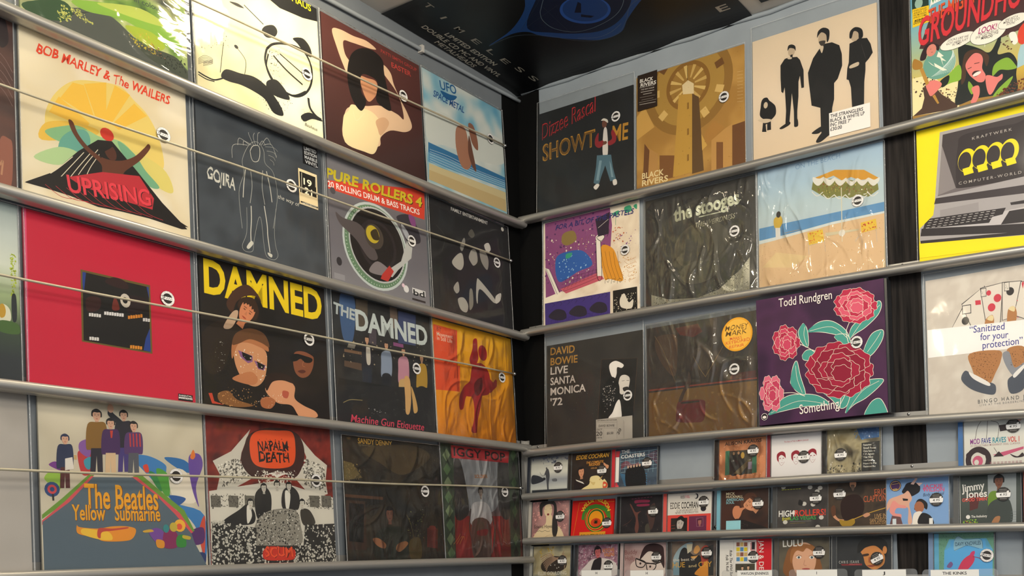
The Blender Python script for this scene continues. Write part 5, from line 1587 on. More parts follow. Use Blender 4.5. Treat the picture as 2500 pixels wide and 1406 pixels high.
('C','#efe6d2',14,(1978,1024,1988,908,1865,860,1758,791,1621,844,1476,874,1430,990,1355,1098,1437,1189,1490,1292,1637,1288,1776,1308,1877,1214,1997,1137,1978,1024)),
('B','#a01f3c',(1978,1024,1988,908,1865,860,1758,791,1621,844,1476,874,1430,990,1355,1098,1437,1189,1490,1292,1637,1288,1776,1308,1877,1214,1997,1137)),
('C','#efe6d2',14,(1828,1237,1839,1120,1715,1073,1607,1004,1469,1057,1323,1089,1276,1205,1202,1314,1283,1404,1337,1508,1485,1504,1626,1523,1727,1428,1847,1350,1828,1237)),
('B','#a01f3c',(1828,1237,1839,1120,1715,1073,1607,1004,1469,1057,1323,1089,1276,1205,1202,1314,1283,1404,1337,1508,1485,1504,1626,1523,1727,1428,1847,1350)),
('C','#efe6d2',14,(1836,1468,1847,1351,1723,1304,1615,1235,1478,1290,1331,1322,1284,1439,1210,1549,1291,1638,1346,1742,1493,1736,1634,1755,1735,1660,1856,1581,1836,1468)),
('B','#a01f3c',(1836,1468,1847,1351,1723,1304,1615,1235,1478,1290,1331,1322,1284,1439,1210,1549,1291,1638,1346,1742,1493,1736,1634,1755,1735,1660,1856,1581)),
('C','#efe6d2',14,(1999,1641,2010,1525,1886,1478,1780,1410,1643,1465,1497,1498,1451,1614,1377,1724,1458,1813,1512,1916,1658,1910,1798,1928,1899,1833,2018,1754,1999,1641)),
('B','#a01f3c',(1999,1641,2010,1525,1886,1478,1780,1410,1643,1465,1497,1498,1451,1614,1377,1724,1458,1813,1512,1916,1658,1910,1798,1928,1899,1833,2018,1754)),
('C','#efe6d2',14,(2263,1702,2273,1586,2151,1540,2046,1472,1911,1527,1767,1560,1721,1676,1648,1785,1728,1873,1781,1976,1926,1969,2064,1987,2164,1892,2282,1814,2263,1702)),
('B','#a01f3c',(2263,1702,2273,1586,2151,1540,2046,1472,1911,1527,1767,1560,1721,1676,1648,1785,1728,1873,1781,1976,1926,1969,2064,1987,2164,1892,2282,1814)),
('C','#efe6d2',14,(2541,1631,2552,1516,2431,1470,2327,1403,2193,1458,2052,1490,2007,1605,1934,1713,2014,1801,2066,1903,2209,1897,2345,1915,2443,1821,2560,1743,2541,1631)),
('B','#a01f3c',(2541,1631,2552,1516,2431,1470,2327,1403,2193,1458,2052,1490,2007,1605,1934,1713,2014,1801,2066,1903,2209,1897,2345,1915,2443,1821,2560,1743)),
('C','#efe6d2',14,(2747,1455,2757,1340,2637,1294,2535,1227,2402,1281,2262,1312,2218,1426,2146,1534,2225,1622,2277,1723,2418,1718,2553,1736,2650,1643,2765,1566,2747,1455)),
('B','#a01f3c',(2747,1455,2757,1340,2637,1294,2535,1227,2402,1281,2262,1312,2218,1426,2146,1534,2225,1622,2277,1723,2418,1718,2553,1736,2650,1643,2765,1566)),
('C','#efe6d2',14,(2616,1127,2626,1022,2516,979,2421,917,2299,965,2170,993,2129,1097,2064,1195,2136,1277,2184,1370,2314,1366,2438,1384,2527,1299,2633,1229,2616,1127)),
('B','#8c1a34',(2616,1127,2626,1022,2516,979,2421,917,2299,965,2170,993,2129,1097,2064,1195,2136,1277,2184,1370,2314,1366,2438,1384,2527,1299,2633,1229)),
('C','#efe6d2',14,(2367,1000,2377,894,2265,851,2170,788,2047,836,1916,864,1875,968,1808,1067,1881,1148,1929,1242,2061,1239,2186,1257,2277,1172,2384,1102,2367,1000)),
('B','#8c1a34',(2367,1000,2377,894,2265,851,2170,788,2047,836,1916,864,1875,968,1808,1067,1881,1148,1929,1242,2061,1239,2186,1257,2277,1172,2384,1102)),
('C','#efe6d2',14,(2062,1093,2071,987,1958,943,1861,880,1737,929,1604,957,1562,1063,1494,1162,1568,1244,1617,1339,1751,1335,1878,1353,1970,1267,2079,1196,2062,1093)),
('B','#8c1a34',(2062,1093,2071,987,1958,943,1861,880,1737,929,1604,957,1562,1063,1494,1162,1568,1244,1617,1339,1751,1335,1878,1353,1970,1267,2079,1196)),
('C','#efe6d2',14,(1931,1340,1941,1233,1828,1190,1730,1127,1604,1177,1471,1206,1429,1312,1361,1412,1435,1494,1484,1589,1619,1584,1747,1602,1839,1515,1949,1443,1931,1340)),
('B','#8c1a34',(1931,1340,1941,1233,1828,1190,1730,1127,1604,1177,1471,1206,1429,1312,1361,1412,1435,1494,1484,1589,1619,1584,1747,1602,1839,1515,1949,1443)),
('C','#efe6d2',14,(2078,1552,2088,1445,1975,1403,1878,1340,1753,1391,1620,1420,1578,1526,1511,1626,1585,1708,1634,1802,1767,1797,1894,1814,1986,1727,2095,1655,2078,1552)),
('B','#8c1a34',(2078,1552,2088,1445,1975,1403,1878,1340,1753,1391,1620,1420,1578,1526,1511,1626,1585,1708,1634,1802,1767,1797,1894,1814,1986,1727,2095,1655)),
('C','#efe6d2',14,(2387,1568,2397,1462,2286,1420,2190,1358,2067,1408,1936,1437,1895,1543,1828,1642,1901,1723,1950,1816,2081,1811,2207,1828,2297,1741,2404,1670,2387,1568)),
('B','#8c1a34',(2387,1568,2397,1462,2286,1420,2190,1358,2067,1408,1936,1437,1895,1543,1828,1642,1901,1723,1950,1816,2081,1811,2207,1828,2297,1741,2404,1670)),
('C','#efe6d2',14,(2625,1379,2635,1273,2525,1231,2430,1169,2308,1218,2179,1247,2138,1352,2073,1450,2145,1531,2193,1624,2323,1619,2447,1636,2536,1551,2642,1480,2625,1379)),
('B','#8c1a34',(2625,1379,2635,1273,2525,1231,2430,1169,2308,1218,2179,1247,2138,1352,2073,1450,2145,1531,2193,1624,2323,1619,2447,1636,2536,1551,2642,1480)),
('C','#efe6d2',14,(2268,1114,2277,1018,2175,978,2087,921,1974,965,1855,991,1817,1087,1756,1177,1823,1251,1867,1337,1987,1333,2102,1350,2185,1272,2283,1208,2268,1114)),
('B','#a01f3c',(2268,1114,2277,1018,2175,978,2087,921,1974,965,1855,991,1817,1087,1756,1177,1823,1251,1867,1337,1987,1333,2102,1350,2185,1272,2283,1208)),
('C','#efe6d2',14,(2046,1325,2055,1228,1952,1189,1864,1132,1750,1177,1629,1203,1591,1300,1529,1391,1597,1465,1641,1551,1763,1547,1879,1563,1963,1484,2062,1420,2046,1325)),
('B','#a01f3c',(2046,1325,2055,1228,1952,1189,1864,1132,1750,1177,1629,1203,1591,1300,1529,1391,1597,1465,1641,1551,1763,1547,1879,1563,1963,1484,2062,1420)),
('C','#efe6d2',14,(2281,1479,2290,1382,2187,1344,2100,1287,1987,1332,1868,1359,1830,1455,1769,1546,1836,1620,1880,1705,2000,1701,2115,1716,2198,1638,2296,1573,2281,1479)),
('B','#a01f3c',(2281,1479,2290,1382,2187,1344,2100,1287,1987,1332,1868,1359,1830,1455,1769,1546,1836,1620,1880,1705,2000,1701,2115,1716,2198,1638,2296,1573)),
('C','#efe6d2',14,(2500,1268,2508,1172,2407,1133,2321,1077,2209,1121,2091,1147,2054,1242,1994,1332,2060,1406,2103,1491,2222,1487,2336,1503,2418,1426,2515,1361,2500,1268)),
('B','#a01f3c',(2500,1268,2508,1172,2407,1133,2321,1077,2209,1121,2091,1147,2054,1242,1994,1332,2060,1406,2103,1491,2222,1487,2336,1503,2418,1426,2515,1361)),
('C','#efe6d2',14,(2144,1313,2152,1224,2058,1188,1977,1136,1873,1177,1763,1201,1728,1290,1672,1373,1733,1441,1774,1520,1885,1516,1991,1531,2067,1459,2158,1399,2144,1313)),
('B','#8c1a34',(2144,1313,2152,1224,2058,1188,1977,1136,1873,1177,1763,1201,1728,1290,1672,1373,1733,1441,1774,1520,1885,1516,1991,1531,2067,1459,2158,1399)),
('C','#efe6d2',14,(2313,1369,2321,1281,2228,1245,2148,1193,2045,1234,1935,1259,1901,1346,1845,1429,1906,1497,1946,1575,2056,1572,2161,1586,2237,1514,2327,1455,2313,1369)),
('B','#8c1a34',(2313,1369,2321,1281,2228,1245,2148,1193,2045,1234,1935,1259,1901,1346,1845,1429,1906,1497,1946,1575,2056,1572,2161,1586,2237,1514,2327,1455)),
('C','#efe6d2',14,(2308,1215,2316,1126,2222,1090,2142,1038,2039,1079,1930,1103,1895,1191,1840,1273,1901,1341,1941,1420,2051,1416,2156,1431,2232,1360,2322,1301,2308,1215)),
('B','#8c1a34',(2308,1215,2316,1126,2222,1090,2142,1038,2039,1079,1930,1103,1895,1191,1840,1273,1901,1341,1941,1420,2051,1416,2156,1431,2232,1360,2322,1301)),
('C','#efe6d2',14,(2965,2672,2972,2599,2896,2572,2831,2532,2747,2568,2659,2591,2631,2664,2586,2733,2635,2787,2668,2850,2757,2844,2842,2853,2904,2793,2977,2742,2965,2672)),
('B','#b82c4a',(2965,2672,2972,2599,2896,2572,2831,2532,2747,2568,2659,2591,2631,2664,2586,2733,2635,2787,2668,2850,2757,2844,2842,2853,2904,2793,2977,2742)),
('C','#efe6d2',14,(2886,2520,2893,2447,2816,2420,2751,2379,2667,2415,2578,2438,2550,2511,2505,2580,2555,2634,2588,2697,2677,2692,2763,2701,2824,2641,2898,2590,2886,2520)),
('B','#b82c4a',(2886,2520,2893,2447,2816,2420,2751,2379,2667,2415,2578,2438,2550,2511,2505,2580,2555,2634,2588,2697,2677,2692,2763,2701,2824,2641,2898,2590)),
('C','#efe6d2',14,(2696,2462,2703,2389,2626,2361,2560,2320,2475,2357,2386,2379,2357,2452,2312,2521,2362,2576,2395,2640,2485,2634,2571,2644,2634,2583,2708,2532,2696,2462)),
('B','#b82c4a',(2696,2462,2703,2389,2626,2361,2560,2320,2475,2357,2386,2379,2357,2452,2312,2521,2362,2576,2395,2640,2485,2634,2571,2644,2634,2583,2708,2532)),
('C','#efe6d2',14,(2483,2526,2489,2452,2412,2425,2345,2383,2260,2420,2169,2443,2141,2516,2095,2586,2145,2641,2178,2705,2270,2699,2357,2709,2420,2648,2494,2596,2483,2526)),
('B','#b82c4a',(2483,2526,2489,2452,2412,2425,2345,2383,2260,2420,2169,2443,2141,2516,2095,2586,2145,2641,2178,2705,2270,2699,2357,2709,2420,2648,2494,2596)),
('C','#efe6d2',14,(2346,2683,2353,2609,2275,2581,2208,2540,2122,2577,2031,2601,2002,2674,1956,2745,2006,2799,2040,2863,2132,2857,2219,2867,2283,2805,2358,2754,2346,2683)),
('B','#b82c4a',(2346,2683,2353,2609,2275,2581,2208,2540,2122,2577,2031,2601,2002,2674,1956,2745,2006,2799,2040,2863,2132,2857,2219,2867,2283,2805,2358,2754)),
('C','#efe6d2',14,(2352,2859,2359,2785,2281,2758,2214,2717,2128,2755,2037,2778,2008,2852,1962,2923,2013,2977,2046,3041,2138,3035,2226,3044,2289,2982,2364,2930,2352,2859)),
('B','#b82c4a',(2352,2859,2359,2785,2281,2758,2214,2717,2128,2755,2037,2778,2008,2852,1962,2923,2013,2977,2046,3041,2138,3035,2226,3044,2289,2982,2364,2930)),
('C','#efe6d2',14,(2498,2971,2505,2897,2428,2870,2361,2830,2276,2867,2185,2891,2156,2965,2110,3035,2161,3089,2194,3153,2286,3147,2373,3155,2436,3093,2510,3041,2498,2971)),
('B','#b82c4a',(2498,2971,2505,2897,2428,2870,2361,2830,2276,2867,2185,2891,2156,2965,2110,3035,2161,3089,2194,3153,2286,3147,2373,3155,2436,3093,2510,3041)),
('C','#efe6d2',14,(2714,2965,2721,2892,2644,2866,2578,2825,2493,2863,2404,2886,2375,2960,2330,3030,2380,3084,2413,3147,2503,3140,2590,3149,2652,3088,2726,3036,2714,2965)),
('B','#b82c4a',(2714,2965,2721,2892,2644,2866,2578,2825,2493,2863,2404,2886,2375,2960,2330,3030,2380,3084,2413,3147,2503,3140,2590,3149,2652,3088,2726,3036)),
('C','#efe6d2',14,(2898,2847,2904,2774,2828,2748,2763,2707,2679,2744,2590,2767,2562,2840,2517,2910,2567,2964,2599,3027,2689,3021,2774,3030,2836,2969,2910,2917,2898,2847)),
('B','#b82c4a',(2898,2847,2904,2774,2828,2748,2763,2707,2679,2744,2590,2767,2562,2840,2517,2910,2567,2964,2599,3027,2689,3021,2774,3030,2836,2969,2910,2917)),
('C','#efe6d2',14,(2829,2601,2835,2534,2765,2510,2705,2472,2628,2506,2547,2527,2521,2593,2480,2657,2525,2706,2555,2764,2637,2759,2716,2768,2772,2712,2840,2666,2829,2601)),
('B','#d85a70',(2829,2601,2835,2534,2765,2510,2705,2472,2628,2506,2547,2527,2521,2593,2480,2657,2525,2706,2555,2764,2637,2759,2716,2768,2772,2712,2840,2666)),
('C','#efe6d2',14,(2629,2541,2635,2473,2564,2448,2503,2411,2426,2444,2344,2465,2318,2532,2276,2596,2322,2646,2352,2704,2435,2699,2514,2708,2571,2652,2639,2605,2629,2541)),
('B','#d85a70',(2629,2541,2635,2473,2564,2448,2503,2411,2426,2444,2344,2465,2318,2532,2276,2596,2322,2646,2352,2704,2435,2699,2514,2708,2571,2652,2639,2605)),
('C','#efe6d2',14,(2433,2664,2439,2597,2368,2572,2307,2534,2228,2568,2145,2589,2119,2657,2077,2721,2123,2771,2154,2829,2237,2824,2317,2833,2375,2776,2444,2729,2433,2664)),
('B','#d85a70',(2433,2664,2439,2597,2368,2572,2307,2534,2228,2568,2145,2589,2119,2657,2077,2721,2123,2771,2154,2829,2237,2824,2317,2833,2375,2776,2444,2729)),
('C','#efe6d2',14,(2439,2850,2446,2782,2374,2757,2313,2720,2235,2754,2152,2776,2125,2843,2083,2908,2129,2957,2160,3016,2244,3010,2324,3018,2382,2962,2450,2914,2439,2850)),
('B','#d85a70',(2439,2850,2446,2782,2374,2757,2313,2720,2235,2754,2152,2776,2125,2843,2083,2908,2129,2957,2160,3016,2244,3010,2324,3018,2382,2962,2450,2914)),
('C','#efe6d2',14,(2642,2909,2648,2842,2577,2818,2517,2781,2439,2815,2357,2836,2331,2903,2289,2968,2335,3017,2365,3075,2448,3069,2527,3078,2585,3021,2653,2974,2642,2909)),
('B','#d85a70',(2642,2909,2648,2842,2577,2818,2517,2781,2439,2815,2357,2836,2331,2903,2289,2968,2335,3017,2365,3075,2448,3069,2527,3078,2585,3021,2653,2974)),
('C','#efe6d2',14,(2836,2785,2842,2718,2772,2693,2712,2656,2635,2690,2553,2711,2528,2778,2486,2842,2532,2891,2562,2949,2644,2944,2722,2952,2779,2896,2847,2849,2836,2785)),
('B','#d85a70',(2836,2785,2842,2718,2772,2693,2712,2656,2635,2690,2553,2711,2528,2778,2486,2842,2532,2891,2562,2949,2644,2944,2722,2952,2779,2896,2847,2849)),
('C','#efe6d2',14,(2617,2612,2622,2551,2558,2528,2503,2494,2432,2524,2357,2543,2333,2605,2295,2663,2337,2708,2365,2761,2440,2757,2512,2765,2565,2713,2627,2671,2617,2612)),
('B','#b82c4a',(2617,2612,2622,2551,2558,2528,2503,2494,2432,2524,2357,2543,2333,2605,2295,2663,2337,2708,2365,2761,2440,2757,2512,2765,2565,2713,2627,2671)),
('C','#efe6d2',14,(2477,2750,2483,2689,2418,2666,2362,2632,2291,2663,2216,2682,2192,2744,2154,2802,2196,2848,2223,2901,2299,2896,2372,2904,2425,2852,2487,2809,2477,2750)),
('B','#b82c4a',(2477,2750,2483,2689,2418,2666,2362,2632,2291,2663,2216,2682,2192,2744,2154,2802,2196,2848,2223,2901,2299,2896,2372,2904,2425,2852,2487,2809)),
('C','#efe6d2',14,(2625,2842,2631,2781,2566,2759,2511,2725,2440,2756,2365,2775,2342,2837,2303,2895,2345,2940,2373,2993,2448,2988,2521,2996,2573,2944,2635,2901,2625,2842)),
('B','#b82c4a',(2625,2842,2631,2781,2566,2759,2511,2725,2440,2756,2365,2775,2342,2837,2303,2895,2345,2940,2373,2993,2448,2988,2521,2996,2573,2944,2635,2901)),
('C','#efe6d2',14,(2764,2704,2769,2643,2705,2621,2650,2587,2580,2617,2505,2637,2482,2698,2444,2756,2486,2801,2513,2854,2588,2849,2660,2857,2712,2806,2773,2763,2764,2704)),
('B','#b82c4a',(2764,2704,2769,2643,2705,2621,2650,2587,2580,2617,2505,2637,2482,2698,2444,2756,2486,2801,2513,2854,2588,2849,2660,2857,2712,2806,2773,2763)),
('C','#efe6d2',14,(2539,2740,2544,2684,2484,2663,2434,2632,2368,2661,2299,2678,2278,2735,2243,2788,2281,2830,2307,2878,2376,2874,2442,2881,2491,2834,2548,2794,2539,2740)),
('B','#d85a70',(2539,2740,2544,2684,2484,2663,2434,2632,2368,2661,2299,2678,2278,2735,2243,2788,2281,2830,2307,2878,2376,2874,2442,2881,2491,2834,2548,2794)),
('C','#efe6d2',14,(2645,2772,2651,2716,2592,2695,2541,2664,2476,2693,2407,2710,2386,2767,2351,2820,2389,2862,2415,2910,2484,2905,2550,2913,2598,2866,2655,2826,2645,2772)),
('B','#d85a70',(2645,2772,2651,2716,2592,2695,2541,2664,2476,2693,2407,2710,2386,2767,2351,2820,2389,2862,2415,2910,2484,2905,2550,2913,2598,2866,2655,2826)),
('C','#efe6d2',14,(2642,2675,2647,2619,2588,2598,2537,2567,2473,2595,2404,2612,2382,2668,2347,2722,2386,2763,2411,2812,2480,2808,2546,2815,2594,2768,2651,2729,2642,2675)),
('B','#d85a70',(2642,2675,2647,2619,2588,2598,2537,2567,2473,2595,2404,2612,2382,2668,2347,2722,2386,2763,2411,2812,2480,2808,2546,2815,2594,2768,2651,2729)),
('C','#efe6d2',14,(1093,2088,1097,2012,1043,1979,997,1933,939,1965,878,1983,859,2056,828,2125,863,2184,887,2252,949,2252,1009,2268,1051,2209,1102,2161,1093,2088)),
('B','#b02a48',(1093,2088,1097,2012,1043,1979,997,1933,939,1965,878,1983,859,2056,828,2125,863,2184,887,2252,949,2252,1009,2268,1051,2209,1102,2161)),
('C','#efe6d2',14,(1003,1892,1007,1817,953,1783,907,1737,849,1769,787,1786,768,1860,738,1928,773,1988,796,2056,859,2056,919,2072,961,2013,1012,1966,1003,1892)),
('B','#b02a48',(1003,1892,1007,1817,953,1783,907,1737,849,1769,787,1786,768,1860,738,1928,773,1988,796,2056,859,2056,919,2072,961,2013,1012,1966)),
('C','#efe6d2',14,(815,1866,819,1790,765,1757,718,1710,659,1742,597,1759,578,1833,547,1902,582,1962,606,2030,669,2031,729,2047,772,1988,824,1940,815,1866)),
('B','#b02a48',(815,1866,819,1790,765,1757,718,1710,659,1742,597,1759,578,1833,547,1902,582,1962,606,2030,669,2031,729,2047,772,1988,824,1940)),
('C','#efe6d2',14,(669,2031,673,1955,618,1921,571,1875,512,1907,449,1925,430,1999,399,2068,434,2128,458,2197,522,2197,583,2213,626,2153,678,2105,669,2031)),
('B','#b02a48',(669,2031,673,1955,618,1921,571,1875,512,1907,449,1925,430,1999,399,2068,434,2128,458,2197,522,2197,583,2213,626,2153,678,2105)),
('C','#efe6d2',14,(677,2263,681,2187,626,2154,579,2107,520,2140,457,2158,438,2232,407,2302,442,2361,466,2430,530,2430,591,2445,634,2386,686,2337,677,2263)),
('B','#b02a48',(677,2263,681,2187,626,2154,579,2107,520,2140,457,2158,438,2232,407,2302,442,2361,466,2430,530,2430,591,2445,634,2386,686,2337)),
('C','#efe6d2',14,(833,2385,836,2310,782,2277,736,2230,677,2263,614,2281,595,2355,564,2425,600,2484,624,2552,687,2552,747,2568,790,2508,842,2459,833,2385)),
('B','#b02a48',(833,2385,836,2310,782,2277,736,2230,677,2263,614,2281,595,2355,564,2425,600,2484,624,2552,687,2552,747,2568,790,2508,842,2459)),
('C','#efe6d2',14,(1018,2307,1021,2231,968,2198,921,2152,863,2185,801,2203,783,2277,752,2346,787,2405,811,2473,873,2473,933,2488,976,2429,1027,2381,1018,2307)),
('B','#b02a48',(1018,2307,1021,2231,968,2198,921,2152,863,2185,801,2203,783,2277,752,2346,787,2405,811,2473,873,2473,933,2488,976,2429,1027,2381)),
('C','#efe6d2',14,(987,1990,991,1921,942,1890,899,1848,846,1877,789,1893,772,1961,744,2023,776,2078,798,2140,855,2140,910,2155,949,2101,996,2057,987,1990)),
('B','#c84460',(987,1990,991,1921,942,1890,899,1848,846,1877,789,1893,772,1961,744,2023,776,2078,798,2140,855,2140,910,2155,949,2101,996,2057)),
('C','#efe6d2',14,(807,1945,811,1875,761,1845,718,1802,664,1831,607,1847,590,1915,562,1978,594,2033,616,2095,673,2096,729,2110,768,2056,815,2012,807,1945)),
('B','#c84460',(807,1945,811,1875,761,1845,718,1802,664,1831,607,1847,590,1915,562,1978,594,2033,616,2095,673,2096,729,2110,768,2056,815,2012)),
('C','#efe6d2',14,(703,2143,706,2073,656,2043,614,2000,559,2030,502,2046,484,2114,456,2177,488,2232,510,2295,568,2295,624,2309,664,2255,711,2211,703,2143)),
('B','#c84460',(703,2143,706,2073,656,2043,614,2000,559,2030,502,2046,484,2114,456,2177,488,2232,510,2295,568,2295,624,2309,664,2255,711,2211)),
('C','#efe6d2',14,(820,2310,823,2240,773,2210,731,2167,677,2197,620,2214,602,2282,574,2345,606,2400,628,2462,686,2462,741,2476,781,2422,828,2377,820,2310)),
('B','#c84460',(820,2310,823,2240,773,2210,731,2167,677,2197,620,2214,602,2282,574,2345,606,2400,628,2462,686,2462,741,2476,781,2422,828,2377)),
('C','#efe6d2',14,(995,2214,999,2145,949,2115,907,2073,854,2102,797,2119,780,2186,751,2249,784,2304,805,2366,863,2366,917,2380,957,2326,1003,2282,995,2214)),
('B','#c84460',(995,2214,999,2145,949,2115,907,2073,854,2102,797,2119,780,2186,751,2249,784,2304,805,2366,863,2366,917,2380,957,2326,1003,2282)),
('C','#efe6d2',14,(799,2025,803,1961,757,1934,718,1895,669,1922,617,1936,601,1998,575,2056,605,2106,625,2163,677,2163,728,2176,764,2127,807,2087,799,2025)),
('B','#b02a48',(799,2025,803,1961,757,1934,718,1895,669,1922,617,1936,601,1998,575,2056,605,2106,625,2163,677,2163,728,2176,764,2127,807,2087)),
('C','#efe6d2',14,(806,2232,810,2169,764,2142,725,2103,676,2130,624,2145,608,2207,583,2265,612,2314,632,2371,685,2371,735,2384,771,2335,814,2294,806,2232)),
('B','#b02a48',(806,2232,810,2169,764,2142,725,2103,676,2130,624,2145,608,2207,583,2265,612,2314,632,2371,685,2371,735,2384,771,2335,814,2294)),
('C','#efe6d2',14,(952,2108,955,2045,910,2017,872,1978,823,2005,771,2020,756,2081,730,2139,759,2189,779,2245,831,2245,881,2259,917,2209,960,2169,952,2108)),
('B','#b02a48',(952,2108,955,2045,910,2017,872,1978,823,2005,771,2020,756,2081,730,2139,759,2189,779,2245,831,2245,881,2259,917,2209,960,2169)),
('C','#efe6d2',14,(795,2130,798,2072,757,2046,721,2010,676,2035,628,2049,614,2106,590,2159,617,2204,635,2256,684,2257,730,2269,763,2223,802,2186,795,2130)),
('B','#c84460',(795,2130,798,2072,757,2046,721,2010,676,2035,628,2049,614,2106,590,2159,617,2204,635,2256,684,2257,730,2269,763,2223,802,2186)),
('C','#efe6d2',14,(870,2170,873,2112,832,2087,796,2051,751,2076,704,2090,689,2146,666,2199,693,2245,711,2297,759,2297,805,2309,838,2264,877,2227,870,2170)),
('B','#c84460',(870,2170,873,2112,832,2087,796,2051,751,2076,704,2090,689,2146,666,2199,693,2245,711,2297,759,2297,805,2309,838,2264,877,2227)),
('C','#efe6d2',14,(867,2069,870,2011,828,1985,793,1949,748,1974,700,1988,686,2044,662,2097,689,2143,707,2195,755,2195,802,2207,834,2162,874,2125,867,2069)),
('B','#c84460',(867,2069,870,2011,828,1985,793,1949,748,1974,700,1988,686,2044,662,2097,689,2143,707,2195,755,2195,802,2207,834,2162,874,2125)),
('C','#efe6d2',14,(642,936,644,856,597,818,557,766,506,797,452,813,436,891,410,963,441,1028,462,1102,516,1105,569,1125,606,1064,650,1016,642,936)),
('B','#d86a80',(642,936,644,856,597,818,557,766,506,797,452,813,436,891,410,963,441,1028,462,1102,516,1105,569,1125,606,1064,650,1016)),
('C','#efe6d2',14,(537,701,540,620,492,582,452,530,401,561,346,576,330,654,304,726,335,792,356,866,411,869,464,889,501,829,545,780,537,701)),
('B','#d86a80',(537,701,540,620,492,582,452,530,401,561,346,576,330,654,304,726,335,792,356,866,411,869,464,889,501,829,545,780)),
('C','#efe6d2',14,(343,722,346,641,298,602,257,550,206,581,151,597,135,675,108,747,140,813,161,887,216,891,269,911,307,850,352,802,343,722)),
('B','#d86a80',(343,722,346,641,298,602,257,550,206,581,151,597,135,675,108,747,140,813,161,887,216,891,269,911,307,850,352,802)),
('C','#efe6d2',14,(254,980,257,899,209,861,168,808,116,840,61,856,45,935,18,1007,49,1073,71,1147,126,1151,180,1171,217,1109,262,1060,254,980)),
('B','#d86a80',(254,980,257,899,209,861,168,808,116,840,61,856,45,935,18,1007,49,1073,71,1147,126,1151,180,1171,217,1109,262,1060)),
('C','#efe6d2',14,(360,1217,363,1136,315,1098,274,1046,222,1078,168,1094,152,1172,125,1245,156,1311,178,1385,233,1388,286,1407,323,1346,368,1297,360,1217)),
('B','#d86a80',(360,1217,363,1136,315,1098,274,1046,222,1078,168,1094,152,1172,125,1245,156,1311,178,1385,233,1388,286,1407,323,1346,368,1297)),
('C','#efe6d2',14,(554,1194,557,1113,509,1075,468,1023,417,1055,363,1071,347,1149,321,1222,352,1287,373,1361,428,1364,481,1384,518,1322,562,1273,554,1194)),
('B','#d86a80',(554,1194,557,1113,509,1075,468,1023,417,1055,363,1071,347,1149,321,1222,352,1287,373,1361,428,1364,481,1384,518,1322,562,1273)),
('C','#efe6d2',14,(533,803,536,729,492,694,455,646,408,675,359,690,344,761,320,827,348,887,368,954,418,958,466,976,500,920,541,876,533,803)),
('B','#c03e5c',(533,803,536,729,492,694,455,646,408,675,359,690,344,761,320,827,348,887,368,954,418,958,466,976,500,920,541,876)),
('C','#efe6d2',14,(336,825,339,751,295,716,257,668,210,697,160,711,145,783,120,849,149,909,169,977,219,980,268,999,302,943,343,898,336,825)),
('B','#c03e5c',(336,825,339,751,295,716,257,668,210,697,160,711,145,783,120,849,149,909,169,977,219,980,268,999,302,943,343,898)),
('C','#efe6d2',14,(346,1116,348,1042,305,1007,267,959,220,988,170,1003,155,1075,130,1141,159,1201,179,1269,229,1272,278,1290,312,1234,353,1189,346,1116)),
('B','#c03e5c',(346,1116,348,1042,305,1007,267,959,220,988,170,1003,155,1075,130,1141,159,1201,179,1269,229,1272,278,1290,312,1234,353,1189)),
('C','#efe6d2',14,(543,1093,546,1019,502,984,465,937,418,966,369,980,354,1052,330,1118,358,1178,377,1246,428,1249,476,1267,510,1211,551,1166,543,1093)),
('B','#c03e5c',(543,1093,546,1019,502,984,465,937,418,966,369,980,354,1052,330,1118,358,1178,377,1246,428,1249,476,1267,510,1211,551,1166)),
('C','#efe6d2',14,(383,854,386,786,346,754,312,711,269,737,223,750,210,815,188,876,214,931,232,992,278,995,322,1012,353,961,390,920,383,854)),
('B','#d86a80',(383,854,386,786,346,754,312,711,269,737,223,750,210,815,188,876,214,931,232,992,278,995,322,1012,353,961,390,920)),
('C','#efe6d2',14,(391,1077,393,1009,354,977,319,934,276,960,231,974,217,1039,195,1099,221,1154,239,1216,285,1219,329,1235,361,1184,398,1143,391,1077)),
('B','#d86a80',(391,1077,393,1009,354,977,319,934,276,960,231,974,217,1039,195,1099,221,1154,239,1216,285,1219,329,1235,361,1184,398,1143)),
('C','#efe6d2',14,(518,950,520,883,481,851,447,808,404,834,359,847,346,912,323,973,349,1027,367,1089,413,1092,457,1108,488,1057,525,1017,518,950)),
('B','#d86a80',(518,950,520,883,481,851,447,808,404,834,359,847,346,912,323,973,349,1027,367,1089,413,1092,457,1108,488,1057,525,1017)),
('C','#efe6d2',14,(381,966,383,904,346,875,315,835,276,859,234,871,222,931,201,986,225,1037,241,1093,284,1096,324,1111,353,1064,387,1027,381,966)),
('B','#c03e5c',(381,966,383,904,346,875,315,835,276,859,234,871,222,931,201,986,225,1037,241,1093,284,1096,324,1111,353,1064,387,1027)),
('C','#efe6d2',14,(447,1013,449,951,412,922,381,882,342,906,300,919,288,978,268,1034,292,1084,308,1140,350,1143,390,1158,419,1111,453,1074,447,1013)),
('B','#c03e5c',(447,1013,449,951,412,922,381,882,342,906,300,919,288,978,268,1034,292,1084,308,1140,350,1143,390,1158,419,1111,453,1074)),
('C','#efe6d2',14,(443,904,445,843,409,813,377,773,338,797,297,809,284,869,264,925,288,975,304,1031,346,1034,387,1049,415,1003,449,965,443,904)),
('B','#c03e5c',(443,904,445,843,409,813,377,773,338,797,297,809,284,869,264,925,288,975,304,1031,346,1034,387,1049,415,1003,449,965)),
('T','#efe6dc','Todd Rundgren',594,3012,1924,2997,20,''),
('T','#efe6dc','Something/',1041,399,2078,449,22,''),
('E','#efe6dc',138,430,8.5,8.5,0),
('E','#1a1218',138,430,7.5,7.5,0),
('E','#efe6dc',138,418,5,3.5,0),),ext=(('S',2475,1905,'lp','40.00',0),)),
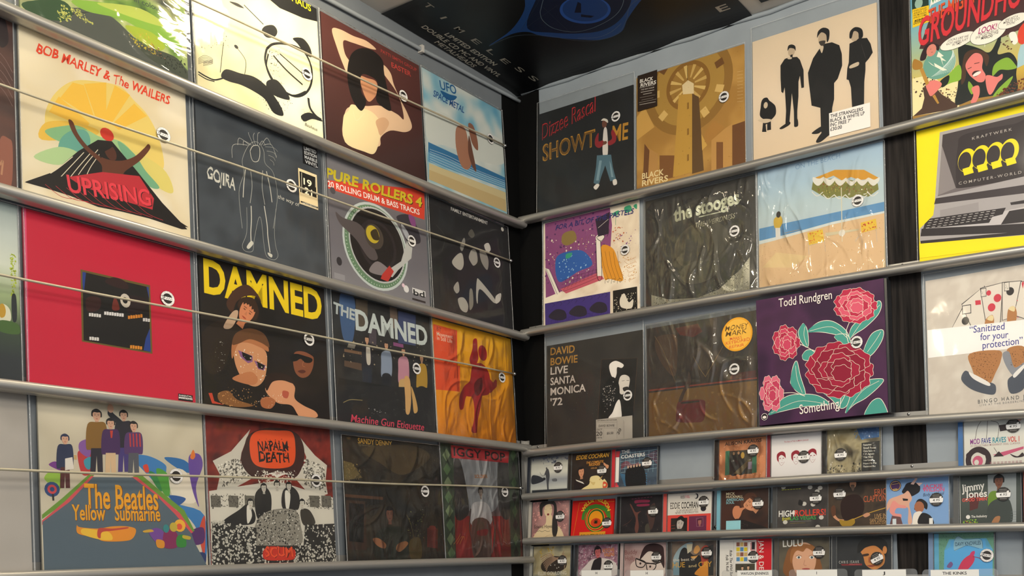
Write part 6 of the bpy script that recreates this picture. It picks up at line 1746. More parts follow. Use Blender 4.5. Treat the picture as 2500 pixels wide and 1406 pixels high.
dict(key='bingo',wall='R',s0=1.1467,z0=1.8171,slope=0.0064,ob=0.02,ot=0.006,w=0.314,h=0.314,label='grey-beige LP sleeve of hands and playing cards with a white quotation band',film=('loose',0.004,0.002,0.016),bg=('n',8,'#cfc6ba','#c8beb2','#d6cec2',291),art=(
('P','#4a4644',(784,2413,1210,1934,1022,1596,535,1968)),
('P','#dcd4c8',(798,2396,1196,1922,1008,1613,550,1981)),
('P','#4a4644',(768,2491,1273,2820,1351,1921,1000,1824)),
('P','#dcd4c8',(782,2474,1258,2807,1337,1937,1015,1837)),
('P','#4a4644',(1172,2781,1659,2827,1579,1960,1284,1819)),
('P','#dcd4c8',(1186,2764,1645,2815,1566,1977,1299,1832)),
('P','#4a4644',(1631,2832,2037,2798,1944,2050,1605,1993)),
('P','#dcd4c8',(1645,2815,2023,2786,1931,2067,1619,2005)),
('P','#4a4644',(2009,2784,2306,2750,2276,1853,1849,2065)),
('P','#dcd4c8',(2022,2767,2292,2738,2263,1870,1863,2078)),
('E','#c8384a',1352,2642,5,6,0),
('E','#c8384a',1530,2501,8,9,0),
('E','#c8384a',1402,2317,8,9,0),
('P','#c8384a',(1064,2522,1178,2514,1182,2416,1068,2420)),
('E','#2a2626',1794,2604,8,9,0),
('E','#2a2626',844,2106,8,9,0),
('P','#c8384a',(2057,2780,2079,2739,2051,2615,2031,2729)),
('R','#3a3636',1186,2575,1304,2764),
('R','#dcd4c8',1196,2588,1294,2751),
('R','#3a3636',1673,2621,1784,2817),
('R','#dcd4c8',1683,2633,1774,2804),
('N','#2a2626',10,5,8,291,(1193,2751,1294,2577,1216,2590)),
('N','#2a2626',10,5,8,292,(1679,2809,1778,2644,1709,2656)),
('R','#3a3636',782,2255,974,2455),
('R','#dcd4c8',796,2272,960,2438),
('K','#c8384a',2037,2197,210,9,9),
('E','#dcd4c8',2037,2197,15,15,0),
('B','#b07a48',(1251,2006,1307,2109,1414,2148,1445,2014,1403,1779,1263,1800)),
('B','#e0cfa0',(1299,2073,1379,2146,1434,2108,1410,2019)),
('B','#b07a48',(1728,2173,1800,2272,1885,2239,1914,2070,1856,1859,1719,1880)),
('B','#e0cfa0',(1747,2225,1818,2276,1878,2241,1858,2152)),
('P','#efece8',(14,2023,2063,1944,2044,1357,15,1391)),
('T','#3a3a8a','“Sanitized',925,1820,1654,1797,15,''),
('T','#3a3a8a','for your',1144,1631,1724,1603,15,''),
('T','#3a3a8a','protection”',1188,1439,2012,1434,15,''),
('B','#b07a48',(911,1365,1529,1355,1556,1131,1444,888,1297,648,1054,788,955,1024)),
('N','#5a3a20',160,4,12,293,(929,1363,1528,1337,1409,856,1263,689,988,945)),
('B','#4a505c',(716,830,811,1005,986,871,1262,652,1333,681,1435,595,1395,416,1116,485,871,624)),
('B','#e8e4de',(881,959,987,908,1298,685,1279,614,984,797)),
('B','#b07a48',(1702,1368,2044,1357,2030,923,1824,877,1727,1072)),
('B','#8a8d94',(1596,1272,1734,1290,1826,949,2033,1032,2030,923,1820,768,1656,1008)),
('B','#4a505c',(1680,676,1822,804,2031,959,2015,490,1740,395)),
('B','#e8e4de',(1805,806,2032,995,2030,923,1836,729)),
('N','#5a3a20',60,4,12,294,(1701,1331,2043,1321,2031,959,1759,994)),
('T','#5a5a5a','BINGO HAND JOB',1056,251,2193,261,8,'s'),
('T','#7a7a7a','LIVE AT THE BORDERLINE 1991',1089,192,2190,189,4,'s'),),ext=()),
dict(key='gloves',wall='R',s0=0.019,z0=1.6995,slope=0,ob=0.0235,ot=0.012,w=0.142,h=0.125,label='blue-grey CD of a lone standing figure, leftmost in the top CD row',film=None,bg=('v','#4a4e5c','#c9c8bc','#d9d8cc','#9a9ea4','#cfd0c8','#5a5f68'),cd='case',spine='#3a3e48',art=(
('N','#5a6070',40,20,70,301,(140,1247,1357,1244,1368,954,149,1039)),
('B','#30333c',(163,714,382,700,566,601,533,530,173,479)),
('E','#2a2d34',584,600,6,4,0),
('C','#3a3d44',8,(432,800,527,691,704,738)),
('B','#4a4c52',(581,688,663,872,735,853,778,675,752,444,768,211,725,214,678,507,634,714)),
('E','#5a5a58',662,893,2.6,3.5,0),
('B','#6a6c70',(871,582,1013,588,1033,514,891,517)),
('P','#30343a',(180,302,1393,292,1398,142,188,126)),
('T','#9aa0a8','Glover',601,1061,941,1071,5,''),
('L','#b0b4b8',9,(569,975,891,988)),),ext=(('S',1072,894,'cd','4.95',0),)),
dict(key='cochran_complete',wall='R',s0=0.16,z0=1.6995,slope=0,ob=0.0235,ot=0.012,w=0.142,h=0.125,label='black CD with gold capitals and a man holding a cream guitar, top CD row',film=None,bg=('n',2,'#2a211c','#332822','#241c18',302),cd='case',spine='#2a2622',art=(
('T','#efb23a','EDDIE COCHRAN',260,1062,1315,1070,11,'bi'),
('T','#e09a3a','THE COMPLETE',587,925,1147,928,6,'bi'),
('T','#e09a3a','RELEASES',684,861,1042,862,6,'bi'),
('T','#c8904a','1955-62',749,772,941,778,4,'b'),
('H',434,707,20,26,5,'#d89a74','#1c1412','s'),
('B','#23191a',(204,393,252,505,495,433,635,311,434,209,230,149)),
('P','#efe8dc',(252,519,495,433,548,373,288,474)),
('B','#ead9a0',(368,142,501,262,701,364,730,532,829,582,998,572,1135,451,1201,475,1305,328,1275,218,1145,142)),
('B','#d8c080',(698,477,801,415,902,408,838,328)),
('C','#c8a060',26,(1035,457,1163,617,1288,862)),
('B','#d8583a',(1154,393,1237,394,1305,328,1275,246,1159,225)),
('B','#ead9a0',(1172,336,1239,338,1233,291,1181,280)),
('B','#d89a74',(1153,927,1255,864,1323,831,1292,749,1190,812)),),ext=(('S',1120,710,'cd','4.95',0),)),
dict(key='coasters',wall='R',s0=0.303,z0=1.6995,slope=0,ob=0.0235,ot=0.012,w=0.142,h=0.125,label='CD with blue lattice picture, red obi-like spine and white title, top CD row',film=None,bg=('n',4,'#4a5a6a','#3a4656','#5a6878',303),cd='case',spine='#c8303a',obi=1,art=(
('P','#c83a44',(63,1197,243,1197,216,1032,51,1038)),
('P','#efe9e2',(51,1038,222,1031,219,363,39,360)),
('E','#c83a44',123,286,7,7,0),
('P','#e8545a',(25,264,221,280,227,86,14,97)),
('L','#a8d0dc',6,(276,1195,260,639)),
('L','#a8d0dc',6,(423,1184,406,629)),
('L','#a8d0dc',6,(569,1172,552,620)),
('L','#a8d0dc',6,(714,1161,697,610)),
('L','#a8d0dc',6,(858,1150,841,601)),
('L','#a8d0dc',6,(1002,1139,984,591)),
('L','#a8d0dc',6,(1144,1128,1126,582)),
('L','#a8d0dc',6,(1286,1117,1268,572)),
('L','#a8d0dc',6,(1427,1106,1409,563)),
('L','#a8d0dc',6,(246,1113,1472,1157)),
('L','#a8d0dc',6,(249,1013,1475,1059)),
('L','#a8d0dc',6,(252,912,1477,961)),
('L','#a8d0dc',6,(255,812,1479,863)),
('L','#a8d0dc',6,(258,711,1482,765)),
('L','#a8d0dc',6,(261,611,1484,667)),
('L','#3f8fc0',12,(261,583,507,512)),
('L','#3f8fc0',12,(279,543,508,479)),
('L','#3f8fc0',12,(296,503,509,445)),
('L','#3f8fc0',12,(314,463,510,412)),
('L','#3f8fc0',12,(331,423,510,379)),
('L','#3f8fc0',12,(349,383,511,346)),
('L','#3f8fc0',12,(366,344,512,313)),
('L','#3f8fc0',12,(383,304,513,280)),
('L','#3f8fc0',12,(401,264,514,246)),
('L','#3f8fc0',12,(418,224,515,213)),
('L','#3f8fc0',12,(435,185,516,180)),
('L','#3f8fc0',12,(453,145,517,147)),
('L','#3f8fc0',12,(905,596,1096,529)),
('L','#b04040',6,(1084,1023,1426,1134)),
('L','#3f8fc0',12,(925,535,1098,469)),
('L','#b04040',6,(1122,993,1427,1079)),
('L','#3f8fc0',12,(946,473,1099,409)),
('L','#b04040',6,(1161,962,1429,1024)),
('L','#3f8fc0',12,(967,411,1101,349)),
('L','#b04040',6,(1199,932,1430,970)),
('L','#3f8fc0',12,(987,350,1102,288)),
('L','#b04040',6,(1238,902,1431,915)),
('L','#3f8fc0',12,(1008,289,1104,228)),
('L','#b04040',6,(1276,872,1433,861)),
('L','#3f8fc0',12,(1028,227,1105,168)),
('L','#b04040',6,(1315,842,1434,806)),
('L','#3f8fc0',12,(1049,166,1107,108)),
('L','#b04040',6,(1353,812,1435,752)),
('C','#b04040',7,(287,832,447,904,643,807,834,849)),
('C','#b04040',7,(288,804,448,882,644,779,835,832)),
('C','#b04040',7,(288,776,448,859,645,751,835,815)),
('C','#b04040',7,(289,748,449,837,646,724,836,799)),
('C','#b04040',7,(290,720,450,815,646,696,836,782)),
('C','#b04040',7,(291,692,450,793,647,668,837,766)),
('B','#18181c',(453,681,965,730,1044,96,535,69)),
('E','#c8a890',510,747,3,4,0),
('E','#c8a890',600,755,3,4,0),
('E','#c8a890',690,762,3,4,0),
('E','#c8a890',779,770,3,4,0),
('E','#c8a890',868,777,3,4,0),
('N','#4a5a8a',30,6,16,304,(1037,369,1476,342,1482,98,1044,96)),
('T','#f2efe8','THE',295,1115,554,1124,9,'b'),
('T','#f2efe8','COASTERS',282,985,1021,1006,9,'b'),),ext=(('S',1095,816,'cd','4.95',0),)),
dict(key='krauss',wall='R',s0=0.6095,z0=1.6995,slope=0,ob=0.0235,ot=0.012,w=0.142,h=0.125,label='shrink-wrapped CD with an orange border around a dark group photo, top CD row',film='crinkle',bg=('s','#d8905e'),cd='case',spine='#16140f',art=(
('N','#efb890',90,4,16,305,(149,1114,1307,1167,1317,262,163,246)),
('P','#2a2622',(163,217,1317,233,1318,146,164,142)),
('P','#3a8060',(299,952,414,958,406,350,292,342)),
('P','#3a8060',(1025,955,1146,960,1152,360,1032,353)),
('P','#453c2c',(407,944,1026,941,1033,339,406,350)),
('B','#17140f',(432,793,545,904,611,780,633,365,439,363)),
('B','#201c16',(643,807,739,889,804,766,841,381,649,364)),
('P','#6a5a38',(520,372,933,698,997,634,713,345)),
('E','#c89a70',529,875,3,4,0),
('E','#c89a70',658,880,3,4,0),
('E','#c8a040',772,813,5,8,0),
('R','#8a7a8a',918,456,1025,640),
('T','#2a2622','ALISON KRAUSS',281,1088,1276,1117,8,'b'),),ext=(('S',1067,908,'cd','4.95',0),)),
dict(key='league',wall='R',s0=0.751,z0=1.6995,slope=0,ob=0.0235,ot=0.012,w=0.142,h=0.125,label='white CD with three small crimson faces in a row, top CD row',film=None,bg=('v','#dcd8d6','#e2dedc','#cfcbca'),cd='case',spine='#8a2634',art=(
('T','#b8384a','The best of THE HUMAN LEAGUE',452,1040,1074,1040,3.6,''),
('B','#8f2030',(271,643,276,773,386,831,478,786,498,655,467,692,387,744,320,697,314,582)),
('E','#8f2030',351,660,2.2,1,0),
('E','#8f2030',436,660,2.2,1,0),
('C','#8f2030',5,(314,582,389,485,468,577)),
('L','#8f2030',5,(370,555,425,557)),
('L','#8f2030',4,(400,645,406,604)),
('B','#8f2030',(644,645,649,773,757,831,848,787,867,657,837,693,758,745,692,698,687,584)),
('E','#8f2030',722,662,2.2,1,0),
('E','#8f2030',807,661,2.2,1,0),
('C','#8f2030',5,(687,584,760,487,837,579)),
('L','#8f2030',5,(741,557,795,559)),
('L','#8f2030',4,(771,647,777,606)),
('B','#8f2030',(1064,656,1070,784,1176,841,1265,797,1283,669,1254,705,1177,756,1112,710,1106,597)),
('E','#8f2030',1141,673,2.2,1,0),
('E','#8f2030',1224,673,2.2,1,0),
('C','#8f2030',5,(1106,597,1178,501,1254,591)),
('L','#8f2030',5,(1160,570,1213,572)),
('L','#8f2030',4,(1189,659,1195,618)),),ext=(('S',969,655,'cd','4.95',0),)),
dict(key='goldwrap',wall='R',s0=0.893,z0=1.6995,slope=0,ob=0.0235,ot=0.012,w=0.142,h=0.125,label='CD under glaring gold wrap with a column of white names, top CD row',film='crinkle',bg=('n',3,'#8a7a50','#b8ab86','#5a5240',306),cd='case',spine='#1c1c1c',art=(
('P','#3a6aa0',(827,1249,1372,1255,1371,980,940,961)),
('N','#5a8ac0',30,10,30,307,(600,1185,1358,1228,1357,954,742,978)),
('N','#2a2824',90,6,24,308,(140,381,939,436,939,148,140,185)),
('P','#2a2a28',(954,877,1385,897,1382,133,953,147)),
('T','#efeadb','Featuring:',996,805,1191,803,4.2,'b'),
('T','#efeadb','Small Faces',996,733,1293,723,4.2,'b'),
('T','#efeadb','Chris Farlowe',995,661,1271,654,4.2,'b'),
('T','#efeadb','P. P. Arnold',995,589,1249,584,4.2,'b'),
('T','#efeadb','The Nice',995,518,1226,515,4.2,'b'),
('T','#efeadb','Amen Corner',995,446,1204,445,4.2,'b'),
('T','#efeadb','Humble Pie',995,375,1306,367,4.2,'b'),
('T','#efeadb','Fleetwood Mac',995,303,1284,297,4.2,'b'),),ext=(('S',463,638,'cd','4.95',0),)),
dict(key='raves',wall='R',s0=1.2065,z0=1.6995,slope=0,ob=0.0235,ot=0.012,w=0.142,h=0.125,label='pale CD with a pink and white scooter and rainbow title, rightmost of the top row',film=None,bg=('v','#c9cccb','#d4d2c8','#cfccc2'),cd='case',spine='#2f6aa8',art=(
('C','#33292c',9,(363,759,418,1028,551,1207)),
('C','#33292c',9,(692,1126,832,1072,856,934,813,668)),
('C','#33292c',9,(596,740,628,1145)),
('C','#33292c',9,(747,538,847,368)),
('E','#33292c',538,1222,6,5,0),
('E','#c96a80',538,1222,3.5,3,0),
('E','#d09a94',1239,1168,11,11,0),
('P','#33292c',(857,1015,1035,1026,1033,892,880,878)),
('L','#3a3040',9,(808,1196,1012,1190)),
('E','#33252a',422,292,27,29,0),
('E','#cfccc2',422,292,16,18,0),
('E','#c05a78',408,265,11,12,0),
('E','#cfccc2',382,240,5,6,0),
('B','#33252a',(175,446,360,528,516,529,630,385,540,391,385,458,200,335)),
('P','#c05a78',(719,378,924,430,1352,517,1351,464,923,336)),
('P','#33252a',(732,337,848,449,948,334)),
('B','#33252a',(1075,378,1224,314,1325,386,1348,304,1174,291)),
('T','#8a3a8a','MOD',256,645,460,648,11,'b'),
('T','#3a3a8a','FAVE',496,645,685,646,11,'b'),
('T','#2a8a9a','RAVES',723,643,998,639,11,'b'),
('T','#c8403a','VOL 1',1034,636,1267,636,11,'b'),
('T','#7a2a40','20 COLLECTABLE MODERNIST SOUL CLASSICS',261,587,1278,576,4,'s'),
('L','#8a4050',9,(653,221,707,220)),
('L','#8a4050',9,(730,219,784,218)),
('L','#8a4050',9,(806,218,860,217)),
('L','#8a4050',9,(883,217,936,216)),
('L','#8a4050',9,(959,215,1012,214)),
('L','#8a4050',9,(1034,214,1087,213)),
('L','#8a4050',9,(1110,213,1162,211)),
('L','#8a4050',9,(1185,211,1237,210)),
('L','#8a4050',9,(1260,210,1312,209)),
('L','#8a4050',9,(653,194,706,193)),
('L','#8a4050',9,(729,193,783,191)),
('L','#8a4050',9,(806,191,859,190)),
('L','#8a4050',9,(882,190,936,189)),
('L','#8a4050',9,(958,189,1011,187)),
('L','#8a4050',9,(1034,187,1087,186)),
('L','#8a4050',9,(1109,186,1162,185)),
('L','#8a4050',9,(1184,185,1237,183)),
('L','#8a4050',9,(1259,183,1312,182)),),ext=(('S',1155,975,'cd','4.95',0),)),
dict(key='edwina',wall='R',s0=0.02,z0=1.573,slope=0,ob=0.0235,ot=0.012,w=0.142,h=0.125,label='CD of a dark-haired painted woman with pink blossom, leftmost in the middle CD row',film=None,bg=('n',3,'#b88a86','#a87a78','#c89a94',311),cd='case',spine='#cfc8bc',art=(
('N','#efb0a8',34,12,34,312,(131,1256,421,1271,448,628,157,639)),
('N','#efb0a8',34,12,34,313,(959,1244,1346,1253,1377,422,1035,204)),
('N','#efb0a8',14,14,34,314,(170,347,352,341,323,167,177,172)),
('B','#efd9b0',(214,156,347,457,592,623,618,854,797,846,842,613,1094,489,1178,143)),
('E','#efd9b0',666,997,14,19,0),
('B','#33302e',(402,863,372,1156,530,1265,781,1267,946,1129,980,723,1019,434,929,207,835,354,822,672,865,930,839,1134,642,1158,484,1063,474,860)),
('E','#8a3a3a',671,875,4,3,0),
('L','#6a4a3a',4,(521,1032,612,1014)),
('L','#6a4a3a',4,(719,1023,807,1042)),
('C','#8a7048',5,(467,178,748,299,1141,201)),
('T','#3a322c','Edwina Hayes',207,497,818,499,9,''),
('C','#3a322c',9,(294,413,402,426,475,401,582,426,673,400,761,414)),),ext=(('S',1100,805,'cd','4.95',0),)),
dict(key='pot',wall='R',s0=0.166,z0=1.573,slope=0,ob=0.0235,ot=0.004,w=0.136,h=0.122,label='tilted red cardboard CD sleeve with a green leaf roundel, middle CD row',film=None,bg=('s','#c8201c'),cd='card',spine='#2a2a2a',art=(
('L','#d8a82a',7,(74,176,226,1161,1450,1143,1372,151)),
('E','#3a6a2a',817,705,38,38,0),
('E','#d8a82a',817,705,35,35,0),
('E','#b03020',817,705,33.5,33.5,0),
('E','#d8a82a',801,692,28,28,0),
('E','#2f5a24',801,692,26.5,26.5,0),
('E','#e0901c',794,692,22,22,0),
('E','#c8401c',802,593,17,12,0),
('P','#16240f',(804,564,787,631,804,714,820,631)),
('P','#16240f',(804,564,760,612,738,687,788,626)),
('P','#16240f',(804,564,819,626,869,687,847,612)),
('P','#16240f',(804,564,756,581,712,625,769,601)),
('P','#16240f',(804,564,838,601,895,625,851,581)),
('P','#16240f',(804,564,771,559,734,571,773,574)),
('P','#16240f',(804,564,834,574,873,571,836,559)),
('P','#3f7a2c',(346,868,423,979,536,1060,770,1100,1044,1036,1237,885,1285,686,1184,704,1054,894,812,990,578,958,449,864,413,665,325,697)),
('T','#e6d23a','WILLIE NELSON',392,938,1168,931,10,'bA'),
('P','#d8902a',(291,341,1134,341,1124,159,291,170)),
('T','#2f5a24','COUNTRYMAN',324,183,1112,187,9,'b'),),ext=(('S',1161,570,'cd','4.95',0),)),
dict(key='punks',wall='R',s0=0.315,z0=1.573,slope=0,ob=0.0235,ot=0.012,w=0.142,h=0.125,label='dark CD with crimson lettering and dim performing figures, middle CD row',film=None,bg=('n',3,'#1e1a1e','#2a2428','#141216',315),cd='case',spine='#1a1a1c',art=(
('L','#6a3048',24,(444,1166,508,1168)),
('L','#6a3048',24,(540,1170,604,1172)),
('L','#6a3048',24,(636,1175,700,1177)),
('L','#6a3048',24,(732,1179,795,1181)),
('L','#6a3048',24,(827,1183,890,1185)),
('L','#6a3048',24,(922,1188,985,1190)),
('L','#6a3048',24,(1016,1192,1079,1194)),
('B','#8a2848',(542,1117,669,1138,987,1116,973,1054,735,1058,560,1047)),
('B','#8a2848',(625,1016,958,1019,975,964,658,960)),
('B','#6a4038',(400,1013,448,1011,582,813,741,833,648,728,688,425,630,237,562,375,587,648)),
('B','#4a3430',(931,824,1146,1032,1184,759,1129,437,1038,332,968,605)),
('B','#4a443a',(879,419,971,497,1039,277,915,227)),
('C','#5a3a34',12,(205,470,365,547,459,626)),
('N','#5a4a44',30,5,18,316,(293,798,1306,862,1320,268,307,302)),),ext=(('S',1126,816,'cd','4.95',0),)),
dict(key='hits',wall='R',s0=0.4575,z0=1.573,slope=0,ob=0.0235,ot=0.012,w=0.142,h=0.125,label='white and red CD with condensed black capitals and two portraits, middle CD row',film=None,bg=('s','#dcd6cc'),cd='case',spine='#d85a52',art=(
('P','#d8483e',(-53,683,1375,689,1370,88,-40,132)),
('T','#2a2422','EDDIE',202,847,480,848,16,'c'),
('T','#1c1816','COCHRAN',525,846,1010,842,16,'bc'),
('T','#5a5048','12 OF HIS BIGGEST HITS',390,772,1011,776,5,''),
('T','#5a5048','NEVER TO BE FORGOTTEN',352,712,1013,715,5,''),
('T','#2a2422','ROCK',505,1101,625,1105,7,'b'),
('T','#c83a5a',"'N' ROLL",634,1105,767,1108,7,'b'),
('E','#2a2a30',954,1144,6,7,0),
('E','#dcd6cc',933,1145,4,5,0),
('E','#23202a',1161,817,8,7,0),
('R','#23201e',226,175,704,605),
('H',497,447,22,30,-12,'#bfb6ae','#141210','m'),
('B','#3a3836',(326,227,445,329,597,298,659,190)),
('R','#6a2a4a',755,170,1252,636),
('L','#c8a0a8',4,(965,575,1157,588,1161,370,978,363,965,575)),
('H',1064,479,11,15,0,'#a86a60','#4a1c30',''),
('L','#c8604a',5,(245,417,352,426)),
('L','#c8604a',5,(247,336,354,346)),),ext=(('S',1173,987,'cd','4.95',0),)),
dict(key='soul',wall='R',s0=0.612,z0=1.573,slope=0,ob=0.0235,ot=0.012,w=0.142,h=0.125,label='brown CD of a curly-haired man with hand to cheek, pale blue spine, middle row',film=None,bg=('n',2,'#3a241e','#46291f','#2c1a18',317),cd='case',spine='#7ab4c4',art=(
('H',882,861,30,40,50,'#d0906a','#5a3424',''),
('B','#c8845e',(434,735,497,835,611,830,643,784,835,805,708,723,646,579,551,495,452,587)),
('B','#1e1718',(328,179,486,497,711,488,1031,388,1377,260,1378,159)),
('N','#4a3a34',50,4,14,318,(616,433,840,454,906,189,619,199)),
('B','#5a3424',(737,985,799,1129,990,1148,1087,1026,960,1062,833,980)),
('T','#e6d9b4','MICK',249,1123,494,1122,6,'b'),
('T','#e6d9b4','HUCKNALL',250,1049,711,1037,6,'b'),
('T','#8ac0c8','AMERICAN',251,974,721,963,6,'b'),
('T','#8ac0c8','SOUL',252,900,480,901,6,'b'),
('R','#9ad0d8',259,154,658,477),
('L','#4a7a84',3,(285,446,622,439)),
('L','#4a7a84',3,(286,396,623,389)),
('L','#4a7a84',3,(287,346,623,339)),
('L','#4a7a84',3,(288,296,624,289)),
('L','#4a7a84',3,(288,245,625,240)),),ext=(('S',1126,878,'cd','4.95',0),)),
dict(key='rollers',wall='R',s0=0.763,z0=1.573,slope=0,ob=0.0235,ot=0.012,w=0.142,h=0.125,label='dark grey CD with white, red and green capitals and scattered dice, middle row',film=None,bg=('n',2,'#403c3a','#4a4542','#332f2e',319),cd='case',spine='#4a4a4a',art=(
('E','#c9c4ba',955,1195,6,5,0),
('E','#c9c4ba',1206,1166,6,5,0),
('E','#c9c4ba',1133,1086,6,5,0),
('E','#c9c4ba',807,806,6,5,0),
('E','#c9c4ba',1031,781,6,5,0),
('E','#c9c4ba',327,386,6,5,0),
('E','#c9c4ba',1151,242,6,5,0),
('E','#c9c4ba',1238,463,6,5,0),
('E','#c9c4ba',275,1234,6,5,0),
('E','#c9c4ba',553,605,6,5,0),
('L','#b8c03a',14,(229,1170,285,1170)),
('L','#b8c03a',14,(303,1171,358,1171)),
('L','#b8c03a',14,(376,1171,431,1171)),
('L','#b8c03a',14,(449,1172,504,1172)),
('L','#b8c03a',14,(522,1172,577,1172)),
('L','#b8c03a',14,(595,1173,649,1172)),
('L','#b8c03a',14,(667,1173,722,1173)),
('T','#efece4','HIGH',158,522,554,519,14,'bc'),
('T','#d8402e','ROLLERS!',575,518,1346,520,14,'bc'),
('T','#e0d83a','from',251,418,454,438,9,'i'),
('T','#3f9a4a','LAS VEGAS',455,424,1106,426,9,'b'),
('L','#c8c4ba',3,(449,396,988,389)),
('L','#c8a83a',3,(449,353,840,349)),
('B','#1c1a1a',(658,799,687,911,777,850,748,766)),),ext=(('S',1104,932,'cd','4.95',0),)),
dict(key='slowhand',wall='R',s0=0.9035,z0=1.573,slope=0,ob=0.0235,ot=0.012,w=0.139,h=0.125,label='brown card CD sleeve of a guitarist with rust-red lettering, middle CD row',film=None,bg=('n',3,'#3c322a','#463a30','#2e2824',320),cd='card',spine='#2a2a2a',art=(
('B','#2a1c1a',(311,748,453,935,737,948,877,721,793,451,397,384)),
('E','#c08a6a',610,1217,8,11,0),
('B','#5a4a40',(553,1179,652,1173,610,1037)),
('B','#c08a6a',(138,561,254,418,397,384,311,332,138,450)),
('B','#9a7a2a',(282,389,454,354,624,403,652,292,511,215,340,248)),
('C','#b08a3a',20,(595,376,1016,523,1374,616)),
('B','#c08a6a',(849,476,960,525,1016,469,904,419)),
('B','#5a3a2a',(80,675,167,727,196,531,109,479)),
('T','#b0583a','ERIC',1122,913,1402,926,14,'c'),
('T','#b0583a','CLAPTON',863,771,1388,777,14,'c'),
('T','#b08a5a','LIVE IN',1126,382,1400,393,10,'c'),
('T','#b08a5a','SAN DIEGO',1010,292,1400,304,9,'c'),
('T','#b08a5a','WITH SPECIAL GUEST',1010,246,1400,253,4,''),
('T','#b08a5a','JJ CALE',1208,176,1399,183,5,'b'),),ext=(('S',287,994,'cd','4.95',0),)),
dict(key='bunny',wall='R',s0=1.0435,z0=1.573,slope=0,ob=0.0235,ot=0.012,w=0.139,h=0.125,label='sky-blue card CD sleeve of a woman leaning over a seated man, middle row',film='flat',bg=('s','#7fa2cc'),cd='card',spine='#2a2a2a',art=(
('E','#3a2a4a',204,1106,13.5,13,0),
('E','#d8a85a',204,1106,12,11.5,0),
('E','#4a2a5a',204,1106,10.5,10,0),
('T','#e8c870','600',153,995,252,995,5,'b'),
('L','#e8e0d0',10,(142,1195,262,1204)),
('L','#c8b070',12,(125,1144,281,1158)),
('B','#16131a',(351,956,408,1066,464,1147,604,1167,743,1102,756,962,658,883,546,847,435,895)),
('P','#e6c0b4',(548,1128,689,1288,702,1231,618,1110)),
('P','#e6c0b4',(674,1149,821,1140,743,1074)),
('B','#d8a890',(-6,634,66,801,266,876,407,925,491,976,574,831,560,748,517,666,571,384,570,244,487,247,489,583,349,590,151,683,8,549)),
('B','#e0948a',(152,768,293,677,433,642,433,586,236,595,193,484,334,450,305,310,178,400,65,546)),
('P','#6a4a4a',(122,430,319,394,375,195,64,207)),
('P','#18161a',(364,814,490,794,484,752,378,757)),
('B','#1a1618',(628,549,685,742,796,778,919,674,904,536,822,596,739,572)),
('E','#a86a4a',739,599,11,13,10),
('B','#e6dfd4',(585,271,627,465,794,486,764,237,598,215)),
('B','#1a181c',(709,225,793,458,985,394,1051,198)),
('P','#e0dcd4',(-22,238,1361,200,1361,132,-22,182)),
('R','#e6e4de',957,199,1038,340),
('R','#cfd8dc',135,229,220,359),
('T','#d8507a','JACKIE',825,1014,1262,1011,8,'b'),
('T','#d8507a','WILSON',819,941,1293,926,8,'b'),
('T','#33405a','Body and Soul',835,832,1282,850,7,'i'),),ext=(('S',1124,747,'cd','4.95',0),)),
dict(key='timin',wall='R',s0=1.192,z0=1.573,slope=0,ob=0.0235,ot=0.012,w=0.142,h=0.125,label='grey-green CD of a smiling seated man in green, rightmost whole one of the middle row',film=None,bg=('v','#3c4440','#4a524c','#3a403c'),cd='case',spine='#5a5a58',art=(
('P','#9aa0a0',(730,1232,1316,1235,1297,133,728,155)),
('L','#e0ddd6',9,(142,190,141,1243,1321,1243)),
('P','#5a2a28',(347,820,569,836,513,514,343,467)),
('H',959,1070,19,26,0,'#7a4a34','#15110f','s'),
('B','#6a8a2a',(737,773,828,875,981,813,951,520,797,500,733,530)),
('B','#3c4440',(734,557,953,707,1180,643,1198,164,728,168)),
('B','#a8764e',(792,179,871,310,973,319,946,200,869,163)),
('L','#6a7478',6,(1189,403,1302,403)),
('L','#6a7478',6,(1188,350,1301,350)),
('L','#6a7478',6,(1187,297,1300,297)),
('L','#6a7478',6,(1186,244,1299,244)),
('L','#6a7478',6,(1186,191,1298,191)),
('T','#e6e2da','Jimmy',182,884,669,938,16,'b'),
('T','#e6e2da','Jones',254,757,711,760,15,'b'),
('T','#e0584a',"GOOD TIMIN'",187,670,723,679,7,'b'),
('T','#e6e2da','The Anthology',375,314,705,317,5,'b'),
('E','#e6e2da',307,333,4.5,4.5,0),
('N','#8ab83a',36,8,20,321,(209,283,536,270,535,167,208,174)),
('N','#d8503a',6,8,16,322,(222,255,300,198,457,205)),),ext=(('S',1051,796,'cd','4.95',0),)),
dict(key='ember',wall='R',s0=1.3375,z0=1.573,slope=0,ob=0.0235,ot=0.012,w=0.142,h=0.125,label='CD with a rust-red spine cut by the right edge of the middle row',film=None,bg=('s','#6a2a16'),cd='case',spine='#8a3418',art=(
('R','#c0501e',-14,125,53,1267),),ext=()),
dict(key='lights',wall='R',s0=0.0205,z0=1.449,slope=0,ob=0.0235,ot=0.012,w=0.142,h=0.125,label='CD of blurred golden hair and capitals, leftmost in the bottom CD row',film=None,bg=('n',3,'#a89a74','#c8bc98','#7a8078',331),cd='case',spine='#d8d4c8',art=(
('N','#c8a84a',20,20,60,332,(203,1212,885,1223,896,936,215,920)),
('B','#3a3028',(404,743,718,939,1037,933,1252,814,1225,616,913,506,484,539)),
('C','#8a6a54',11,(360,917,679,1027,970,848,1172,1102)),
('C','#c8a88a',11,(376,891,680,1006,988,856,1173,1067)),
('C','#8a6a54',11,(391,865,681,986,1005,865,1174,1033)),
('C','#c8a88a',11,(407,838,682,966,1022,873,1175,999)),
('C','#8a6a54',11,(422,812,682,946,1039,881,1177,964)),
('C','#c8a88a',11,(438,786,683,926,1057,890,1178,930)),
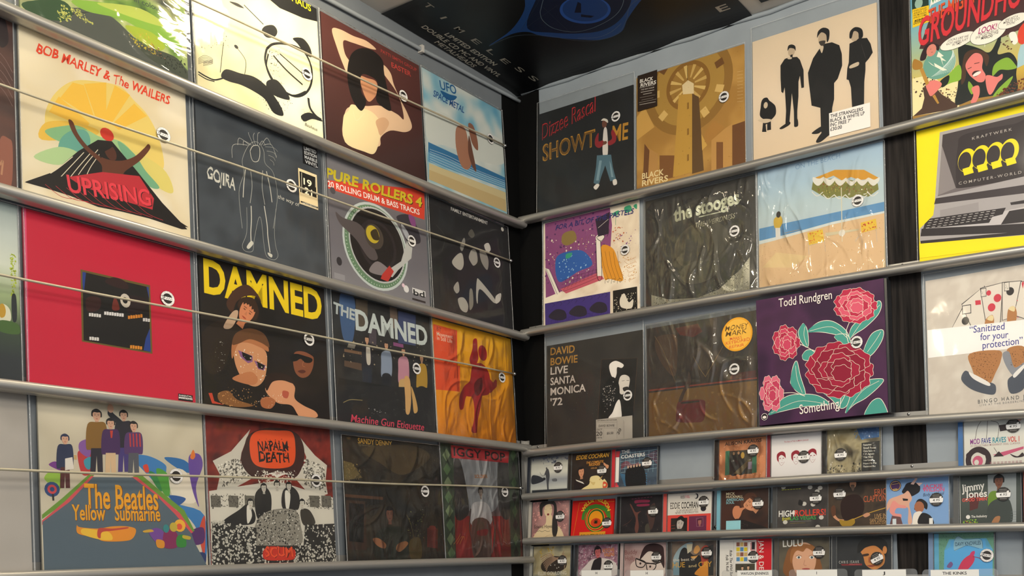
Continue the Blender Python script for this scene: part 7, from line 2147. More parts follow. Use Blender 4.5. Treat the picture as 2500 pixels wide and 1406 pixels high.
('C','#8a6a54',11,(453,759,684,905,1074,898,1179,896)),
('C','#c8a88a',11,(469,733,685,885,1091,906,1181,861)),
('C','#8a6a54',11,(484,707,686,865,1109,914,1182,827)),
('C','#c8a88a',11,(500,681,686,845,1126,922,1183,793)),
('C','#8a6a54',11,(515,654,687,825,1143,931,1185,759)),
('C','#c8a88a',11,(531,628,688,804,1160,939,1186,724)),
('C','#8a6a54',11,(546,602,689,784,1177,947,1187,690)),
('C','#c8a88a',11,(561,576,690,764,1195,955,1188,656)),
('C','#8a6a54',11,(577,550,690,744,1212,964,1190,622)),
('C','#c8a88a',11,(592,524,691,724,1229,972,1191,588)),
('E','#efe9dc',728,703,1.5,1.5,0),
('E','#efe9dc',870,707,1.5,1.5,0),
('E','#efe9dc',944,620,1.5,1.5,0),
('E','#efe9dc',1006,642,1.5,1.5,0),
('T','#e8e0cc','ELLIE GOULDING',301,432,1273,444,9,'b'),),ext=(('S',1130,822,'cd','4.95',0),)),
dict(key='party',wall='R',s0=0.174,z0=1.449,slope=0,ob=0.0235,ot=0.012,w=0.142,h=0.125,label='CD of a man in a pale suit before magenta blossom, bottom CD row',film=None,bg=('n',8,'#8a6070','#b890a0','#5a3848',333),cd='case',spine='#3a3a3e',art=(
('N','#e6d4d6',220,6,20,334,(119,1204,1361,1227,1353,400,113,412)),
('N','#b84a78',200,6,18,335,(119,1204,1361,1227,1353,400,113,412)),
('H',754,1019,20,28,5,'#c86a6a','#201820','s'),
('B','#e2d8d2',(216,411,410,718,642,854,1076,846,1344,703,1353,400)),
('B','#2a2226',(553,492,611,770,709,853,876,863,822,488)),
('T','#d8842e','RITCHIE',921,1016,1284,1049,9,'b'),
('T','#d8842e','VALENS',958,903,1288,930,9,'b'),),ext=(('S',1115,656,'cd','4.95',0),)),
dict(key='glasses',wall='R',s0=0.3215,z0=1.449,slope=0,ob=0.0235,ot=0.012,w=0.142,h=0.125,label='sepia-pink CD close-up of a man in black glasses, bottom CD row',film=None,bg=('n',2,'#b89a98','#c4a8a4','#a88884',336),cd='case',spine='#c9b4b0',art=(
('B','#e0d0c6',(576,827,728,1069,1011,1116,1264,921,1339,385,492,393)),
('B','#3a2426',(666,1016,789,1176,1039,1223,1290,1136,1342,920,1350,571,1238,734,1077,952,856,1011,608,799)),
('B','#d8c4ba',(324,668,577,800,959,685,1029,388,428,394)),
('C','#231a1a',26,(480,829,517,638,709,608,768,742,480,842)),
('C','#231a1a',26,(801,687,869,497,1056,549,1084,683,801,701)),
('L','#231a1a',30,(480,842,801,714,1084,683,1330,759)),
('E','#3a2a2a',627,704,3,3,0),
('E','#3a2a2a',929,618,3,3,0),
('B','#6a4a48',(617,473,695,526,775,471)),
('T','#8a5a5a','Buddy',139,945,524,964,11,'c'),
('T','#8a5a5a','Holly',160,786,465,802,11,'c'),),ext=(('S',1117,865,'cd','4.95',0),)),
dict(key='duo',wall='R',s0=0.466,z0=1.449,slope=0,ob=0.0235,ot=0.012,w=0.142,h=0.125,label='CD of a figure in a dark jacket with orange lettering, bottom CD row',film='flat',bg=('n',3,'#6a5a50','#8a7868','#4a4040',337),cd='case',spine='#33302e',art=(
('B','#9ab0b8',(161,781,307,1044,546,1197,726,1192,431,908,257,566)),
('B','#1c1c20',(341,884,488,1093,732,902,970,844,1038,373,352,380)),
('P','#d8cfb4',(547,1171,726,1179,700,1008,581,932)),
('B','#d8a05a',(788,1085,876,1136,937,1029,850,926,760,954)),
('B','#e0a85a',(673,850,851,873,910,924,793,795)),
('B','#b0402e',(967,1028,1171,1102,1238,631,1034,556)),
('B','#d8902e',(801,401,916,557,1033,634,1148,736,1184,371)),
('P','#2a2a2e',(1171,1102,1317,1150,1330,370,1184,371)),
('P','#7a9aa8',(163,674,343,804,352,380,170,382)),
('T','#e0d6c4','the best of',162,741,800,756,7,''),
('T','#e0a83a','HUE',159,581,513,589,13,''),
('T','#e0c890','and',618,582,842,590,7,''),
('T','#e0a83a','CRY',901,584,1282,591,13,''),),ext=(('S',1151,940,'cd','4.95',0),)),
dict(key='surf',wall='R',s0=0.6165,z0=1.449,slope=0,ob=0.0235,ot=0.012,w=0.14,h=0.125,label='red and white card CD with sideways serif lettering, bottom CD row',film=None,bg=('s','#dcd8d0'),cd='card',spine='#2a2a2a',art=(
('P','#c8242e',(618,1282,1407,1279,1415,355,1010,359,1000,1227,618,1224)),
('L','#e8e0d8',4,(1038,1270,1047,388)),
('T','#e8e0d8','JAN & DEAN',1070,1211,1080,244,12,''),
('T','#2a2624','Ride The Wild Surf',272,983,301,308,7,'bi'),
('T','#2a2624',"Folk 'N Roll",170,868,189,470,7,'bi'),
('L','#8a8680',3,(386,1230,397,424)),
('R','#8a5a4a',458,1079,549,1178),
('R','#c8a86a',561,1077,652,1176),
('R','#8a5a4a',664,1074,755,1173),
('R','#d8c030',459,956,551,1055),
('R','#5a8ab0',563,954,654,1052),
('R','#d8c030',665,952,756,1050),
('R','#c8a86a',461,833,553,932),
('R','#8a5a4a',564,831,655,930),
('R','#c8a86a',667,829,758,927),
('R','#5a8ab0',463,711,554,809),
('R','#d8c030',566,709,657,807),
('R','#5a8ab0',668,707,759,805),
('R','#c8a0a0',766,735,974,1190),
('R','#efece4',779,752,854,1175),
('T','#c8242e','JAN & DEAN',827,1159,829,970,4,'b'),
('R','#2a2a2e',874,996,956,1173),
('R','#4a463a',439,441,962,648),
('H',627,538,7,9,0,'#c8a080','#2a2220',''),
('H',786,550,7,9,0,'#c8a080','#2a2220',''),),ext=(('S',917,809,'cd','4.95',0),)),
dict(key='fringe',wall='R',s0=0.763,z0=1.449,slope=0,ob=0.0235,ot=0.012,w=0.142,h=0.125,label='brown-toned CD close-up of a woman with a fringe, bottom CD row',film=None,bg=('n',2,'#5a5448','#6a6252','#4a463e',338),cd='case',spine='#5a564e',art=(
('B','#8a5a34',(288,352,315,862,465,1058,736,1122,1004,1044,1153,761,1154,343)),
('E','#d8a888',768,712,30,42,0),
('B','#a06a3c',(407,747,466,1001,736,1093,1034,1015,1094,818,946,933,826,992,737,910,587,941,497,830,453,633)),
('E','#e8e4de',633,777,6.5,3.6,0),
('E','#4a5a60',633,777,3,3,0),
('E','#e8e4de',961,770,6.5,3.6,0),
('E','#4a5a60',961,770,3,3,0),
('C','#5a3a28',7,(552,801,633,833,714,797)),
('C','#5a3a28',7,(887,794,961,826,1035,791)),
('C','#a8745a',8,(783,712,763,600,829,576)),
('B','#a8504a',(710,502,829,520,918,499,829,464)),
('T','#efece2','LULU',222,1036,736,1051,15,'b'),),ext=(('S',1147,886,'cd','4.95',0),)),
dict(key='quiff',wall='R',s0=0.9095,z0=1.449,slope=0,ob=0.0235,ot=0.012,w=0.142,h=0.125,label='black CD of an orange-lit male face with dark quiff, bottom CD row',film='flat',bg=('n',2,'#26282c','#2e3034','#1e2024',339),cd='case',spine='#3a3c40',art=(
('B','#d08a4a',(664,933,805,1011,1027,1060,1219,919,1246,622,1108,490,970,465,804,576,748,767)),
('B','#141315',(608,852,636,1070,805,1202,1083,1207,1275,1107,1328,917,1273,729,1205,866,1027,1005,804,970,692,877)),
('E','#d08a4a',1252,905,5,9,0),
('B','#3a2218',(720,808,860,833,874,786,748,767)),
('B','#3a2218',(999,830,1137,854,1137,808,1026,794)),
('B','#a8603a',(888,764,971,627,873,629)),
('B','#9a4a38',(832,553,943,568,1026,545,929,519)),
('P','#8a2a30',(210,599,720,604,720,561,239,563)),
('T','#d8d4cc','CHRIS ISAAK',167,613,650,619,6,'s'),
('T','#c86a6a','Wicked Game',410,574,664,580,3.4,'i'),),ext=(('S',1081,712,'cd','4.95',25),)),
dict(key='turtle',wall='R',s0=1.1335,z0=1.449,slope=0,ob=0.0235,ot=0.012,w=0.142,h=0.125,label='turquoise CD with a pink turtle and curling banner, bottom row right of the post',film=None,bg=('n',3,'#5aa0c0','#6ab0d0','#4a90b4',340),cd='case',spine='#7a90b0',art=(
('P','#6a9a80',(227,1235,1517,1246,1502,301,1362,303,1370,863,1245,1108,455,1104,345,860,327,314,227,315)),
('N','#4a7a64',120,4,12,341,(241,1234,1504,1233,1498,886,1271,1107,429,1105,314,368,233,369)),
('P','#5aa6d8',(351,860,481,939,482,1076,1219,1095,1230,920,1370,863,1362,303,335,313)),
('B','#8fb8c8',(562,1073,643,1167,801,1094,1115,1085,1165,895,1087,897,852,957,693,906,560,855)),
('C','#3a5a70',7,(562,1073,643,1167,801,1094,1115,1098,1165,895)),
('C','#3a5a70',7,(560,855,693,906,852,957,1087,883)),
('T','#3a5a70','DAVY KNOWLES',587,950,1127,976,8,'b'),
('B','#c83a5a',(635,446,716,607,823,714,955,765,993,656,926,523,793,390,686,310,580,311)),
('B','#c83a6a',(889,739,929,819,995,831,981,751)),
('C','#8a3a5a',16,(954,711,1084,681,1186,599)),
('B','#7a5a8a',(396,504,477,611,530,556,476,475)),),ext=(('S',1253,732,'round','£6.95',-12),)),
dict(key='shade',wall='R',s0=1.336,z0=1.449,slope=0,ob=0.0235,ot=0.012,w=0.142,h=0.125,label='dark CD cut by the right edge in the bottom CD row',film=None,bg=('s','#33181c'),cd='case',spine='#3a1a1c',art=(
),ext=()),
]
POSTER=(
('B','#1f4a8c',(2684,1145,2567,1955,2712,2376,3091,2565,3737,3203,4105,3732,4062,4320,3621,4796,3106,5497,2652,6316,1446,6160,608,4939,1120,3611,1866,2930,2409,2082)),
('B','#0d1d3c',(2585,2475,1770,3308,1231,4251,1883,5434,2847,5375,3526,4660,3728,3981,3500,3369,3105,2871)),
('E','#2a5cb4',2708,4145,62,62,0),
('E','#1d4588',2677,4167,55,55,0),
('C','#64788a',16,(2145,3200,1495,3912,1286,4683,1719,5312,2614,5288,3234,4774,3480,4045,3409,3380,2966,3025,2484,3021,2145,3200)),
('C','#546474',12,(2704,1128,2680,1973,3096,2614,3722,3109,4066,3603,4082,4206,3663,4721,3195,5111,2983,5572)),
('C','#33404e',9,(2552,2288,1815,3374,1450,3847)),
('C','#8a9096',7,(3689,3236,3941,3686,3916,4111,3724,4535)),
('P','#0a1430',(2650,3864,2302,4206,2407,4230,2742,3998)),
('P','#0a1430',(2805,3954,3054,4181,3071,4070,2899,3889)),
('L','#46525e',5,(2584,2263,2147,3726)),
('L','#46525e',5,(2001,3385,3223,3254)),
('L','#46525e',5,(2658,4594,3193,4581)),
('T','#9a9588','T',291,1091,532,1079,17,''),
('T','#9a9588','I',968,1021,1034,1009,17,''),
('T','#9a9588','M',1518,966,1782,952,17,''),
('T','#9a9588','E',2198,933,2475,918,17,''),
('T','#9a9588','L',2826,913,3115,898,17,''),
('T','#9a9588','E',3405,892,3705,876,17,''),
('T','#9a9588','S',3985,921,4296,906,17,''),
('T','#9a9588','S',4595,916,4919,900,17,''),
('T','#bdb7a8','LIMITED EDITION',1607,573,3567,551,15,'b'),
('T','#bdb7a8','DOUBLE CD MC AND VINYL',1013,350,4133,240,15,'b'),
('T','#bdb7a8','METALHEADS',1750,99,3322,39,15,'b'),
('T','#a8a296','E',4661,6809,4663,7104,26,'b'),)

# ------------------------------------------------------------------ the room
CEIL = 2.87


def room_box(name, x0, y0, z0, x1, y1, z1, m):
    b = MB()
    b.box(x0, y0, z0, x1, y1, z1)
    return struct(b.build(name, m))


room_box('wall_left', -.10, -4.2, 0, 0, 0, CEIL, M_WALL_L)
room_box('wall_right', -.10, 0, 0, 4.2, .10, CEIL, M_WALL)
room_box('floor', -.10, -4.2, -.05, 4.2, .10, 0, M_FLOOR)
room_box('ceiling', -.10, -4.2, CEIL, 4.2, .10, CEIL + .05, M_CEIL)
room_box('trim_1', 0, -.072, 0, .0015, 0, 2.846, M_BLACK)        # black boards either side of the corner
room_box('trim_2', .0015, -.0015, 0, .078, 0, 2.862, M_BLACK)
room_box('trim_3', 1.060, -.0016, 0, 1.134, 0, CEIL, M_TIMBER)   # stained upright on the right wall
b = MB()
b.box(.0016, -.0200, 1.2, .0036, -.0016, 1.872)
b.box(.0016, -.0036, 1.2, .0185, -.0016, 1.872)
struct(b.build('trim_4', M_RAIL))

# plaster edge where the ceiling paper meets the right wall
b = MB()
pts = [(.02 + .055 * k, -.004, 2.8655 + .0025 * math.sin(k * 1.7)) for k in range(50)]
b.tube(pts, .006, 6)
struct(b.build('trim_5', M_WALL, None, True))

# ------------------------------------------------------------------ rails
RAILS = {
    ('L', 0): ((-1.42, 2.4795), (-.9, 2.4775), (-.03, 2.4885)), ('L', 1): ((-1.42, 2.174), (-.9, 2.1705), (-.03, 2.170)),
    ('L', 2): ((-1.42, 1.8536), (-.9, 1.8549), (-.03, 1.8572)), ('L', 3): ((-1.42, 1.5407), (-.9, 1.5436), (-.03, 1.545)),
    ('R', 0): ((.066, 2.4992), (.70, 2.4935), (1.354, 2.499)), ('R', 1): ((.06, 2.1807), (.69, 2.1810), (1.343, 2.1708)),
    ('R', 2): ((.064, 1.8439), (.68, 1.8445), (1.331, 1.8282)), ('R', 3): ((.061, 1.7208), (.677, 1.7208), (1.327, 1.7157)),
    ('R', 4): ((.0577, 1.5968), (.674, 1.598), (1.323, 1.5905)), ('R', 5): ((.057, 1.4725), (.67, 1.472), (1.32, 1.466))}


def lip(wall, row, s):
    a, m, e = RAILS[(wall, row)]
    # parabola through the three measured points
    def lg(p, q, r): return (s - q[0]) * (s - r[0]) / ((p[0] - q[0]) * (p[0] - r[0])) * p[1]
    s = max(min(s, 1.5), -1.55)
    return lg(a, m, e) + lg(m, a, e) + lg(e, a, m)


WB = {'L': lambda s, o, z: (o, s, z), 'R': lambda s, o, z: (s, -o, z)}
RL = {('L', 0): 'under the top row', ('L', 1): 'under the second row', ('L', 2): 'under the third row', ('L', 3): 'under the bottom row',
      ('R', 0): 'under the top row of records', ('R', 1): 'under the second row of records', ('R', 2): 'between the records and the top CD row',
      ('R', 3): 'under the top CD row', ('R', 4): 'under the middle CD row', ('R', 5): 'under the bottom CD row'}
SCREWS = {('L', 0): (-.05,), ('L', 1): (-.045,), ('L', 2): (-.04,), ('L', 3): (-.045,), ('R', 0): (.052, 1.095), ('R', 1): (.05, 1.093), ('R', 2): (.049, 1.096),
          ('R', 3): (.6, 1.10), ('R', 4): (.6, 1.33), ('R', 5): (.6,)}
for (w, r) in RAILS:
    P = WB[w]
    s0, s1 = (-1.95, -.026) if w == 'L' else (.028, 1.85)
    if w == 'R' and r >= 3:
        s0 = .020
    zc = lip(w, r, (s0 + s1) / 2)
    root = bpy.data.objects.new('display_rail', None)
    link(root)
    root.location = P((s0 + s1) / 2, 0, zc - .0205)
    tag(root, 'grey metal rail on the %s wall, %s' % ('left' if w == 'L' else 'right', RL[(w, r)]), 'rail', 'display rails')
    off = Vector(root.location)
    b = MB()
    N = 24
    prof = [(.0018, .030), (.0018, 0)]
    prof = [(.0016, .034), (.0031, .034), (.0031, .0105), (.0277, .0020)]
    for k in range(15):   # rounded lip, open at the back
        t = math.radians(200 - k * 22)
        prof.append((.0372 + .0095 * math.cos(t), .0110 + .0095 * math.sin(t)))
    prof += [(.0285, .0002), (.0016, .0088)]
    n = len(prof)
    for i in range(N + 1):
        s = s0 + (s1 - s0) * i / N
        z = lip(w, r, s) - .0205
        b.v += [tuple(Vector(P(s, o, z + h)) - off) for o, h in prof]
    for i in range(N):
        for k in range(n):
            a, c = i * n + k, i * n + (k + 1) % n
            q = (a, c, c + n, a + n)
            b.f.append(q[::-1] if w == 'L' else q)
            b.m.append(0)
    # flange is cut back from the corner end
    o = b.build('lip_channel', M_RAIL, root)
    for f in o.data.polygons:
        f.use_smooth = True
    o.data.set_sharp_from_angle(angle=math.radians(40))
    for s in SCREWS[(w, r)]:
        c = Vector(P(s, .0030, lip(w, r, s) - .0205 + .0285)) - off
        sq = (.45, 1, 1) if w == 'L' else (1, .45, 1)
        m = MB()
        m.ball(c, .0036, 12, 0, sq)
        m.build('screw', M_SCREW, root, True)

# ------------------------------------------------------------------ retaining rods in front of the left wall
RODS = ((-.0857, 2.6898, .0495, 'top'), (-.0714, 2.3697, .0262, 'second'), (-.0657, 2.0534, .0238, 'third'), (-.0500, 1.7355, .0220, 'bottom'))
for s, z, sl, nm in RODS:
    root = bpy.data.objects.new('retaining_rod', None)
    link(root)
    root.location = (0, s, z)
    tag(root, 'thin steel rod stretched across the %s row of left-wall records' % nm, 'rod', 'retaining rods')
    b = MB()
    b.tube([(.019 + .0019 * k, -k * .1, -k * .1 * sl + .0012 * math.sin(k * .9)) for k in range(19)], .0023, 8)
    b.build('rod', M_ROD, root, True)
    for k, e in ((0, 0), (1, -1.8)):
        b = MB()
        zz = e * sl
        xo = .019 - .019 * e
        b.ball((xo, e + .002, zz), .0058, 12)
        b.tube([(xo, e + .002, zz), (xo, e + .0125, zz), (.0005, e + .0185, zz)], .0020, 8)
        b.build('end_fixing', M_SCREW, root, True)

# ------------------------------------------------------------------ conduit along the top of the left wall
root = bpy.data.objects.new('cable_conduit', None)
link(root)
root.location = (0, -.9, 2.80)
tag(root, 'grey painted cable running along the top of the left wall', 'cable')
b = MB()
b.tube([(.009, -.9 + k * .07, .0005 * math.sin(k * 2.1) + .0005 + .040 * k * .07 + .003 - .036 + .009) for k in range(27)], .0052, 8)
b.build('cable', M_CONDUIT, root, True)
for y in (-.46, .50, -.02):
    z = -.9 + (y + .9)
    zz = .040 * (y + .9) - .0235
    b = MB()
    b.box(.0005, y - .004, zz - .009, .0155, y + .004, zz + .009)
    b.build('cable_clip', M_CEIL, root)

# ------------------------------------------------------------------ poster on the ceiling
pw, ph = .5295, .742
Mp = Matrix(((0, 1, 0, .002), (1, 0, 0, -.5313), (0, 0, -1, 2.8682), (0, 0, 0, 1)))
pr = Print(0, 0, pw, ph, 0.0)
pr.up()
pr.bg(('n', 3, '#08090c', '#0d0e12', '#06070a', 3))
pr.draw(POSTER)
po = pr.build('ceiling_poster', M_POSTER)
for v in po.data.vertices:       # edges curl away from the ceiling a little
    x, y = v.co.x, v.co.y
    d = max(0, (x - pw + .05) / .05) ** 2 * .005 * (1 + .4 * math.sin(y * 31)) + max(0, (.03 - x) / .03) ** 2 * .002
    v.co.z += d
po.matrix_world = Mp
tag(po, 'big black poster with pale capitals and a blue ring design, stuck to the ceiling', 'poster')
pr = Print(0, 0, .62, .42, 0)
pr.side(0, 0, .62, .42, .0004, hexc('#0c0d10'), 0)
pr.up()
pr.bg(('n', 3, '#0b0c10', '#101116', '#08090c', 5))
po = pr.build('ceiling_poster', M_POSTER)
po.matrix_world = Matrix(((1, 0, 0, .785), (0, -1, 0, -.045), (0, 0, -1, 2.8682), (0, 0, 0, 1)))
tag(po, 'black poster on the ceiling, of which only an edge shows at the top', 'poster')


# ------------------------------------------------------------------ stickers
def sticker(parent, x, y, kind, price, rot, z, dup={}):
    key = (kind, price)
    if key in dup:
        o = dup[key].copy()
        link(o, parent)
    else:
        R = .0145 if kind != 'cd' else .0152
        p = Print(-R, -R, R, R, 0)
        wh, dk, gr = hexc('#e9e6e2'), hexc('#2b2826'), hexc('#8d8884')

        def cap(r, y0, sgn, c):
            a0 = math.asin(y0 / r)
            p.poly([(r * math.cos(t), sgn * r * math.sin(t)) for t in (a0 + (math.pi - 2 * a0) * k / 16 for k in range(17))], c)
        if kind == 'cd':
            p.ell(0, 0, R, R, dk)
            p.up()
            p.poly([(R * .985 * math.cos(t), R * .985 * math.sin(t)) for t in [math.radians(d) for d in list(range(-28, 13, 5)) + list(range(168, 209, 5))]], wh)
            p.up()
            for k in range(2):
                for j in range(5):
                    p.line([(R * (-.5 + j * .2), R * (.62 - k * .24)), (R * (-.37 + j * .2), R * (.65 - k * .24))], R * .10, gr)
            p.ell(R * .62, R * .32, R * .17, R * .13, wh, 20)
            for j in range(5):
                p.line([(R * (-.42 + j * .18), -R * .66), (R * (-.31 + j * .18), -R * .66)], R * .12, gr)
            p.up()
            p.text(price, -R * .52, -R * .26, R * .5, -R * .26, R * .34, 'i', hexc('#1c1a1a'))
        else:
            p.ell(0, 0, R, R, gr)
            p.up()
            p.ell(0, 0, R * .965, R * .965, wh)
            p.up()
            cap(R * .68, R * .20, 1, dk)
            cap(R * .68, R * .20, -1, dk)
            rd = random.Random(3)
            for k in range(44):
                t = 6.28319 * k / 44
                if rd.random() < .72 and abs(math.sin(t)) > .3:
                    p.ell(R * .82 * math.cos(t), R * .82 * math.sin(t), R * .06, R * .032, gr, math.degrees(t), 6)
            p.up()
            for a in ((-.86, .26, -.46, .26), (-.46, .26, -.46, -.04), (-.8, .05, -.5, .05), (-.84, -.1, -.84, -.32), (-.84, -.22, -.5, -.12), (-.62, -.12, -.5, -.34)):
                p.line([(a[0] * R, a[1] * R), (a[2] * R, a[3] * R)], R * .09, dk)
            if price:
                p.text(price, -R * .36, -R * .1, R * .66, -R * .1, R * .22, 'b' if '£' in price else 'i', hexc('#57534f'))
            else:
                q = [(-.34 + .1 * k, .13 * math.sin(k * 2.2 + 1)) for k in range(11)]
                p.line(catmull([(a * R, b * R) for a, b in q], False, 4), R * .06, gr)
        o = p.build('price_sticker', M_STICKER, parent)
        dup[key] = o
    o.location = (x, y, z)
    o.rotation_euler = (0, 0, math.radians(rot))
    return o


# ------------------------------------------------------------------ film sleeves
def film(parent, kind, x0, y0, x1, y1, z0, seed, name='plastic_sleeve', flats=()):
    amp = {'flat': .0004, 'tight': .0011, 'loose': .0010, 'crinkle': .0014, 'heavy': .0022}[kind]
    n = 96 if kind in ('crinkle', 'heavy') else (64 if kind == 'tight' else 34)
    rd = random.Random(int(seed * 100))
    W_, H_ = x1 - x0, y1 - y0
    folds = []
    for _ in range({'flat': 0, 'tight': 14, 'loose': 3, 'crinkle': 15, 'heavy': 26}[kind]):
        cx, cy = x0 + W_ * rd.random(), y0 + H_ * (rd.random() ** 1.2)
        a = math.radians(rd.gauss(90, 28) if kind != 'tight' else rd.gauss(-42, 12))
        folds.append((cx, cy, math.cos(a), math.sin(a), H_ * rd.uniform(.06, .22), rd.uniform(.0022, .0065), rd.uniform(.0008, .0022) * (1.5 if kind == 'heavy' else 1.1), rd.uniform(-12, 12)))
    v, f, fm = [], [], []
    for j in range(n + 1):
        for i in range(n + 1):
            u, w = i / n, j / n
            x, y = x0 + (x1 - x0) * u, y0 + (y1 - y0) * w
            k = noise.noise((x * 14 + seed, y * 8, seed * 3.1)) + .5 * noise.noise((x * 34, y * 24 + seed, seed))
            e = min(1, 8 * min(u, 1 - u, w, 1 - w) + .15)
            fz = 0.0
            for cx, cy, ca, sa, L_, wd, ht, bend in folds:
                p = (x - cx) * ca + (y - cy) * sa
                if abs(p) < L_ * 1.6:
                    q = -(x - cx) * sa + (y - cy) * ca - bend * p * p
                    if abs(q) < wd * 2.5:
                        fz += ht * math.exp(-(q / wd) ** 2 * 1.4) * max(0, 1 - (p / (L_ * 1.6)) ** 2)
            for fx, fy, fr in flats:      # pressed flat under the stickers
                e *= min(1, max(.0, (math.hypot(x - fx, y - fy) - fr) / .012))
            v.append((x, y, z0 + (amp * (.9 + k) + min(fz, .0040)) * e))
    for j in range(n):
        for i in range(n):
            a = j * (n + 1) + i
            f.append((a, a + 1, a + n + 2, a + n + 1))
            fm.append(0)
    # welded side seams and the fold along the top
    for (xa, ya, xb, yb, hw) in ((x0, y0, x0, y1, .0011), (x1, y0, x1, y1, .0011), (x0, y1, x1, y1, .0008)):
        k = len(v)
        dx, dy = (hw, 0) if xa == xb else (0, hw)
        N = 16
        for i in range(N + 1):
            t = i / N
            x, y = xa + (xb - xa) * t, ya + (yb - ya) * t
            wob = .0006 * noise.noise((x * 40, y * 40, seed + 2))
            v += [(x - dx, y - dy, z0 - .0008 + wob), (x, y, z0 + .0008 + wob), (x + dx, y + dy, z0 - .0008 + wob)]
        for i in range(N):
            a = k + 3 * i
            for q in (0, 1):
                f.append((a + q, a + q + 1, a + q + 4, a + q + 3))
                fm.append(1)
    return mesh_obj(name, v, f, [FILMS[kind], M_SEAM], parent, fm, True)


def meanc(bg):
    cs = [hexc(c) for c in bg[1:] if isinstance(c, str)]
    return tuple(sum(c[j] for c in cs) / len(cs) for j in range(3))


# ------------------------------------------------------------------ records and compact discs
LPZ = .0019
for idx, it in enumerate(ITEMS):
    iscd = 'cd' in it
    w, h, wall = it['w'], it['h'], it['wall']
    T = .125 if iscd else .314
    M = frame(wall, it['s0'], it['z0'], it['slope'], it['ob'], it['ot'], T)
    if iscd:
        row = min((3, 4, 5), key=lambda r: abs(lip('R', r, .6) - .021 - it['z0']))
    else:
        row = min(range(4 if wall == 'L' else 3), key=lambda r: abs(lip(wall, r, it['s0']) - .02 - it['z0']))
    ledge = max(lip(wall, row, it['s0'] + w * k / 4) - it['slope'] * w * (k / 4 - .5) for k in range(5)) - .0205 + (.0090 if iscd else .0075)
    y0 = ledge - (it['z0'] + it['slope'] * (it['s0'] + w / 2))
    if it.get('thick'):
        y0 += .0143
    root = bpy.data.objects.new('compact_disc' if iscd else ('record_box' if it.get('thick') else 'record_sleeve'), None)
    link(root)
    base = M @ Matrix.Translation((w / 2, y0, 0))
    root.matrix_world = base
    root.empty_display_size = .02
    dx, dy = -w / 2, -y0
    it['root'] = root
    tag(root, it['label'], 'CD' if iscd else ('box set' if it.get('thick') else 'record'), 'compact discs on the right wall' if iscd else 'records on the %s wall' % ('left' if wall == 'L' else 'right'))
    bgc = meanc(it['bg'])

    def place(o):
        o.location = (dx, dy, 0)
        return o
    if not iscd:
        th = it.get('thick', .0038)
        pr = Print(0, y0, w, h)
        pr.side(0, y0, w, h, th, bgc)
        pr.up()
        pr.bg(it['bg'])
        pr.draw(it['art'])
        place(pr.build('cover', M_PRINT, root))
        zf = pr.z + .0004
        if it.get('thick'):
            b = MB()      # open slipcase edge round the box
            b.box(w, y0, -th, w + .006, h, -.003)
            place(b.build('lid_edge', M_TRAY, root))
            stz = zf
        else:
            stz = zf + .0003
    else:
        card = it['cd'] == 'card'
        if card:
            pr = Print(0, y0, w, h)
            pr.side(0, y0, w, h, .006, bgc)
            pr.up()
            pr.bg(it['bg'])
            pr.draw(it['art'])
            place(pr.build('cover', M_PRINT, root))
            stz = pr.z + .0004
        else:
            b = MB()
            b.box(0, y0, -.0100, w, h, -.0024)
            b.box(0, y0, -.0024, .0105, h, -.0004)
            sp, nt_, bs_ = None, None, None
            key = 'spine' + it['spine']
            sm = bpy.data.materials.get(key) or simple(key, it['spine'], it['spine'], 5, .25)
            o = place(b.build('jewel_case', [M_TRAY, sm], root))
            o.data.polygons.foreach_set('material_index', [0] * 6 + [1] * 6)
            xa = 0 if it.get('obi') else .0125
            pr = Print(xa, y0 + .0015, w - .0025, h - .0015, -.0022)
            pr.side(xa, y0 + .0015, w - .0025, h - .0015, .0004, bgc, -.0019)
            pr.z = -.0018
            pr.bg(it['bg'])
            pr.draw(it['art'])
            place(pr.build('booklet', M_PRINT, root))
            # clear front door of the case with its frame edges and hinge
            m = MB()
            z = max(pr.z + .0003, .0002)
            m.v = [(.0005, y0, z), (w, y0, z), (w, h, z), (.0005, h, z)]
            m.f = [(0, 1, 2, 3)]
            m.m = [0]
            for a in ((.0105, y0, .0122, h), (w - .0016, y0, w, h), (.0105, h - .0012, w, h)):
                m.box(a[0], a[1], -.0016, a[2], a[3], z + .0003, 1)
            place(m.build('lid', [M_LID, M_CLEAR], root))
            stz = z + .0005
    top = stz
    flats = []
    if it['film']:
        fk_ = it['film'] if isinstance(it['film'], str) else it['film'][0]
        top = stz + (.0012 if fk_ != 'flat' else .0022)
    for e in it['ext']:
        stz_ = stz if e[1] == 'ticket' else top
        if e[0] == 'S':
            flats.append((e[1] * 1e-4, e[2] * 1e-4, .019))
            o = sticker(root, dx + e[1] * 1e-4, dy + e[2] * 1e-4, e[3], e[4], e[5], stz_)
        else:
            _, name, rc, art, lab = e
            if rc:
                x0, yy0, x1, y1 = (v * 1e-4 for v in rc)
            else:
                x0, yy0, x1, y1 = -1, -1, 1, 1
            pr = Print(x0, yy0, x1, y1, stz_)
            pr.draw(art)
            o = place(pr.build(name, M_STICKER, root))
            o['label'] = lab
            if stz_ == top:
                vx = [(p_[0], p_[1]) for p_ in pr.v]
                bx = [min(p_[0] for p_ in vx), max(p_[0] for p_ in vx), min(p_[1] for p_ in vx), max(p_[1] for p_ in vx)]
                flats += [(bx[0] + (bx[1] - bx[0]) * u_, bx[2] + (bx[3] - bx[2]) * w_, .024) for u_ in (.12, .37, .63, .88) for w_ in (.12, .5, .88)]
    if it['film']:
        if isinstance(it['film'], str):
            fk, sx, sr, tp = it['film'], .0006, .0006, .0006
        else:
            fk, sx, sr, tp = it['film']
            sr = sr or sx
        place(film(root, fk, -sx, y0, w + sr, h + tp, stz + .0008, idx * 3.7 + 1, 'wrap' if iscd else 'plastic_sleeve', flats))

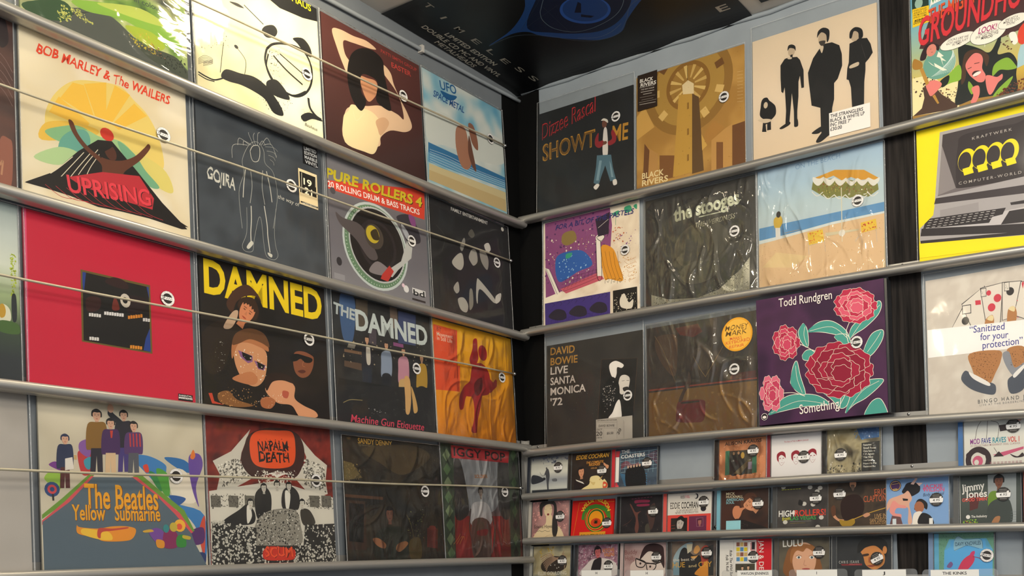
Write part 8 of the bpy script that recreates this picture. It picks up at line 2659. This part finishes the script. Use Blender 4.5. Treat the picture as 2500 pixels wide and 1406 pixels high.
# ------------------------------------------------------------------ divider cards standing in the rack below
b = MB()
for (x0, y0, z0, x1, y1, z1) in ((.30, -.32, 1.32, 1.42, -.18, 1.335), (.30, -.32, 1.335, 1.42, -.308, 1.40), (.30, -.192, 1.335, 1.42, -.18, 1.40), (.30, -.308, 1.335, .312, -.192, 1.40), (1.408, -.308, 1.335, 1.42, -.192, 1.40)):
    b.box(x0, y0, z0, x1, y1, z1)
for x in (.34, 1.36):
    b.box(x, -.26, 0, x + .03, -.23, 1.32)
tag(b.build('divider_rack', M_BIN), 'low plywood rack standing in front of the right wall below the CDs', 'rack')
for x0, x1, px0, px1, ztop, lh, word, lab in (
        (.345, .475, .3598, .4464, 1.5085, .012, 'H', 'clear divider card with a white H tab, leftmost along the bottom'),
        (.485, .615, .4993, .5896, 1.5065, .012, 'H', 'clear divider card with a white H tab, second from the left'),
        (.740, .875, .7776, .8608, 1.5028, .009, 'WAYLON JENNINGS', 'clear divider card with a long name in capitals, under the red and white CD'),
        (.900, 1.030, .9176, 1.008, 1.5022, .012, 'I', 'clear divider card with a white I tab'),
        (1.045, 1.175, 1.0617, 1.1524, 1.5005, .012, 'J', 'clear divider card with a white J tab'),
        (1.185, 1.330, 1.2014, 1.2943, 1.4985, .012, 'THE KINKS', 'clear divider card with a two-word band name tab, rightmost')):
    root = bpy.data.objects.new('divider_card', None)
    link(root)
    root.location = ((x0 + x1) / 2, -.25, 1.3352)
    tag(root, lab, 'divider card', 'divider cards in the rack below the CDs')
    ht = ztop - 1.3352
    hw = (x1 - x0) / 2
    m = MB()
    r = .008
    out = [(-hw, 0), (hw, 0)]
    for cx_, a0 in ((hw - r, 0), (-hw + r, 90)):
        for k in range(6):
            t = math.radians(a0 + k * 18)
            out.append((cx_ + r * math.cos(t), ht - r + r * math.sin(t)))
    nn = len(out)
    m.v = [(p[0], -.0004, p[1]) for p in out] + [(p[0], .0004, p[1]) for p in out]
    m.f = [tuple(range(nn)), tuple(range(2 * nn - 1, nn - 1, -1))] + [(k, k + nn, (k + 1) % nn + nn, (k + 1) % nn) for k in range(nn)]
    m.m = [0] * len(m.f)
    m.build('plastic_card', M_CLEAR, root)
    lw = px1 - px0
    p = Print(0, 0, lw, lh + .004)
    p.poly([(0, 0), (lw, 0), (lw, lh + .004), (0, lh + .004)], hexc('#e8e6e0'))
    p.up()
    tw = .0011 if word == 'I' else min(lw * .8, len(word) * .0052)
    p.text(word, lw / 2 - tw / 2, lh - .0055, lw / 2 + tw / 2, lh - .0055, .0055, 'b', hexc('#201e1e'))
    o = p.build('paper_tab', M_STICKER, root)
    o.matrix_local = Matrix(((1, 0, 0, px0 - (x0 + x1) / 2), (0, 0, -1, -.0008), (0, 1, 0, ht - lh - .0052), (0, 0, 0, 1)))
bpy.context.view_layer.update()
